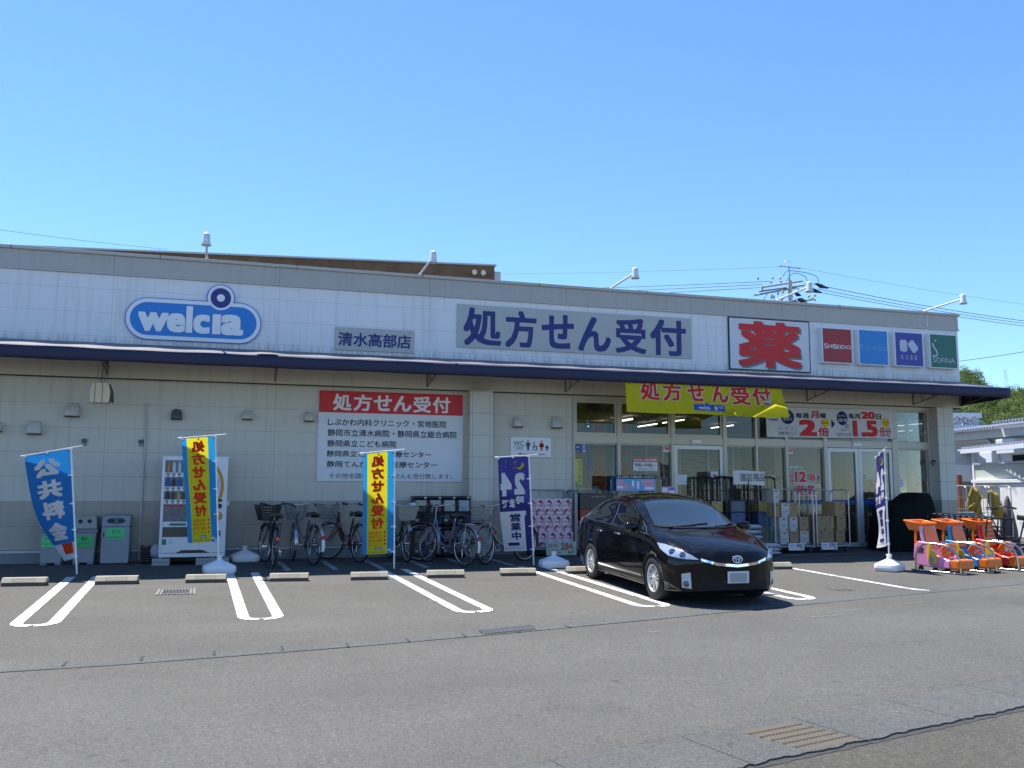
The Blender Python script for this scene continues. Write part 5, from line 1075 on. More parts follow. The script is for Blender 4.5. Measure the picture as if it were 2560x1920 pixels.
for x0, x1, l in ((.98, 1.27, 'concrete block under the left foot of the vending machine'), (1.71, 2.28, 'concrete block under the right foot of the vending machine')):
    r = empty('concrete_block', l, 'block', ((x0+x1)/2, -.8, -.016), 0, 'blocks under the vending machine'); q = MB(); h = (x1-x0)/2; q.box(-h, -.08, 0, h, .5, .06); q.box(-h, -.075, .064, h, .5, .12); q.build('block', mat('block_concrete', (.36, .36, .34), .9, var=.15, vs=15), r, .006)
    q = MB(); q.cyl((0, .0, .121), (0, .0, .139), .02); q.cyl((0, .3, .121), (0, .3, .139), .02); q.build('levelling_foot', GALV, r)
r = empty('plastic_crate', 'black plastic crate lying by the wall left of the vending machine', 'crate', (.92, -.28, -.005)); q = MB()
for k in range(6): q.box(-.17, -.16, .03+.045*k, .17, .16, .055+.045*k)
for x in (-.17, -.06, .06, .155): q.box(x, -.165, 0, x+.015, .165, .31)
q.build('crate_shell', BLACKP, r, .004); q = MB(); q.lathe([(0, 0), (.08, .02), (.10, .12), (.07, .2), (.03, .24), (0, .24)], (0, 0, 0), 'z', 14); o = q.build('plastic_bag', mat('bag_white', (.5, .5, .55), .5, trans=.3), None, loc=(1.02, -.62, .11)); tag(o, 'crumpled white plastic bag tucked beside the vending machine', 'bag')
# ---- capsule machines
CARDS = [mat('capsule_card_'+n_, c, .35, var=.7, vs=16) for n_, c in (('cream', (.42, .40, .28)), ('pink', (.45, .34, .36)), ('mint', (.40, .46, .34)), ('sky', (.32, .40, .44)), ('rose', (.22, .14, .13)))]
PURP = mat('capsule_purple', (.04, .025, .16), .4, var=.3, vs=20)
for k in range(4):
    for rw_ in range(2):
        lab = ('%s row capsule toy machine with a %s display card, %s' % (('lower', 'upper')[rw_], (('dark reddish', 'cream', 'dark reddish', 'cream') if rw_ == 0 else ('cream', 'pale pink', 'mint green', 'pale blue'))[k], ('left end of the stand', 'second from the left', 'third from the left', 'right end beside the pillar')[k]))
        r = empty('capsule_machine', lab, 'capsule machine', (5.73+.292*k+.14, -.04, .0+.603*rw_), 0, 'black capsule toy machines'); q = MB(); q.prism([(-.30, 0), (-.36, .05), (-.36, .25), (-.33, .29), (-.33, .52), (-.36, .56), (-.35, .597), (0, .597), (0, 0)], -.142, .142, 'x'); q.build('body', BLACKP, r, .012)
        q = MB(); q.add([(-.105+.21*i/6, -.338-.022*math.sin(math.pi*i/6), z) for z in (.30, .515) for i in range(7)], [(i, i+1, 8+i, 7+i) for i in range(6)], 0, True); q.build('display_card', CARDS[4 if rw_ == 0 and k % 2 == 0 else k], r, fixn=False)
        q = MB(); rect(q, .045, .125, .05, .20, -.363); q.build('instruction_card', PURP, r, fixn=False); q = MB(); q.cyl((-.02, -.361, .16), (-.02, -.385, .16), .032); q.box(-.026, -.395, .13, -.014, -.385, .19); q.build('crank', mat('crank_grey', (.16, .16, .17), .4), r)
        q = MB(); q.box(-.11, -.366, .10, -.045, -.361, .15); q.box(.06, -.364, .545, .11, -.361, .585); q.build('coin_plate', mat('coin_plate', (.45, .45, .44), .4), r); q = MB(); rect(q, -.09, -.02, .205, .235, -.363); q.build('red_label', mat('label_red', (.30, .10, .09), .4), r, fixn=False)
        q = MB(); q.box(-.10, -.364, .02, .0, -.358, .09); q.build('outlet', mat('outlet_black', (.004, .004, .004), .3), r)
# ---- roll cages
def roll_cage(label, x0, x1, y0, y1, h, m, group='roll cages', nw=4, rz=0., open_front=True, name='roll_cage', r=.0135, wire=.0035):
    cx, cy = (x0+x1)/2, (y0+y1)/2; rt = empty(name, label, 'roll cage', (cx, cy, gz(cy)), rz, group); w2, d2 = (x1-x0)/2, (y1-y0)/2
    q = MB(); q.box(-w2, -d2, .135, w2, d2, .155); q.tube([(-w2, -d2, .145), (w2, -d2, .145)], .015, 6); q.build('deck', m, rt)
    for sx in (-1, 1):
        q = MB(); x = sx*w2; q.tube(bezier([(x, -d2, .15), (x, -d2, h-.16), (x, -d2+.04, h-.04), (x, -d2+.15, h), (x, d2-.15, h), (x, d2-.02, h-.04), (x, d2, h-.16), (x, d2, .15)], 5), r, 7)
        for k in range(1, nw): y = -d2+2*d2*k/nw; q.tube([(x, y, .15), (x, y, h-.01)], wire, 4)
        for z in (.5, .85): q.tube([(x, -d2, z), (x, d2, z)], wire*1.4, 4)
        q.build('side_frame', m, rt)
    q = MB(); y = d2+.012; q.tube(bezier([(-w2+.02, y, .15), (-w2+.02, y, h-.14), (-w2+.06, y, h-.02), (-w2+.16, y, h), (w2-.16, y, h), (w2-.06, y, h-.02), (w2-.02, y, h-.14), (w2-.02, y, .15)], 5), r, 7)
    for k in range(1, 5): x = -w2+2*w2*k/5; q.tube([(x, y, .15), (x, y, h-.01)], wire, 4)
    for z in (.45, .75, h-.3): q.tube([(-w2+.02, y, z), (w2-.02, y, z)], wire*1.3, 4)
    q.build('back_frame', m, rt)
    for sx in (-1, 1):
        for sy in (-1, 1):
            q = MB(); q.cyl((sx*(w2-.08)-.015, sy*(d2-.06), .05), (sx*(w2-.08)+.015, sy*(d2-.06), .05), .05, n=16); q.box(sx*(w2-.08)-.025, sy*(d2-.06)-.02, .07, sx*(w2-.08)+.025, sy*(d2-.06)+.04, .134); q.build('caster', mat('caster_grey', (.06, .06, .062), .5), rt)
    return rt
CAGE = mat('cage_grey', (.34, .355, .37), .4, .5, .1); CAGEW = mat('cage_silver', (.52, .53, .53), .35, .6, .1); CAGEB = mat('cage_black', (.014, .015, .015), .5, .2)
roll_cage('grey roll cage loaded with pink tissue packs beside the navy flag', 8.04, 9.05, -.62, -.08, 1.33, CAGE); roll_cage('grey roll cage behind the tail of the car, holding black and red boxes', 9.08, 10.02, -.62, -.08, 1.32, CAGE)
def cbox(name, label, cat, x0, x1, y0, y1, z0, z1, m, group, rz=0., extra=None):
    r = empty(name, label, cat, ((x0+x1)/2, (y0+y1)/2, z0), rz, group); q = MB(); w2, d2, h = (x1-x0)/2, (y1-y0)/2, z1-z0; q.box(-w2, -d2, 0, w2, d2, h); q.build('carton', m, r, .004)
    if extra: extra(r, w2, d2, h)
    return r
PINKM, t, b, o = nodes('pink_pack_print'); MATS['pink_pack_print'] = PINKM; tc = N(t, 'ShaderNodeTexCoord'); vo = N(t, 'ShaderNodeTexVoronoi'); vo.inputs['Scale'].default_value = 17; t.links.new(tc.outputs['Object'], vo.inputs['Vector'])
vb = N(t, 'ShaderNodeSeparateColor'); t.links.new(vo.outputs['Color'], vb.inputs[0])
c1 = mixc(t, mathn(t, 'GREATER_THAN', vb.outputs[0], .70), (.66, .44, .50), (.34, .03, .05)); c2 = mixc(t, mathn(t, 'GREATER_THAN', vb.outputs[1], .62), c1, (.72, .60, .66)); t.links.new(c2, b.inputs['Base Color']); b.inputs['Roughness'].default_value = .35
PINKT = mat('pink_pack_text', (.30, .02, .05), .4)
def pinkx(r, w2, d2, h):
    q = MB(); q.add([(x, -d2-.002, z) for x, z in circ(.01, h*.80, w2*.45, h*.10, 14)], [list(range(14))]); q.build('printed_rose', PINKT, r, fixn=False)
    q = MB(); letters(q, '花束', -w2*.5, w2*.6, h*.50, h*.62, -d2-.002, 0, .02); q.build('lettering', PINKT, r, fixn=False)
rows = ((.16, [8.075, 8.28, 8.485, 8.69, 8.84]), (.493, [8.06, 8.262, 8.42, 8.605, 8.81]), (.828, [8.07, 8.225, 8.412, 8.612, 8.818]))
for ri, (z, xs_) in enumerate(rows):
    for k, x in enumerate(xs_):
        wx = min(.2, (xs_[k+1]-x-.003) if k < 4 else .2)
        cbox('tissue_pack', 'pink tissue pack, %s of the %s layer in the grey cage' % (('left end', 'second', 'middle', 'fourth', 'right end')[k], ('bottom', 'middle', 'top')[ri]), 'pack', x, x+wx, -.50, -.14, z, z+.330, PINKM, 'pink tissue packs in the cage', 0, pinkx)
def price(label, x0, x1, z0, z1, y, m, big, mb_, small, w_, lean=-.12):
    r = empty('price_card', label, 'price card', ((x0+x1)/2, y, z0)); r.rotation_euler.x = lean; q = MB(); h = z1-z0; w2 = (x1-x0)/2; q.box(-w2, -.004, 0, w2, 0, h); q.build('card', m, r)
    q = MB(); letters(q, big, w2*(-.02), w2*.78, h*.38, h*.90, -.006, 0, .03); q.build('price_lettering', mb_, r, fixn=False); q = MB(); letters(q, small, w2*.42, w2*.86, h*.10, h*.30, -.006, 0, .02); letters(q, '円', w2*.82, w2*.92, h*.40, h*.52, -.006)
    letters(q, w_, -w2*.85, -w2*.2, h*.30, h*.42, -.006, 0, 0); letters(q, '税込', -w2*.2, -w2*.05, h*.14, h*.28, -.006, 0, 0); q.build('small_lettering', BLACK, r, fixn=False)
    q = MB(); letters(q, 'おすすめ', -w2*.85, -w2*.25, h*.60, h*.82, -.006, 0, .02); q.build('heading_lettering', mb_, r, fixn=False); return r
price('large pale green price card reading 284 below the pink packs', 8.40, 9.05, .012, .285, -.66, mat('card_pale_green', (.42, .47, .36), .5), '284', mat('price_red', (.42, .07, .05), .5), '306円', 'お一人様2点まで')
cbox('appliance_box', 'black product box in the roll cage behind the car', 'box', 9.2, 9.95, -.5, -.12, .93, 1.27, mat('box_black', (.016, .014, .014), .35), 'boxes in the cage behind the car', 0, lambda r, w2, d2, h: [letters(q_ := MB(), 'ACTIVE 7 系列', -.12, .2, h*.72, h*.82, -d2-.002), q_.build('lettering', mat('ink_silver', (.3, .3, .3), .4), r, fixn=False)])
cbox('appliance_box', 'red product box below the black box behind the car', 'box', 9.2, 9.95, -.5, -.12, .70, .925, mat('box_red', (.30, .02, .01), .4), 'boxes in the cage behind the car'); cbox('tissue_pack', 'pink pack low in the cage beside the tail lamp of the car', 'pack', 9.2, 9.7, -.5, -.12, .16, .69, MATS['pink_pack_print'], 'boxes in the cage behind the car')
# display boards over the cages behind the car
roll_cage('grey roll cage holding the light blue display board above the car roof', 10.08, 11.0, -.62, -.08, 1.62, CAGE); r = empty('display_board', 'light blue and pink display board with a black heading above the car roof', 'display', (10.40, -.64, 1.31)); q = MB(); q.box(-.45, -.02, 0, .45, 0, .33); q.build('board', mat('display_sky', (.10, .36, .60), .45), r)
def face(r, name, m, P, y): q = MB(); [q.add([(x, y, z) for x, z in p], [list(range(len(p)))]) for p in P]; return q.build(name, m, r, fixn=False)
face(r, 'heading', BLACK, [R4(-.45, .45, .255, .33)], -.0225); face(r, 'products', mat('display_pink', (.62, .30, .42), .45), [R4(-.44, -.28, .02, .23), R4(-.27, -.17, .04, .15), circ(-.07, .09, .06, .03), R4(.18, .42, .02, .14), R4(.12, .42, .16, .235)], -.0225); face(r, 'products', WHITEI, [R4(-.43, -.30, .06, .10), R4(.20, .40, .04, .08), R4(.02, .07, .05, .2), R4(-.1, -.05, .1, .22)], -.0245)
q = MB(); letters(q, '貼って冷やして首筋を涼しくサヨナラ!', -.42, .42, .27, .318, -.0245, 0, .01); q.build('lettering', WHITEI, r, fixn=False)
r = empty('display_board', 'small pink price board right of the light blue display board', 'display', (11.22, -.5, 1.255)); q = MB(); q.box(-.18, -.015, 0, .18, 0, .15); q.tube([(0, .01, -.9), (0, .01, .1)], .01, 5); q.build('board', MATS['display_pink'], r); face(r, 'products', WHITEI, [R4(-.14, -.02, .03, .12), R4(.02, .15, .02, .06)], -.0175); face(r, 'products', SKYB, [R4(.03, .15, .08, .13)], -.0175)
r = empty('moon_board', 'dark board with a yellow crescent standing inside the second window', 'display', (11.2, .35, 1.30)); q = MB(); q.box(-.32, -.01, 0, .32, .01, .40); q.tube([(0, .02, -1.28), (0, .02, .0)], .015, 6); q.build('board', mat('board_dark', (.02, .022, .04), .5), r); q = MB(); vs, fs = moon(0, 0, .10); q.add([(.10+v*.38*.8, -.013, .27-u*.33*.8) for u, v in vs], fs); q.build('crescent', YELL, r, fixn=False)
# black cages with garden goods
for i, (a, b, l) in enumerate(((12.08, 12.45, 'narrow black roll cage by the right jamb of the first door'), (12.55, 13.0, 'black roll cage behind the white gardening banner, left one'), (13.22, 13.66, 'black roll cage right of the gardening banner'))):
    roll_cage(l, a, b, -.80, -.25, 1.63, CAGEB, 'black roll cages by the entrance', 4, r=.018, wire=.006)
    for j, (z0, z1, c) in enumerate(((.16, .55, (.12, .14, .12)), (.56, .85, (.05, .09, .20)), (.87, 1.10, (.35, .27, .08) if i != 1 else (.10, .13, .14)))):
        cbox('goods_box', '%s goods box %s in the black cage, %s' % (('dull green', 'dark blue', 'yellowish' if i != 1 else 'grey')[j], ('lowest', 'second', 'topmost')[j], ('left one', 'middle one', 'right one')[i]), 'box', a+.04, b-.04, -.72, -.32, z0, z1, mat('goods_%d%d' % (i, j), c, .5, var=.6, vs=11), 'boxes in the black cages')
r = empty('goods_banner', 'white cloth sign for gardening goods tied across the black cages', 'banner', (13.01, -.82, 1.445)); q = MB(); q.grid(lambda u, v: (-.385+.77*u, -.012*math.sin(u*9), .305-.30*v+.012*math.sin(u*5)), 16, 6, 0); q.build('sheet', MATS['banner_white'], r, fixn=False); q = MB(); [letters(q, c, -.215+.155*i, -.08+.155*i, .085, .245, -.018, 0, -.004) for i, c in enumerate('園芸用品')]; q.build('lettering', BLACK, r, fixn=False)
# white sacks
for k in range(8):
    up = k < 5; x, y, z = (12.82, -1.02, .10+.108*k+.0) if up else (13.08, -1.28, .0+.078*(k-5)); lab = ('white sack number %s up in the tall pile behind the bonnet of the car' % ('one', 'two', 'three', 'four', 'five')[k]) if up else ('white sack in the low pile right of the bonnet, %s' % ('lowest', 'middle', 'top')[k-5])
    if up: lab = 'white sack in the tall pile behind the car bonnet, ' + ('lowest', 'second lowest', 'middle', 'second from top', 'top')[k]
    r = empty('white_sack', lab, 'sack', (x+random.uniform(-.012, .012), y, z+gz(y)), random.uniform(-.05, .05), 'white sacks piled by the entrance'); q = MB()
    q.grid(lambda u, v: ((.26*math.copysign(abs(math.sin((u-.5)*math.pi))**.6, u-.5)), -.18+.36*v, (.05+.05*math.sin(math.pi*v)**.5*(math.cos((u-.5)*math.pi)**.4))), 16, 8, 0); q.grid(lambda u, v: ((.26*math.copysign(abs(math.sin((u-.5)*math.pi))**.6, u-.5)), -.18+.36*v, (.05-.05*math.sin(math.pi*v)**.5*(max(0, math.cos((u-.5)*math.pi))**.4))), 16, 8, 0); q.build('sack_cloth', mat('sack_white', (.50, .52, .56), .5, var=.15, vs=12, bump=.3, bs=25), r)
r = empty('pallet', 'dark low pallet under the tall pile of white sacks', 'pallet', (12.82, -1.02, gz(-1.02))); q = MB(); q.box(-.3, -.22, .05, .3, .22, .095); [q.box(x-.04, -.22, 0, x+.04, .22, .05) for x in (-.26, 0, .26)]; q.build('deck', BLACKP, r)
# cages with cardboard cartons
roll_cage('silver roll cage of bottled water cartons, left of the two', 13.48, 14.44, -1.05, -.42, 1.37, CAGEW); roll_cage('silver roll cage of brown cartons, right of the two, by the double doors', 14.52, 15.36, -1.05, -.42, 1.36, CAGEW)
BROWN = mat('cardboard', (.36, .235, .115), .75, var=.12, vs=5); BRW = mat('cardboard_white', (.50, .46, .40), .65, var=.2, vs=9); BLT = mat('carton_blue_text', (.06, .16, .40), .6)
def handle(r, w2, d2, h, white=False):
    q = MB(); q.add([(x, -d2-.002, z) for x, z in [(-.035, h*.80), (.035, h*.80), (.035, h*.825), (.012, h*.87), (-.012, h*.87), (-.035, h*.825)]], [list(range(6))]); letters(q, '取扱注意' if not white else '12本入', w2*.1, w2*.8, h*.90, h*.95, -d2-.002, 0, 0); letters(q, '▮', w2*.55, w2*.82, h*.06, h*.18, -d2-.002); q.build('hand_hole', mat('carton_dark', (.03, .02, .015), .8), r, fixn=False)
    if white: q = MB(); letters(q, '天然水', -w2*.6, w2*.7, h*.34, h*.52, -d2-.002, 0, .0); q.build('lettering', BLT, r, fixn=False)
    else: q = MB(); letters(q, '保存水', -w2*.4, w2*.5, h*.48, h*.57, -d2-.002, 0, 0); q.build('lettering', MATS['carton_dark'], r, fixn=False)
CT = [(13.63, 13.84, .165, .45, 1), (13.86, 14.075, .165, .45, 0), (14.13, 14.345, .165, .45, 1), (13.612, 13.83, .452, .755, 1), (13.87, 14.075, .452, .755, 1), (14.13, 14.35, .452, .755, 0), (13.49, 13.63, .758, 1.065, 0), (13.675, 13.885, .758, 1.06, 1), (13.90, 14.125, .758, 1.07, 0), (13.49, 13.65, 1.068, 1.365, 1)]
for i, (a, b, z0, z1, wt) in enumerate(CT):
    cbox('water_carton', '%s water carton, %s, left silver cage' % ('white printed' if wt else 'plain brown', ('bottom row left', 'bottom row middle', 'bottom row right', 'second row left', 'second row middle', 'second row right', 'third row far left', 'third row middle', 'third row right', 'topmost alone')[i]), 'carton', a, b, -1.0, -.55, z0, z1, BRW if wt else BROWN, 'cartons in the left silver cage', random.uniform(-.03, .03), lambda r, w2, d2, h, wt=wt: handle(r, w2, d2, h, wt))
CT = [(14.56, 14.77, .165, .45), (14.775, 14.985, .165, .45), (15.05, 15.27, .165, .45), (14.575, 14.79, .452, .775), (14.795, 15.005, .452, .775), (15.08, 15.31, .452, .775), (14.98, 15.31, .778, 1.09)]
for i, (a, b, z0, z1) in enumerate(CT): cbox('water_carton', 'brown carton, %s, right silver cage' % ('bottom row left', 'bottom row middle', 'bottom row right', 'second row left', 'second row middle', 'second row right', 'topmost, turned askew')[i], 'carton', a, b, -1.0, -.62, z0, z1, BROWN, 'cartons in the right silver cage', .22 if i == 6 else random.uniform(-.02, .02), lambda r, w2, d2, h: handle(r, w2, d2, h))
price('small white price card reading 450 on the left silver cage', 13.77, 14.16, .05, .20, -1.09, MATS['poster_white'], '450', mat('price_maroon', (.25, .04, .10), .5), '486円', '天然水'); price('small white price card reading 370 on the right silver cage', 14.60, 15.0, .05, .20, -1.09, MATS['poster_white'], '370', MATS['price_maroon'], '399円', '保存水')
# ---- goods inside, behind the double doors
def goods(name, cols, s=(9, 9, 9)):
    m, t, b, o = nodes(name); tc = N(t, 'ShaderNodeTexCoord'); mp = N(t, 'ShaderNodeMapping'); mp.inputs['Scale'].default_value = s; t.links.new(tc.outputs['Object'], mp.inputs[0]); vo = N(t, 'ShaderNodeTexVoronoi', distance='CHEBYCHEV'); vo.inputs['Scale'].default_value = 1.; vo.inputs['Randomness'].default_value = .35; t.links.new(mp.outputs[0], vo.inputs['Vector']); sp_ = N(t, 'ShaderNodeSeparateColor'); t.links.new(vo.outputs['Color'], sp_.inputs[0])
    c = ramp(t, sp_.outputs[0], [((i+.0)/len(cols), c) for i, c in enumerate(cols)]); t.nodes[-1].color_ramp.interpolation = 'CONSTANT'; t.links.new(c, b.inputs['Base Color']); MATS[name] = m; return m
G1 = goods('goods_pink', [(.45, .12, .25), (.50, .30, .32), (.30, .28, .40), (.40, .08, .12)]); G2 = goods('goods_red', [(.20, .03, .03), (.12, .02, .03), (.30, .16, .04), (.16, .03, .06)]); G3 = goods('goods_mixed', [(.20, .28, .34), (.30, .10, .09), (.34, .30, .20), (.10, .16, .12), (.40, .36, .34)])
for a, b, y0, y1, z0, z1, m_, l in ((15.95, 16.35, .7, 1.2, .16, .95, G2, 'dark red stack of goods inside behind the left door leaf'), (16.38, 16.75, .9, 1.4, .05, .98, G2, 'taller dark red stack of goods inside the left door leaf'), (15.8, 16.9, 1.3, 1.7, .98, 1.5, G1, 'pink and lilac packs on a shelf inside the double doors'), (13.0, 14.4, 1.0, 1.5, .05, 1.05, G3, 'mixed goods on a low shelf inside the middle windows'), (14.7, 15.4, 1.4, 1.9, .05, 1.7, G3, 'mixed goods on a tall shelf behind the opening time lettering'), (17.7, 18.15, 1.0, 1.3, .05, 1.15, MATS['display_sky'], 'light blue crate stack inside the rightmost window'), (18.0, 18.5, 1.4, 1.7, 1.25, 1.75, G2, 'reddish packs inside the rightmost window'), (10.5, 11.2, 1.2, 1.7, .05, 1.0, G3, 'mixed goods on a low shelf inside the second window'), (13.2, 14.3, 2.9, 3.4, .05, 1.9, G3, 'mixed goods on a far shelf deep inside the shop'), (16.0, 18.6, 5.2, 5.7, .05, 1.9, G3, 'long far shelf of mixed goods deep inside the shop'), (10.0, 13.0, 6.0, 6.6, .05, 1.9, G3, 'long far shelf of mixed goods behind the pharmacy windows')):
    r = empty('shelf_of_goods', l, 'goods', ((a+b)/2, (y0+y1)/2, z0), 0, 'goods seen through the glass'); q = MB(); w2, d2, h = (b-a)/2, (y1-y0)/2, z1-z0; random.seed(int(a*100)); n_ = max(2, int((b-a)/.12)); nz_ = max(1, int(h/.3))
    for i in range(n_):
        for j in range(nz_): q.box(-w2+2*w2*i/n_+.004, -d2, h*j/nz_+.012, -w2+2*w2*(i+1)/n_-.004, d2*.6, h*j/nz_+h/nz_*random.uniform(.6, .93))
    q.build('packs', m_, r); q = MB(); [q.box(-w2, -d2-.005, h*j/nz_-.01, w2, d2, h*j/nz_+.010) for j in range(nz_)]; q.box(-w2, d2*.7, 0, w2, d2, h); q.build('shelf', WHITEP, r)
for x, y, l in ((9.62, .62, 'white rounded pot on the sill inside the leftmost window, left one'), (9.95, .62, 'white rounded pot on the sill inside the leftmost window, right one')):
    r = empty('indoor_pot', l, 'pot', (x, y, .62), 0, 'pots inside the pharmacy window'); q = MB(); q.lathe([(0, 0), (.14, .0), (.15, .1), (.15, .72), (.12, .80), (0, .80)], (0, 0, 0), 'z', 20); q.build('vessel', mat('pot_cream', (.52, .54, .44), .4), r); q = MB(); q.lathe([(.152, .70), (.158, .72), (.152, .74)], (0, 0, 0), 'z', 20); q.build('rim', WHITEP, r)
r = empty('indoor_counter', 'pale counter inside the leftmost window below the banners', 'counter', (9.85, .65, .01)); q = MB(); q.box(-.55, -.25, 0, .55, .2, .60); q.build('cabinet', mat('counter_grey', (.38, .40, .44), .5), r)
r = empty('litter_bin', 'beige litter bin with a domed top inside the right door leaf', 'bin', (16.95, .75, .012)); q = MB(); q.box(-.2, -.18, 0, .2, .18, .62); q.build('body', mat('litter_beige', (.40, .40, .33), .5), r, .02); q = MB(); q.lathe([(.20, .62), (.19, .70), (.12, .78), (0, .80)], (0, 0, 0), 'z', 4); q.build('dome', MATS['litter_beige'], r); face(r, 'notice', mat('litter_notice', (.10, .10, .09), .5), [R4(-.13, -.02, .3, .48), R4(.02, .13, .3, .48)], -.184)
q = MB(); [q.tube([(x, 0, .0), (x, .02, 1.2)], .02, 5) for x in (-.3, -.2, -.1, 0, .1, .2, .3)]; q.tube([(-.35, 0, 1.2), (.35, .02, 1.2)], .015, 5); r = empty('umbrella_rack', 'rack of brown rods inside the right door leaf', 'rack', (17.05, 1.5, .2)); q.build('rods', mat('rod_brown', (.28, .09, .04), .5), r)
r = sheetp('poster', 'pink emergency device poster inside the rightmost window', 'poster', 18.27, 18.46, 1.25, 1.42, mat('poster_salmon', (.55, .24, .18), .5), .30); ink(r, 'print', RED, [('AED', 18.30, 18.43, 1.33, 1.39, .02)], .002, .004)
r = sheetp('poster', 'small white notice on the rightmost window', 'poster', 17.63, 17.75, 1.42, 1.62, MATS['poster_white'], YP); ink(r, 'print', BLACK, [('ご案内', 17.65, 17.73, 1.56, 1.59, 0), ('営業時間', 17.65, 17.73, 1.50, 1.52, 0), ('駐車場', 17.65, 17.73, 1.46, 1.48, 0)], .002, .004)

for x0, x1, y, z0, z1, m_, l in ((13.2, 14.4, 2.86, 1.92, 2.12, mat('shelf_sign_red', (.22, .03, .035), .5), 'dark red shelf sign deep inside the middle windows'), (14.7, 15.6, 2.86, 1.92, 2.12, mat('shelf_sign_red2', (.22, .03, .035), .5), 'dark red shelf sign inside behind the opening time lettering'), (17.65, 18.2, 1.9, 1.15, 1.75, MATS['poster_salmon'], 'salmon coloured board inside the rightmost window')):
    r = empty('shelf_sign', l, 'sign', ((x0+x1)/2, y, z0), 0, 'signs inside the shop'); q = MB(); w2 = (x1-x0)/2; q.box(-w2, -.02, 0, w2, .02, z1-z0); q.build('board', m_, r)
    if z1-z0 < .3: q = MB(); letters(q, 'ドリンク', -w2*.5, w2*.5, .04, .16, -.024, 0, .01); q.build('lettering', mat('ink_pink_pale', (.45, .22, .22), .5), r, fixn=False)
# ================================================================== BICYCLES
SADD = mat('saddle_black', (.012, .012, .013), .45, var=.15); SPOKE = mat('spoke_steel', (.45, .45, .46), .3, metal=.9); FENS = mat('mudguard_steel', (.50, .51, .53), .3, metal=.85); REFL = mat('reflector_red', (.60, .02, .02), .2, coat=1.)
def bicycle(label, c, head, frame_m, basket=None, basket_m=None, steer=0., fend=FENS, sport=False, lean=.04, white_tail=True, bar_m=None):
    hx, hy = head; L = math.hypot(hx, hy); rz = math.atan2(-hx/L, hy/L); r = empty('bicycle', label, 'bicycle', (c[0], c[1], gz(c[1])), rz, 'bicycles parked along the wall'); r.rotation_euler.y = lean; r.scale = (1.05, 1.05, 1.06)
    RW = .335; FA, RA = Vector((0, .54, RW)), Vector((0, -.54, RW)); BB = Vector((0, -.09, .28)); bar_m = bar_m or STEEL
    S = Matrix.Translation((0, .37, 0)) @ Matrix.Rotation(steer, 4, 'Z') @ Matrix.Translation((0, -.37, 0))
    q = MB(); h0, h1 = Vector((0, .375, .60)), Vector((0, .325, .86))
    q.tube([h0, h1], .021, 8)
    if sport: q.tube([h1-Vector((0, 0, .05)), (0, -.20, .74)], .017, 8); q.tube([h0+Vector((0, 0, .03)), BB], .019, 8)
    else:
        q.tube(bezier([h0+Vector((0, -.005, .05)), (0, .27, .50), (0, .14, .36), BB+Vector((0, .0, .0))], 6), .022, 8); q.tube(bezier([h1-Vector((0, 0, .06)), (0, .22, .58), (0, .02, .44), (0, -.145, .47)], 6), .013, 8)
    q.tube([BB, (0, -.235, .76)], .017, 8)
    for s_ in (-1, 1): q.tube([BB+Vector((s_*.03, 0, 0)), RA+Vector((s_*.06, 0, 0))], .010, 6); q.tube([(s_*.015, -.21, .68), RA+Vector((s_*.06, 0, 0))], .008, 6)
    q.build('frame', frame_m, r)
    q = MB()
    for s_ in (-1, 1): q.tube([S @ p for p in bezier([Vector((s_*.045, .372, .62)), Vector((s_*.052, .41, .50)), FA+Vector((s_*.052, 0, 0))], 5)], .011, 6)
    q.tube([S @ Vector((-.045, .372, .62)), S @ Vector((.045, .372, .62))], .016, 6); q.build('fork', frame_m if not sport else STEEL, r)
    for A, X in ((FA, S), (RA, Matrix())):
        q = MB(); X2 = X @ Matrix.Translation(A)
        q.tube([(0, RW*.95*math.cos(k*math.pi/18), RW*.95*math.sin(k*math.pi/18)) for k in range(36)], .0185, 7, closed=True, xf=X2); w_ = q.build('wheel', RUBBER, r)
        q = MB(); q.tube([(0, RW*.885*math.cos(k*math.pi/18), RW*.885*math.sin(k*math.pi/18)) for k in range(36)], .011, 6, closed=True, xf=X2); q.cyl((-.045, 0, 0), (.045, 0, 0), .019, n=10, xf=X2); q.build('rim', STEEL, w_)
        q = MB()
        for k in range(28): a = 2*math.pi*k/28; b = a+(.5 if k % 2 else -.5); sx = .03 if k % 4 < 2 else -.03; q.tube([(sx, .017*math.cos(b), .017*math.sin(b)), (0, RW*.87*math.cos(a), RW*.87*math.sin(a))], .0016, 3, xf=X2, cap=False)
        q.build('spokes', SPOKE, w_)
        q = MB(); a0, a1 = (.30*math.pi, 1.02*math.pi) if A is FA else (.10*math.pi, 1.18*math.pi)
        sgn = 1 if A is FA else 1
        if A is FA: rng = [.22+(1.12-.22)*k/16 for k in range(17)]
        else: rng = [.20+(1.05-.20)*k/16 for k in range(17)]
        def mg(t, x, A=A): ang = t*math.pi; return Vector((x, (RW+.03)*math.cos(ang), (RW+.03)*math.sin(ang)))
        if A is RA: rng = [1.08-(.85)*k/16 for k in range(17)]
        q.add([mg(t, x)+Vector((0, -0.0*abs(x), -.006*abs(x)/.03)) for t in rng for x in (-.03, 0, .03)], [(3*i+k, 3*i+k+1, 3*i+4+k, 3*i+3+k) for i in range(16) for k in range(2)], 0, True, X2)
        for sx in (-1, 1): q.tube([(sx*.05, 0, 0), (sx*.032, (RW+.028)*math.cos(rng[4]*math.pi), (RW+.028)*math.sin(rng[4]*math.pi))], .0025, 4, xf=X2)
        mo = q.build('mudguard', fend, r, fixn=False)
        if A is RA and white_tail:
            q = MB(); q.add([mg(t, x)*1.012 for t in (1.075, 1.02, .96, .91) for x in (-.028, .028)], [(2*i, 2*i+1, 2*i+3, 2*i+2) for i in range(3)], 0, True, X2); q.build('white_tail', WHITE, mo, fixn=False)
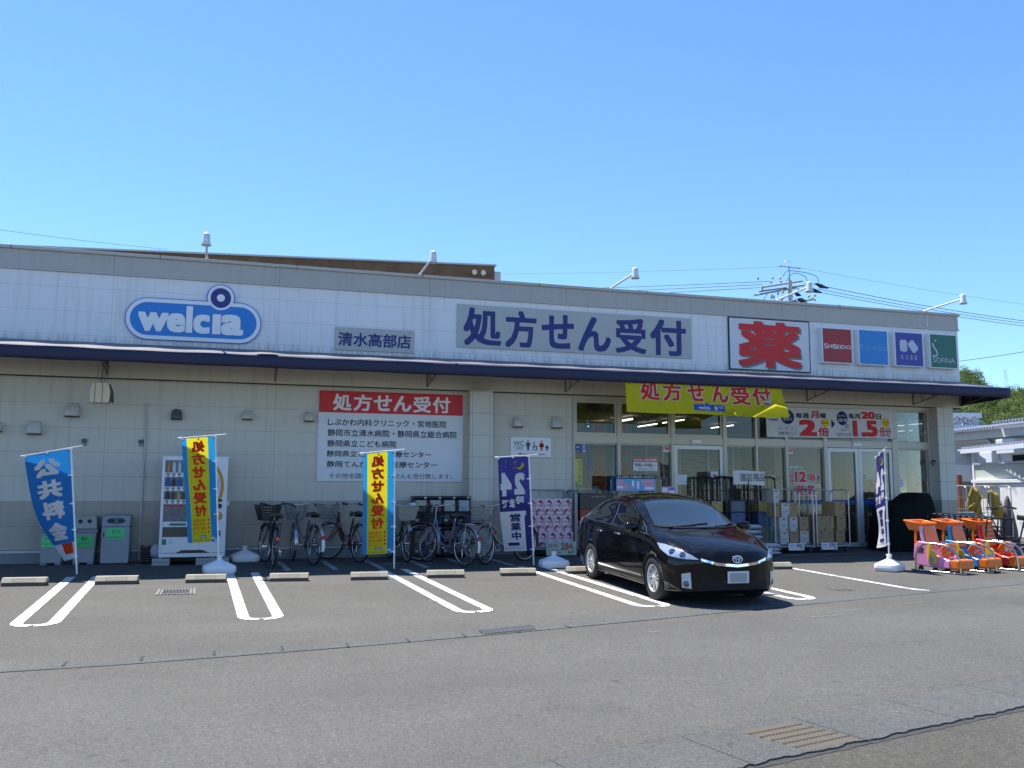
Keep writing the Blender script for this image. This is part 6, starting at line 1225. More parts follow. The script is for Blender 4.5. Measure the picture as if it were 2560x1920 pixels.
    q = MB(); q.tube([h1, (0, .30, .985)], .012, 8, xf=S)
    B = [(-.275, .02, 1.00), (-.29, .16, 1.03), (-.24, .27, 1.035), (-.11, .335, 1.01), (0, .34, .99), (.11, .335, 1.01), (.24, .27, 1.035), (.29, .16, 1.03), (.275, .02, 1.00)]
    if sport: B = [(-.29, .30, .98), (-.15, .33, .985), (0, .34, .98), (.15, .33, .985), (.29, .30, .98)]
    q.tube([S @ p for p in bezier(B, 5)], .0115, 7)
    for s_ in (-1, 1): q.tube([S @ Vector((s_*.27, .20, 1.025)), S @ Vector((s_*.245, .12, 1.0)), S @ Vector((s_*.25, .06, .985))], .005, 5)
    ho = q.build('handlebar', bar_m, r); q = MB()
    for s_ in (-1, 1): q = MB(); q.tube([S @ Vector((s_*.2745, .015, .998)), S @ Vector((s_*.286, .12, 1.022))] if not sport else [S @ Vector((s_*.30, .30, .98)), S @ Vector((s_*.19, .322, .984))], .018, 8); q.build('grip', BLACKP, ho)
    q = MB(); q.tube([S @ Vector((.12, .33, 1.0)), S @ Vector((.13, .43, .86)), S @ Vector((.06, .44, .66))], .0035, 5); q.tube([S @ Vector((-.12, .33, 1.0)), S @ Vector((-.10, .44, .88)), Vector((0, .35, .7))], .0035, 5); q.build('brake_cable', BLACKP, ho)
    q = MB(); q.tube([(0, -.225, .73), (0, -.25, .84)], .012, 8)
    q.build('seat_post', STEEL, r)
    def sad(u, v):
        a = (u-.5)*2; wd = .105*(1-v)**.55*(.55+.45*(1-v))+.022; return (wd*a, -.40+.28*v, .885-.045*abs(a)**2.2-.012*math.sin(v*math.pi)+.004)
    q = MB(); q.grid(sad, 10, 10, 0); q.grid(lambda u, v: (lambda p: (p[0]*.92, p[1], p[2]-.045))(sad(u, v)), 10, 10, 0)
    for (f0, f1) in ((lambda t: sad(0, t), lambda t: (sad(0, t)[0]*.92, sad(0, t)[1], sad(0, t)[2]-.045)), (lambda t: sad(1, t), lambda t: (sad(1, t)[0]*.92, sad(1, t)[1], sad(1, t)[2]-.045)), (lambda t: sad(t, 0), lambda t: (sad(t, 0)[0]*.92, sad(t, 0)[1], sad(t, 0)[2]-.045))): q.add([p for k in range(11) for p in (f0(k/10), f1(k/10))], [(2*k, 2*k+1, 2*k+3, 2*k+2) for k in range(10)], 0, True)
    q.build('saddle', SADD, r)
    q = MB(); q.tube([(-.05, -.35, .715), (-.07, -.50, .715), (-.07, -.76, .71), (.07, -.76, .71), (.07, -.50, .715), (.05, -.35, .715)], .006, 5); q.tube([(0, -.36, .715), (0, -.76, .71)], .005, 5)
    for s_ in (-1, 1): q.tube([(s_*.07, -.62, .712), (s_*.062, -.55, RW)], .005, 5)
    q.build('rear_rack', STEEL if fend is FENS else BLACKP, r); q = MB(); q.cyl((0, -.90, .48), (0, -.915, .48), .034, n=14); q.build('reflector', REFL, r)
    q = MB(); q.tube([(-.075, -.55, RW-.03), (-.13, -.63, .012), (.13, -.63, .012), (.075, -.55, RW-.03)], .008, 6); q.build('kickstand', STEEL, r)
    q = MB(); q.prism([(-.20, .36), (-.09, .37), (-.01, .33), (-.01, .23), (-.09, .19), (-.56, .29), (-.60, .335), (-.56, .38)], .045, .060, 'x'); q.build('chain_case', BLACKP if sport else mat('chain_case_grey', (.10, .10, .11), .4), r, .004)
    q = MB(); q.cyl((-.09, -.09, .28), (.09, -.09, .28), .016, n=8); q.tube([(.085, -.09, .28), (.095, .06, .23)], .011, 6); q.tube([(-.085, -.09, .28), (-.095, -.24, .33)], .011, 6); q.box(.10, .02, .215, .18, .10, .235); q.box(-.18, -.28, .32, -.10, -.20, .34); q.build('pedals', STEEL, r)
    q = MB(); q.cyl((0, .43, .615), (0, .49, .60), .03, .036, 12, xf=S); q.build('headlamp', mat('lamp_glass', (.4, .42, .44), .15, metal=.4), r)
    if basket:
        q = MB(); rr_ = .0045 if basket == 'wire' else .0065; z0, z1 = .735, .985; y0, y1 = .40, .735
        def rg(z, k): wd = .135+.055*k; return [(-wd, y0, z), (wd, y0, z), (wd, y1-.10*(1-k)+.0, z), (-wd, y1-.10*(1-k), z)]
        def at(e, t, k): P = rg(z0+(z1-z0)*k, k); a, b = Vector(P[e]), Vector(P[(e+1) % 4]); return a.lerp(b, t)
        if basket == 'solid':
            P = [p for k in (0, 1) for p in rg(z0+(z1-z0)*k, k)]; q.add(P, [(0, 1, 2, 3)]+[(i, (i+1) % 4, 4+(i+1) % 4, 4+i) for i in range(4)], 0, False, S); q.tube(rg(z1, 1), .012, 6, closed=True, xf=S); q.build('basket', basket_m, r, thick=.006)
        else:
            for k in ((0, .2, .4, .6, .8, 1.) if basket == 'mesh' else (0, .25, .5, .75, 1.)): q.tube(rg(z0+(z1-z0)*k, k), rr_*(1.7 if k in (0, 1.) else 1), 5, closed=True, xf=S)
            nn_ = 7 if basket == 'wire' else 9
            for e in range(4):
                for i in range(nn_): q.tube([at(e, i/nn_, 0), at(e, i/nn_, 1)], rr_*.8, 4, xf=S, cap=False)
            for i in range(1, 5): q.tube([at(0, i/5, 0), at(2, 1-i/5, 0)], rr_, 4, xf=S, cap=False)
            q.build('basket', basket_m, r)
    return r
BK = mat('bike_black', (.010, .010, .011), .3, coat=.5, var=.05); BWIRE = mat('basket_wire', (.26, .27, .27), .4, .6); BWB = mat('basket_black', (.012, .012, .012), .5)
bicycle('black bicycle with a black mesh basket, nearest the vending machine', (2.98, -1.12), (-.06, .99), BK, 'mesh', BWB, .25, fend=BK, bar_m=BK, white_tail=False)
bicycle('grey bicycle with bright handlebars and a faint wire basket', (3.55, -.90), (-.30, .95), mat('bike_grey', (.09, .10, .13), .35, .4, coat=.5), 'wire', BWIRE, -.25)
bicycle('dark red bicycle with a tall wire basket, left of the middle yellow flag', (4.36, -.70), (-.36, .93), mat('bike_red', (.11, .006, .010), .3, .3, coat=.6), 'wire', BWIRE, .55)
bicycle('dark bicycle facing out with a pale plastic basket, right of the middle yellow flag', (5.36, -.80), (.13, -.99), mat('bike_dark', (.03, .035, .04), .35, .3, coat=.4), 'solid', mat('basket_pale', (.36, .37, .36), .5, .3), -.05, white_tail=False)
bicycle('silver blue bicycle with a black wire basket, in front of the capsule machines', (6.06, -1.74), (-.42, .91), mat('bike_silver_blue', (.16, .20, .30), .28, .6, coat=.5), 'mesh', BWB, -.1)
bicycle('teal diamond frame bicycle parked sideways behind the silver blue one', (6.30, -.98), (-1., -.06), mat('bike_teal', (.02, .09, .12), .35, .3, coat=.5), None, None, .1, fend=BK, sport=True, white_tail=False)
bicycle('silver bicycle side on with a wire basket, its rear wheel behind the navy flag', (7.22, -1.68), (-.86, -.50), mat('bike_silver', (.36, .37, .38), .28, .8), 'wire', BWIRE, .25)
b8 = bicycle('black bicycle at the right edge of the photo behind the toy carts', (17.05, -3.80), (-.90, .40), BK, None, None, .2, fend=BK, bar_m=BK, white_tail=False)
q = MB(); q.lathe([(0, .11), (.05, .10), (.085, .05), (.09, 0), (.12, -.01), (.12, -.015), (.0, -.01)], (0, 0, 0), 'z', 16); o = q.build('cap', mat('cap_white', (.60, .64, .68), .7), None, loc=(5.53, -1.36, .975)); tag(o, 'white cap lying on the rim of the pale plastic bicycle basket', 'cap')
# ================================================================== COVERED STACK, TROLLEYS, TOY CARTS
r = empty('covered_stack', 'tall stack hidden under a black cover beside the right door', 'covered stack', (17.15, -.78, -.014)); TARP = mat('tarp_black_green', (.005, .008, .007), .85, var=.3, vs=4, bump=.4, bs=5, spec=.15)
q = MB(); secs = ((-.80, .58, .40), (-.62, .98, .48), (-.28, 1.06, .50), (-.10, 1.16, .50), (.12, 1.31, .46), (.40, 1.30, .42), (.50, 1.05, .40), (.54, .60, .42))
def tarp(u, v):
    k = u*(len(secs)-1); i = min(len(secs)-2, int(k)); f = k-i; x, h, d = [secs[i][c]*(1-f)+secs[i+1][c]*f for c in range(3)]; a = (v-.5)*2
    fold = .02*math.sin(u*31+v*2)*(abs(a) > .5)
    if abs(a) < .45: return (x, d*a/.45*.8, h-.03*(a/.45)**2)
    t = (abs(a)-.45)/.55; return (x, math.copysign(d*(.8+.2*t)+fold*t, a), (h-.03)*(1-t)+.02*t)
q.grid(tarp, 60, 30, 0); q.add([tarp(0, k/12) for k in range(13)]+[(-.84, 0, .02)], [(k, k+1, 13) for k in range(12)]); q.add([tarp(1, k/12) for k in range(13)]+[(.56, 0, .02)], [(k, k+1, 13) for k in range(12)]); q.build('cover', TARP, r)
q = MB(); [q.tube([(x, -.52, .02), (x, -.52, .62)], .009, 5) for x in (-.25, -.15, .25)]; q.build('trolley_rail', mat('dark_chrome', (.16, .17, .17), .3, metal=.8), r)
# nested shopping trolleys
TRB = mat('trolley_black', (.010, .010, .011), .4, .2)
def trolley(label, p, rz):
    r = empty('shopping_trolley', label, 'shopping trolley', p, rz, 'row of nested black shopping trolleys'); q = MB()
    for s_ in (-1, 1):
        q.tube(bezier([(s_*.22, .30, .10), (s_*.22, .32, .55), (s_*.22, .40, .86), (s_*.22, .47, .90)], 4), .013, 6); q.tube([(s_*.22, .30, .11), (s_*.18, -.30, .11)], .012, 6)
    q.tube(bezier([(-.22, .46, .90), (-.15, .50, .905), (.15, .50, .905), (.22, .46, .90)], 4), .017, 7); q.tube([(-.22, .32, .50), (.22, .32, .50)], .010, 5); q.build('frame', TRB, r)
    q = MB()
    for z, k in ((.48, 0), (.58, .4), (.66, .7), (.74, 1.)): wd = .17+.04*k; q.tube([(-wd, .28, z), (wd, .28, z), (wd*.85, -.30-.03*k, z), (-wd*.85, -.30-.03*k, z)], .006, 5, closed=True)
    for e in range(9): t = e/8; [q.tube([(s_*(.17-.03*t), .28-.58*t, .48), (s_*(.21-.03*t), .28-.61*t, .74)], .0045, 4) for s_ in (-1, 1)]
    for e in range(5): x = -.15+.075*e; q.tube([(x, .28, .48), (x*.85, -.30, .48)], .0045, 4); q.tube([(x*.85, -.30, .48), (x*.9, -.33, .74)], .0045, 4)
    q.build('basket', TRB, r); q = MB()
    for s_ in (-1, 1): q.tube([(s_*.19, .25, .28), (s_*.17, -.24, .28)], .009, 5)
    q.tube([(-.19, .25, .28), (.19, .25, .28)], .009, 5); q.tube([(-.17, -.24, .28), (.17, -.24, .28)], .009, 5); q.build('lower_tray', TRB, r)
    for x, y in ((-.2, .28), (.2, .28), (-.17, -.28), (.17, -.28)): q = MB(); q.cyl((x-.012, y, .045), (x+.012, y, .045), .045, n=12); q.build('caster', RUBBER, r)
    return r
for k in range(11):
    t = k/10; p = (16.38+.52*t*1.0, -2.05-2.05*t, 0); p = (16.42+.02*t, -2.35-1.85*t, gz(-2.35-1.85*t)); p = (16.62-.42*t, -2.15-2.0*t, gz(-2.15-2.*t))
    if k == 0: t0 = trolley('black shopping trolley at the shaded far end of the nested row', p, rad(155))
    else:
        c = copy_tree(t0); c.location = p; c['label'] = 'black shopping trolley at the sunny near end of the nested row' if k == 10 else 'black shopping trolley inside the nested row'
# rental toy carts in steel rails
ORG = mat('cart_orange', (.80, .17, .008), .35, var=.05, coat=.3); GOLD = mat('cart_gold', (.75, .30, .01), .35, var=.05, coat=.3)
def toy_cart(label, p, rz, body_m, side_m, seat_m, deco):
    r = empty('toy_cart', label, 'toy cart', p, rz, 'ride on toy shopping carts'); w2 = .20 # +Y is the front
    r.scale = (1.1, 1.06, 1.1)
    q = MB(); prof = [(-.36, .10), (-.40, .22), (-.38, .40), (-.30, .485), (-.12, .47), (-.10, .30), (.08, .27), (.20, .22), (.30, .20), (.30, .08), (.0, .07)]
    q.prism(prof, -w2, -w2+.035, 'x'); q.prism(prof, w2-.035, w2, 'x'); q.prism([(-.34, .08), (.30, .08), (.30, .15), (-.34, .15)], -w2+.036, w2-.036, 'x'); q.prism([(.06, .15), (.30, .15), (.30, .20), (.16, .235)], -w2+.036, w2-.036, 'x'); q.build('body', body_m, r, .018, seg=3)
    for s_ in (-1, 1):
        q = MB(); x0, x1 = (w2+.002, w2+.03) if s_ > 0 else (-w2-.03, -w2-.002); q.prism([(-.085, .13), (.07, .13), (.085, .26), (.05, .33), (-.02, .35), (-.03, .44), (-.10, .45), (-.10, .28)], x0, x1, 'x'); q.build('side_panel', side_m, r, .01)
        q = MB(); q.prism([(-.33, .30), (-.20, .30), (-.18, .38), (-.31, .39)], s_*(w2+.001)-.002, s_*(w2+.001)+.002, 'x'); q.build('window_opening', mat('cart_opening', (.05, .03, .05), .6), r)
        q = MB(); q.prism(circ(-.01, .205, .05, .05, 16), s_*(w2+.031)-.001, s_*(w2+.031)+.001, 'x'); q.build('round_sticker', mat('sticker_grey', (.30, .32, .38), .4, var=.7, vs=40), r)
    q = MB(); q.box(-.185, .29, .06, .185, .47, .225); q.build('front_bumper', ORG if body_m is not None else GOLD, r, .035, seg=4)
    q = MB(); q.prism([(-.10, .17), (-.22, .36), (-.30, .745), (-.262, .755), (-.17, .38), (-.05, .18)], -.185, .185, 'x')
    q.add([], []); q.build('seat_back', seat_m, r, .02, seg=3)
    q = MB(); q.add([(x, -.158+.0-(z-.38)*.262, z) for x, z in [(-.11, .37), (.11, .37), (.145, .46), (.145, .60), (.105, .705), (-.105, .705), (-.145, .60), (-.145, .46)]], [list(range(8))]); q.build('seat_pad', ORG, r, thick=.02)
    q = MB(); q.prism([(-.12, .155), (.10, .155), (.07, .19), (-.1, .24)], -.15, .15, 'x'); q.build('seat', seat_m, r, .012)
    q = MB(); P = [(-.17, -.50, .66), (.17, -.50, .66), (.16, -.27, .64), (-.16, -.27, .64)]; Q = [(-.205, -.555, .81), (.205, -.555, .81), (.195, -.24, .765), (-.195, -.24, .765)]
    q.add(P+Q, [(0, 1, 2, 3)]+[(i, (i+1) % 4, 4+(i+1) % 4, 4+i) for i in range(4)]); q.tube(Q, .014, 7, closed=True); q.build('basket_tray', ORG, r, thick=.008)
    for s_ in (-1, 1): q = MB(); q.prism([(-.40, .12), (-.365, .12), (-.335, .66), (-.375, .66)], s_*.165-.018, s_*.165+.018, 'x'); q.build('upright', ORG, r, .008)
    q = MB(); q.prism([(.09, .26), (.16, .40), (.19, .39), (.13, .24)], -.14, .14, 'x'); q.tube(bezier([(-.15, .10, .33), (-.13, .16, .42), (0, .18, .45), (.13, .16, .42), (.15, .10, .33)], 4), .018, 7); q.build('steering_bar', ORG, r, .01)
    q = MB(); random.seed(len(label)); cm = [mat('deco_%d' % i, c_, .4) for i, c_ in enumerate(((.65, .65, .66), (.55, .04, .05), (.10, .35, .06), (.05, .25, .55), (.70, .45, .03), (.45, .10, .30)))]
    for i in range(26): x, t, a = random.uniform(-.115, .115), random.uniform(.1, .92), random.uniform(.014, .03); yy, zz = .09+.07*t-.012, .26+.14*t; q.add([(x+a*math.cos(k*.785), yy-.003-.0008*i, zz+a*math.sin(k*.785)) for k in range(8)], [list(range(8))], random.randrange(6)); q.add([(x+a*math.cos(k*.785), yy+.052+.0008*i-.03*0, zz+a*math.sin(k*.785)-.0) for k in range(8)], [list(range(8))], random.randrange(6))
    q.build('dashboard_print', cm, r, fixn=False); q = MB(); q.box(-.12, .12, .20, .12, .20, .225); q.build('tray', ORG, r, .01)
    for x, y in ((-.17, -.28), (.17, -.28), (-.15, .22), (.15, .22)): q = MB(); q.cyl((x-.014, y, .045), (x+.014, y, .045), .045, n=14); q.build('wheel', RUBBER, r)
    return r
PINKB = mat('cart_pink', (.78, .28, .52), .35, coat=.3); YELB = mat('cart_yellow', (.80, .52, .015), .35, coat=.3); BLUB = mat('cart_blue', (.015, .26, .60), .35, coat=.3); REDB = mat('cart_red', (.68, .02, .025), .35, coat=.3); PNK2 = mat('cart_light_pink', (.80, .42, .60), .35, coat=.3)
az = math.atan2(-.28, -.96); RZ = math.pi+rad(9)
toy_cart('pink ride on toy cart with a yellow side panel, nearest the white flag base', (14.43, -4.78, -.0955), RZ, PINKB, YELB, PNK2, 0); toy_cart('blue ride on toy cart, middle of the three', (15.16, -4.66, -.0932), RZ, BLUB, YELB, BLUB, 1); toy_cart('red ride on toy cart, at the right end near the photo edge', (15.98, -4.52, -.0904), RZ, REDB, YELB, REDB, 2)
RAILM = mat('rail_stainless', (.45, .43, .40), .25, metal=.95)
for i, (x0, y0, l) in enumerate(((14.06, -4.55, 'stainless arched rail on the left of the pink toy cart'), (14.78, -4.42, 'stainless arched rail between the pink and the blue toy cart'), (14.98, -4.40, 'stainless arched rail just left of the blue toy cart'), (15.58, -4.30, 'stainless arched rail between the blue and the red toy cart'), (15.78, -4.26, 'stainless arched rail just left of the red toy cart'))):
    dx, dy = .30, -.76; f = lambda t, z: (dx*t, dy*t, z-.0152*t*.0+gz(y0+dy*t)-gz(y0))
    r = empty('cart_rail', l, 'rail', (x0, y0, gz(y0)), 0, 'stainless rails of the toy cart stand'); q = MB(); q.tube(bezier([f(0, .03), f(.02, .30), f(.13, .44), f(.28, .50), f(.62, .49), f(.82, .43), f(.93, .30), f(.97, .02)], 6), .019, 8); q.build('arch', RAILM, r); q = MB(); q.tube([f(-.1, .02), f(1.08, .02)], .018, 6); q.build('foot_rail', RAILM, r)
# ================================================================== BACKGROUND
# brown roofed building behind the store
bb = empty('rear_building', 'flat roofed building with a rusty brown fascia rising behind the store', 'building', (0, 25, -.25)); RB = mat('rusty_fascia', (.13, .075, .04), .8, var=.6, vs=2.2)
q = MB(); q.box(-30, -.6, 12.02, 14.42, .4, 12.68); q.box(-30, -.62, 11.96, 14.44, .4, 12.017)
q.v = [Vector((p.x, p.y, p.z-(.0)+(p.x-14.42)*.037*1.0)) for p in q.v]; q.build('fascia', RB, bb)
q = MB(); q.box(-30, -.7, 12.683, 14.5, .4, 12.76); q.v = [Vector((p.x, p.y, p.z+(p.x-14.42)*.037)) for p in q.v]; q.build('roof_edge', mat('roof_edge_metal', (.42, .44, .46), .5, .2), bb)
bx('wall', mat('rear_wall_dull', (.26, .26, .20), .8, var=.2), (-30, .5, 0, 14.2, 14, 11.9), bb); q = MB()
for k in range(9): q.box(14.1-1.62*k-.05, .40, 10.5, 14.1-1.62*k+.02, .49, 11.6)
q.build('window_post', mat('rear_post', (.40, .40, .36), .6), bb); q = MB(); q.box(-2, .44, 10.6, 14, .498, 11.55); q.build('window', mat('rear_window_dark', (.05, .055, .05), .15), bb)
bx('corner_tower', mat('rear_white_wall', (.55, .57, .62), .7), (14.46, .2, 0, 14.98, 6, 12.62), bb)
for x in (13.4, 13.85):
    q = MB(); q.cyl((x, -.75, 12.26), (x-.12, -1.02, 12.2), .09, .13, 12); q.cyl((x, -.75, 12.26), (x, -.61, 12.28), .03); q.build('lamp', mat('rear_lamp', (.6, .55, .5), .4), bb)
# utility pole with its fittings
up_ = empty('utility_pole', 'concrete utility pole crowded with crossarms and insulators behind the roof', 'utility pole', (35.55, 30.2, 0)); PC = mat('pole_concrete', (.42, .42, .41), .8, var=.1)
q = MB(); q.tube([(0, 0, 0), (0, 0, 14.5)], [.20, .125], 12); q.build('pole', PC, up_); q = MB(); q.tube([(-.02, 0, 13.6), (-.03, 0, 15.45)], .045, 6); [q.tube([(-.03, 0, 14.9), (s_*.16, .0, 13.9)], .015, 4) for s_ in (-1, 1)]; q.tube([(-.75, 0, 15.4), (.75, -.1, 15.3)], .04, 5); q.tube([(-.35, 0, 15.45), (-.3, 0, 15.8), (.2, 0, 15.7)], .012, 4); q.build('top_bracket', GALV, up_)
d1 = Vector((.956, -.293, 0)); q = MB()
for z, l0, l1, dz in ((14.30, -1.7, .9, .42), (14.02, -1.9, 1.0, .40), (13.82, -2.2, .5, .50), (13.2, -.6, 1.5, .2), (12.75, -.9, 1.3, .15), (12.4, -1.1, 1.2, .1)): q.tube([d1*l0+Vector((0, .15, z-dz*.5)), d1*l1+Vector((0, .15, z+dz*.5))], .06, 5)
q.build('crossarm', mat('crossarm_steel', (.26, .26, .26), .5, .3), up_); random.seed(8); q = MB()
for k in range(46): a = random.uniform(-2.0, 1.5); z = random.uniform(12.3, 14.5); p = d1*a+Vector((0, random.uniform(-.3, .4), z-.1*a)); q.lathe([(0, 0), (.07, 0), (.045, .06), (.08, .09), (.04, .19), (0, .19)], p, 'z', 8)
q.build('insulator', mat('insulator_white', (.42, .42, .41), .3), up_); q = MB()
for a, z, w_ in ((1.95, 14.15, .34), (1.55, 13.85, .32), (.45, 13.6, .16), (-.6, 12.8, .14), (.7, 13.2, .24)): c = d1*a+Vector((0, 0, z)); q.tube([c-d1*w_+Vector((0, 0, w_*.5)), c, c+d1*w_*1.4-Vector((0, 0, w_*.4))], [.05, .14, .04], 7)
q.build('junction_cover', BLACKP, up_); q = MB()
for P in ([(-.5, 14.0), (-.2, 14.35), (.6, 14.3), (1.3, 14.15), (1.7, 13.9), (1.75, 13.4)], [(-.3, 13.7), (.2, 14.2), (.9, 14.0), (1.1, 13.5)], [(-1.5, 12.9), (-1.75, 12.4), (-1.3, 11.95), (-.3, 12.1), (.3, 12.5)], [(-1.2, 12.0), (-.4, 12.2), (.6, 12.6), (1.0, 12.3)], [(-1.0, 11.4), (-.6, 12.0), (-.2, 11.6)], [(1.3, 12.1), (1.9, 11.95), (2.6, 12.0), (3.0, 12.2)]): q.tube([d1*a+Vector((0, -.1, z+.75)) for a, z in [(v.x, v.z) for v in bezier([(a, 0, z) for a, z in P], 5)]], .020, 5)
q.build('jumper_cable', BLACKP, up_); q = MB()
for a, z in ((.9, 12.9), (-.7, 12.5), (.55, 12.35)): q.cyl(d1*a+Vector((0, 0, z-.25)), d1*a+Vector((0, 0, z+.2)), .17, n=12)
q.build('transformer', mat('transformer_grey', (.34, .35, .35), .5), up_)
# wires: real catenaries from the pole to poles out of view
WIRE = mat('power_line', (.035, .04, .05), .6); P0 = Vector((35.55, 30.2, 0))
def wire(label, a, b, sag, r_=.022, g='overhead power lines'):
    q = MB(); a, b = Vector(a), Vector(b); q.tube([a.lerp(b, k/24)-Vector((0, 0, 4*sag*(k/24)*(1-k/24))) for k in range(25)], r_, 5); o = q.build('power_line', WIRE, None); return tag(o, label, 'wire', g)
for a, b, l, r_, sg in (((34.3, 30.51, 14.43), (11.78, 56, 17.52), 'upper of the three thick power lines left of the utility pole', .019, .15), ((33.83, 30.68, 14.23), (11.8, 56.05, 17.08), 'middle of the three thick power lines left of the utility pole', .019, .15), ((33.71, 30.74, 14.04), (11.82, 56.11, 16.52), 'lowest of the three thick power lines left of the utility pole', .019, .15),
    ((36.92, 29.72, 14.27), (65.86, 29.47, 12.55), 'upper of the three thick power lines right of the utility pole', .021, .45), ((37.2, 29.67, 13.97), (65.86, 29.49, 12.37), 'middle of the three thick power lines right of the utility pole', .019, .4), ((37.14, 29.72, 13.8), (65.87, 29.52, 12.09), 'lowest of the three thick power lines right of the utility pole', .018, .35),
    ((35.0, 30.18, 15.35), (11.73, 55.83, 19.06), 'thin top power line left of the utility pole', .008, .2), ((35.84, 29.92, 15.34), (65.82, 29.36, 13.58), 'thin top power line right of the utility pole', .008, .3)): wire(l, a, b, sg, r_)
wire('thin line crossing the sky at the upper left edge', (-12.2, 32.1, 14.54), (-2.45, 44.6, 17.1), .1, .012, 'thin lines'); wire('thin dark line rising in front of the wooded hill', (48.26, 29.93, 9.87), (54.9, 27.8, 10.98), .05, .02, 'thin lines'); wire('low dark line across the wooded hill by the neighbouring roofs', (48.0, 30.4, 6.61), (55.06, 28.3, 5.92), .05, .025, 'thin lines')
# neighbouring premises on the right
NW = siding('neighbour_white_boards', (.66, .67, .66), (.66, .67, .66), 0, .2, .42, 40, low=False, line=.35); CORR = mat('corrugated_white', (.42, .43, .46), .4, .2)
def bxr(name, m, a, b, y0, y1, z0, z1, parent, bev=0.): q = MB(); q.box(a, y0, z0, b, y1, z1); return q.build(name, m, parent, bev)
nb_ = empty('neighbour_hall', 'white boarded neighbouring building with a corrugated roof edge', 'building', (35.88, 17.59, 0), rad(-100)); bxr('wall', NW, -6, 9, .3, 14, -.5, 4.05, nb_)
def corr(parent, a, b, y0, y1, z0, z1, pitch, amp, name='corrugated_roof'):
    n_ = int((b-a)/pitch)*4; q = MB(); vs = []
    for j in range(2):
        for i in range(n_+1): x = a+(b-a)*i/n_; k = (i % 4); vs.append((x, (y0, y1)[j], (z0, z1)[j]+(amp if k in (1, 2) else 0)))
    q.add(vs, [(i, i+1, n_+2+i, n_+1+i) for i in range(n_)]); return q.build(name, CORR, parent, thick=.01, fixn=False)
corr(nb_, -6.3, 3.55, -.35, 7, 4.10, 5.0, .20, .11); corr(nb_, 3.6, 9.2, -.55, 7, 4.30, 5.2, .20, .11, 'corrugated_roof'); bxr('eave_board', mat('eave_board', (.58, .56, .50), .6), -6.2, 9.1, -.05, .29, 3.72, 4.10, nb_); bxr('dark_band', mat('wall_band_dull', (.48, .46, .40), .8, var=.2, vs=2), -5.9, 2.6, .285, .299, 3.05, 3.6, nb_)  # duller band set across the upper wall boards
bxr('air_conditioner', mat('aircon_white', (.70, .70, .68), .5), 3.4, 4.6, -.25, .28, 2.95, 3.6, nb_, .03); bxr('air_conditioner', MATS['aircon_white'], 2.0, 2.9, -.12, .28, 2.5, 3.1, nb_, .03); q = MB(); q.tube([(2.2, .2, 4.05), (2.2, .2, 3.7), (2.75, .1, 3.3), (2.75, .1, 2.7)], .07, 8); q.build('drain_pipe', GALV, nb_)
gb = empty('grey_block', 'blue grey box shaped building behind the neighbouring roof', 'building', (48.6, 30.3, 0), rad(-17)); bxr('wall', mat('grey_blue_wall', (.24, .29, .36), .6), -2.2, 1.1, 0, 5, 0, 6.1, gb); bxr('parapet', mat('grey_blue_edge', (.36, .40, .46), .6), -2.3, 1.25, -.1, 5.1, 6.103, 6.45, gb)
rb2 = empty('low_roof', 'low grey blue roof with antenna frames behind the corrugated edge', 'building', (44, 24, 0), rad(-17)); bxr('wall', MATS['grey_blue_wall'], -6, 10, 0, 6, 0, 4.7, rb2); bxr('roof_slab', mat('pale_blue_roof', (.42, .50, .58), .5), -6.2, 10.2, -.3, 6.2, 4.703, 5.1, rb2); q = MB(); [q.tube([(x-.7, -.2, 5.1), (x, -.2, 5.6), (x+.7, -.2, 5.1)], .05, 5) for x in (-1.6, -1.2, -.6)]; q.tube([(5.3, 0, 5.1), (5.3, 0, 6.6)], .05, 5); q.tube([(5.3, 0, 6.6), (8.5, 0, 5.3)], .05, 5); q.build('antenna_frame', mat('frame_dark', (.20, .21, .22), .5, .4), rb2)
lt = empty('lean_to', 'white lean to roof on posts beside the cold store', 'shelter', (24.68, 5.41, 0), rad(-112)); corr(lt, 0, 6, -.02, 3.2, 2.62, 2.95, .18, .09); bxr('gutter_board', mat('leanto_board', (.66, .68, .76), .45), 0, 6, -.12, -.03, 2.50, 2.63, lt); q = MB(); q.box(.75, .0, 0, .87, .12, 2.50); q.box(5.7, .0, 0, 5.82, .12, 2.50); q.build('post', WHITE, lt)
bxr('dark_beam', mat('leanto_dark', (.02, .02, .02), .7), 1.7, 3.9, .8, 1.2, 2.10, 2.40, lt)
cs_ = empty('cold_store', 'pale panelled cold store with a wide white sliding door', 'shed', (24.32, 4.52, 0), rad(-105)); PANELM = siding('cold_store_panels', (.50, .54, .50), (.74, .74, .70), 1.62, 0, 40, .55, low=True, x0=.0, line=.5); bxr('wall', PANELM, .0, 6, 0, 3, -.2, 2.12, cs_); bxr('roof_edge', mat('cold_store_edge', (.50, .52, .53), .5, .2), -.05, 6.05, -.05, 3.05, 2.123, 2.18, cs_); bxr('rail_cover', mat('rail_cover_white', (.72, .74, .74), .4), -.02, 6, -.14, -.002, 1.56, 1.66, cs_, .01)
DM, t, b, o = nodes('cold_store_door'); MATS['cold_store_door'] = DM; tc = N(t, 'ShaderNodeTexCoord'); nz = N(t, 'ShaderNodeTexNoise'); nz.inputs['Scale'].default_value = 2.6; nz.inputs['Detail'].default_value = 9; nz.inputs['Roughness'].default_value = .75; t.links.new(tc.outputs['Object'], nz.inputs['Vector']); t.links.new(mixc(t, ramp(t, nz.outputs['Fac'], [(.52, (0, 0, 0)), (.64, (1, 1, 1))]), (.78, .79, .80), (.50, .51, .50)), b.inputs['Base Color']); b.inputs['Roughness'].default_value = .4
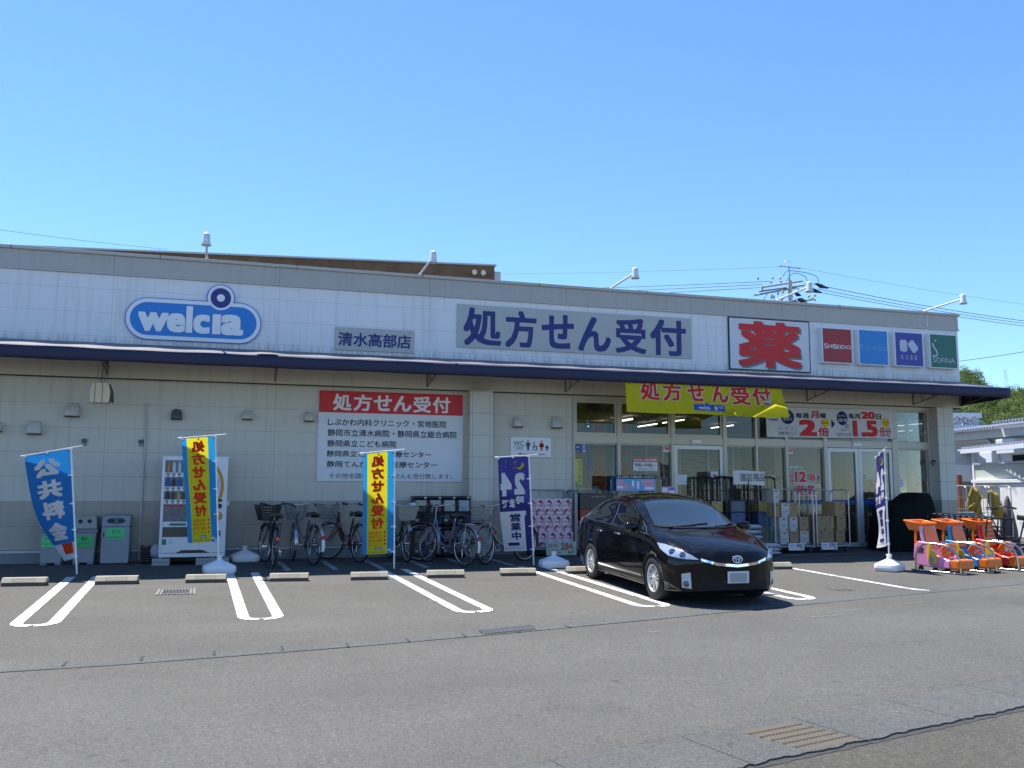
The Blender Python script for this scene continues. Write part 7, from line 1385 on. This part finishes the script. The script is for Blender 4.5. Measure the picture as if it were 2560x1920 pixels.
bxr('sliding_door', DM, 1.33, 2.75, -.10, -.004, .02, 1.55, cs_, .01); q = MB(); q.tube([(1.45, -.16, .9), (1.45, -.16, 1.2)], .02, 6); q.build('door_handle', GALV, cs_)
an = empty('annexe', 'small white annexe with a dark doorway beside the rusty post', 'shed', (24.3, 5.6, 0), rad(-60)); bxr('lintel', WHITE, -1.1, .75, 0, .12, 1.62, 2.15, an); q = MB(); q.prism([(-.0, 2.153), (1.4, 2.153), (1.4, 2.35), (0, 2.6)], -1.1, .75, 'x'); q.build('roof', mat('annexe_roof', (.50, .52, .56), .5), an); bxr('doorway', mat('doorway_grey', (.28, .30, .30), .7), -1.0, .75, .3, .4, 0, 1.62, an); bxr('wall', WHITE, -1.1, -.98, 0, 1.4, 0, 1.617, an); bxr('rust_beam', mat('rust_red', (.30, .08, .035), .7, var=.3, vs=5), -.3, .75, .13, .25, 2.2, 2.42, an)
rp = empty('rusty_post', 'rust red steel post standing by the corner pillar of the store', 'post', (22.34, 3.12, 0)); q = MB(); q.box(-.07, -.07, 0, .07, .07, 1.78); q.box(-.16, -.16, -.02, .16, .16, .012); q.build('post', MATS['rust_red'], rp)
bt_ = empty('blue_tub', 'pale blue plastic tub behind the shopping trolleys', 'tub', (21.85, 2.2, 0)); q = MB(); q.lathe([(0, 0), (.24, 0), (.30, .72), (.32, .74), (.29, .74), (.23, .03), (0, .03)], (0, 0, 0), 'z', 20); q.build('shell', mat('tub_blue', (.12, .40, .62), .5), bt_)
roll_cage('silver roll cage with ochre sacks by the cold store, left one', 20.88, 21.42, 1.15, 1.75, 1.46, CAGEW, 'roll cages by the cold store', 6, rad(-17)); roll_cage('silver roll cage with an ochre sack by the cold store, right one', 21.45, 22.0, .95, 1.5, 1.46, CAGEW, 'roll cages by the cold store', 3, rad(-17))
OCH = mat('ochre_sack', (.33, .22, .03), .7, var=.5, vs=9, bump=.5, bs=14); random.seed(21)
for i, (x, y, z, s_, l) in enumerate(((21.02, 1.30, 1.12, .17, 'ochre sack slumped over the left roll cage'), (21.28, 1.35, .98, .15, 'second ochre sack inside the left roll cage'), (21.62, 1.15, .98, .20, 'long ochre sack hanging in the right roll cage'))):
    q = MB(); q.grid(lambda u, v: (s_*(.85*math.sin(math.pi*v)**.45*math.cos(2*math.pi*u)*(1+.2*math.sin(3*u*6.28+v*9+i))+.45*math.sin(v*5+i*2)), s_*.7*math.sin(math.pi*v)**.45*math.sin(2*math.pi*u)*(1+.2*math.sin(v*11)), s_*1.9*(math.cos(math.pi*v))*.85+.05*math.sin(u*12.56+v*6)), 24, 20, 0); o = q.build('sack', OCH, None, loc=(x, y, z)); tag(o, l, 'sack', 'ochre sacks in the roll cages')
cl_ = empty('cloth_bundle', 'dark grey cloth bundle hanging beside the right roll cage', 'bundle', (22.0, 1.1, 0)); q = MB(); q.lathe([(0, .0), (.22, .0), (.20, .3), (.13, .75), (.06, 1.1), (.03, 1.2), (0, 1.2)], (0, 0, 0), 'z', 16); q.v = [Vector((p.x*(1+.15*math.sin(p.z*9)), p.y, p.z)) for p in q.v]; q.build('cloth', mat('cloth_charcoal', (.09, .09, .10), .8, bump=.5, bs=12), cl_)
# hill with woodland
HG = mat('hill_ground', (.07, .11, .03), .9, var=.4, vs=.05)
def hz(x, y):
    dx, dy = x-CAM.x, y-CAM.y; d = math.hypot(dx, dy); az_ = math.degrees(math.atan2(dx, dy))
    t = max(0., min(1., (d-95)/265)); s_ = t*t*(3-2*t); amp = .094+.010*math.sin(az_*.9)+.008*math.sin(az_*2.3+1)
    hump = 7*math.exp(-((d-215)/40)**2)*math.exp(-((az_-42.0)/2.2)**2)+6*math.exp(-((d-240)/45)**2)*math.exp(-((az_-48.5)/1.6)**2)
    return -1.+amp*min(d, 390)*s_+hump+1.5*math.sin(x*.11)*math.sin(y*.09)*t
q = MB(); q.grid(lambda u, v: (90+420*u, 60+440*v, hz(90+420*u, 60+440*v)), 60, 60, 0); tag(q.build('hill', HG, None, fixn=False), kind='structure')
LFM, t, b, o = nodes('woodland_leaves'); MATS['woodland_leaves'] = LFM
tc = N(t, 'ShaderNodeTexCoord'); n1 = N(t, 'ShaderNodeTexNoise'); n1.inputs['Scale'].default_value = .075; n1.inputs['Detail'].default_value = 3; n2 = N(t, 'ShaderNodeTexNoise'); n2.inputs['Scale'].default_value = 1.1
t.links.new(tc.outputs['Object'], n1.inputs['Vector']); t.links.new(tc.outputs['Object'], n2.inputs['Vector'])
c = ramp(t, n1.outputs['Fac'], [(.32, (.040, .075, .030)), (.45, (.085, .135, .038)), (.57, (.125, .17, .042)), (.68, (.22, .21, .05))]); c = mixc(t, 1., c, mathn(t, 'MULTIPLY_ADD', n2.outputs['Fac'], 1.0, .5), 'MULTIPLY'); t.links.new(c, b.inputs['Base Color']); b.inputs['Roughness'].default_value = .7; b.inputs['Specular IOR Level'].default_value = .2
tl = N(t, 'ShaderNodeBsdfTranslucent'); t.links.new(c, tl.inputs[0]); mx = N(t, 'ShaderNodeMixShader'); mx.inputs[0].default_value = .42; t.links.new(b.outputs[0], mx.inputs[1]); t.links.new(tl.outputs[0], mx.inputs[2]); t.links.new(mx.outputs[0], o.inputs[0])
random.seed(77); q = MB(); ncr = 0
V_, F_ = [], []
def leafball(cx, cy, cz_, R, nl, sz):
    lob = [(Vector((random.gauss(0, 1), random.gauss(0, 1), random.gauss(0, .8))).normalized()*R*random.uniform(.35, .75), R*random.uniform(.35, .62)) for _ in range(6)]
    for _ in range(nl):
        lc, lr = random.choice(lob); dv = Vector((random.gauss(0, 1), random.gauss(0, 1), random.gauss(.25, 1))).normalized(); p = Vector((cx, cy, cz_))+lc+dv*lr*random.uniform(.75, 1.05)
        n_ = (dv+Vector((random.uniform(-.7, .7), random.uniform(-.7, .7), random.uniform(-.4, .8)))).normalized(); a = n_.orthogonal().normalized(); b_ = n_.cross(a); s_ = sz*random.uniform(.6, 1.3); k = len(V_)
        V_.extend([p+a*s_, p+b_*s_*.7, p-a*s_, p-b_*s_*.7]); F_.append((k, k+1, k+2, k+3))
for _ in range(2600):
    az_ = rad(random.uniform(41, 50)) if random.random() < .72 else rad(random.uniform(28, 66)); ds = random.uniform(215, 410); x, y = CAM.x+ds*math.sin(az_), CAM.y+ds*math.cos(az_)
    if x < 92 or y < 62: continue
    z = hz(x, y)
    if z < 0: continue
    near = rad(42.8) < az_ < rad(48); R = random.uniform(1.9, 3.4)*(1.3 if random.random() < .10 else 1); ncr += 1
    leafball(x, y, z+R*.75, R, 300 if near else 55, .24 if near else .8)
    if ncr > 1000: break
q.v = V_; q.f = F_; q.m = [0]*len(F_); q.s = [False]*len(F_); tag(q.build('woodland', LFM, None, fixn=False), kind='stuff')
py = empty('pylon', 'tiny lattice power pylon on the hill ridge', 'pylon', (282.5, 252.6, hz(282.5, 252.6)+4)); py.scale = (.42, .42, .42); q = MB()
for s_ in ((-1, -1), (1, -1), (1, 1), (-1, 1)): q.tube([(s_[0]*2.2, s_[1]*2.2, 0), (s_[0]*.4, s_[1]*.4, 18), (0, 0, 23)], .10, 4)
for k in range(8): z = 2.2*k; w_ = 2.2-1.8*z/18; w1 = 2.2-1.8*(z+2.2)/18; q.tube([(-w_, -w_, z), (w1, -w1, z+2.2)], .06, 3); q.tube([(w_, -w_, z), (-w1, -w1, z+2.2)], .06, 3)
for z in (14, 17, 20): q.tube([(-3.4, 0, z), (3.4, 0, z)], .1, 4)
q.build('lattice', mat('pylon_steel', (.45, .47, .50), .5), py)
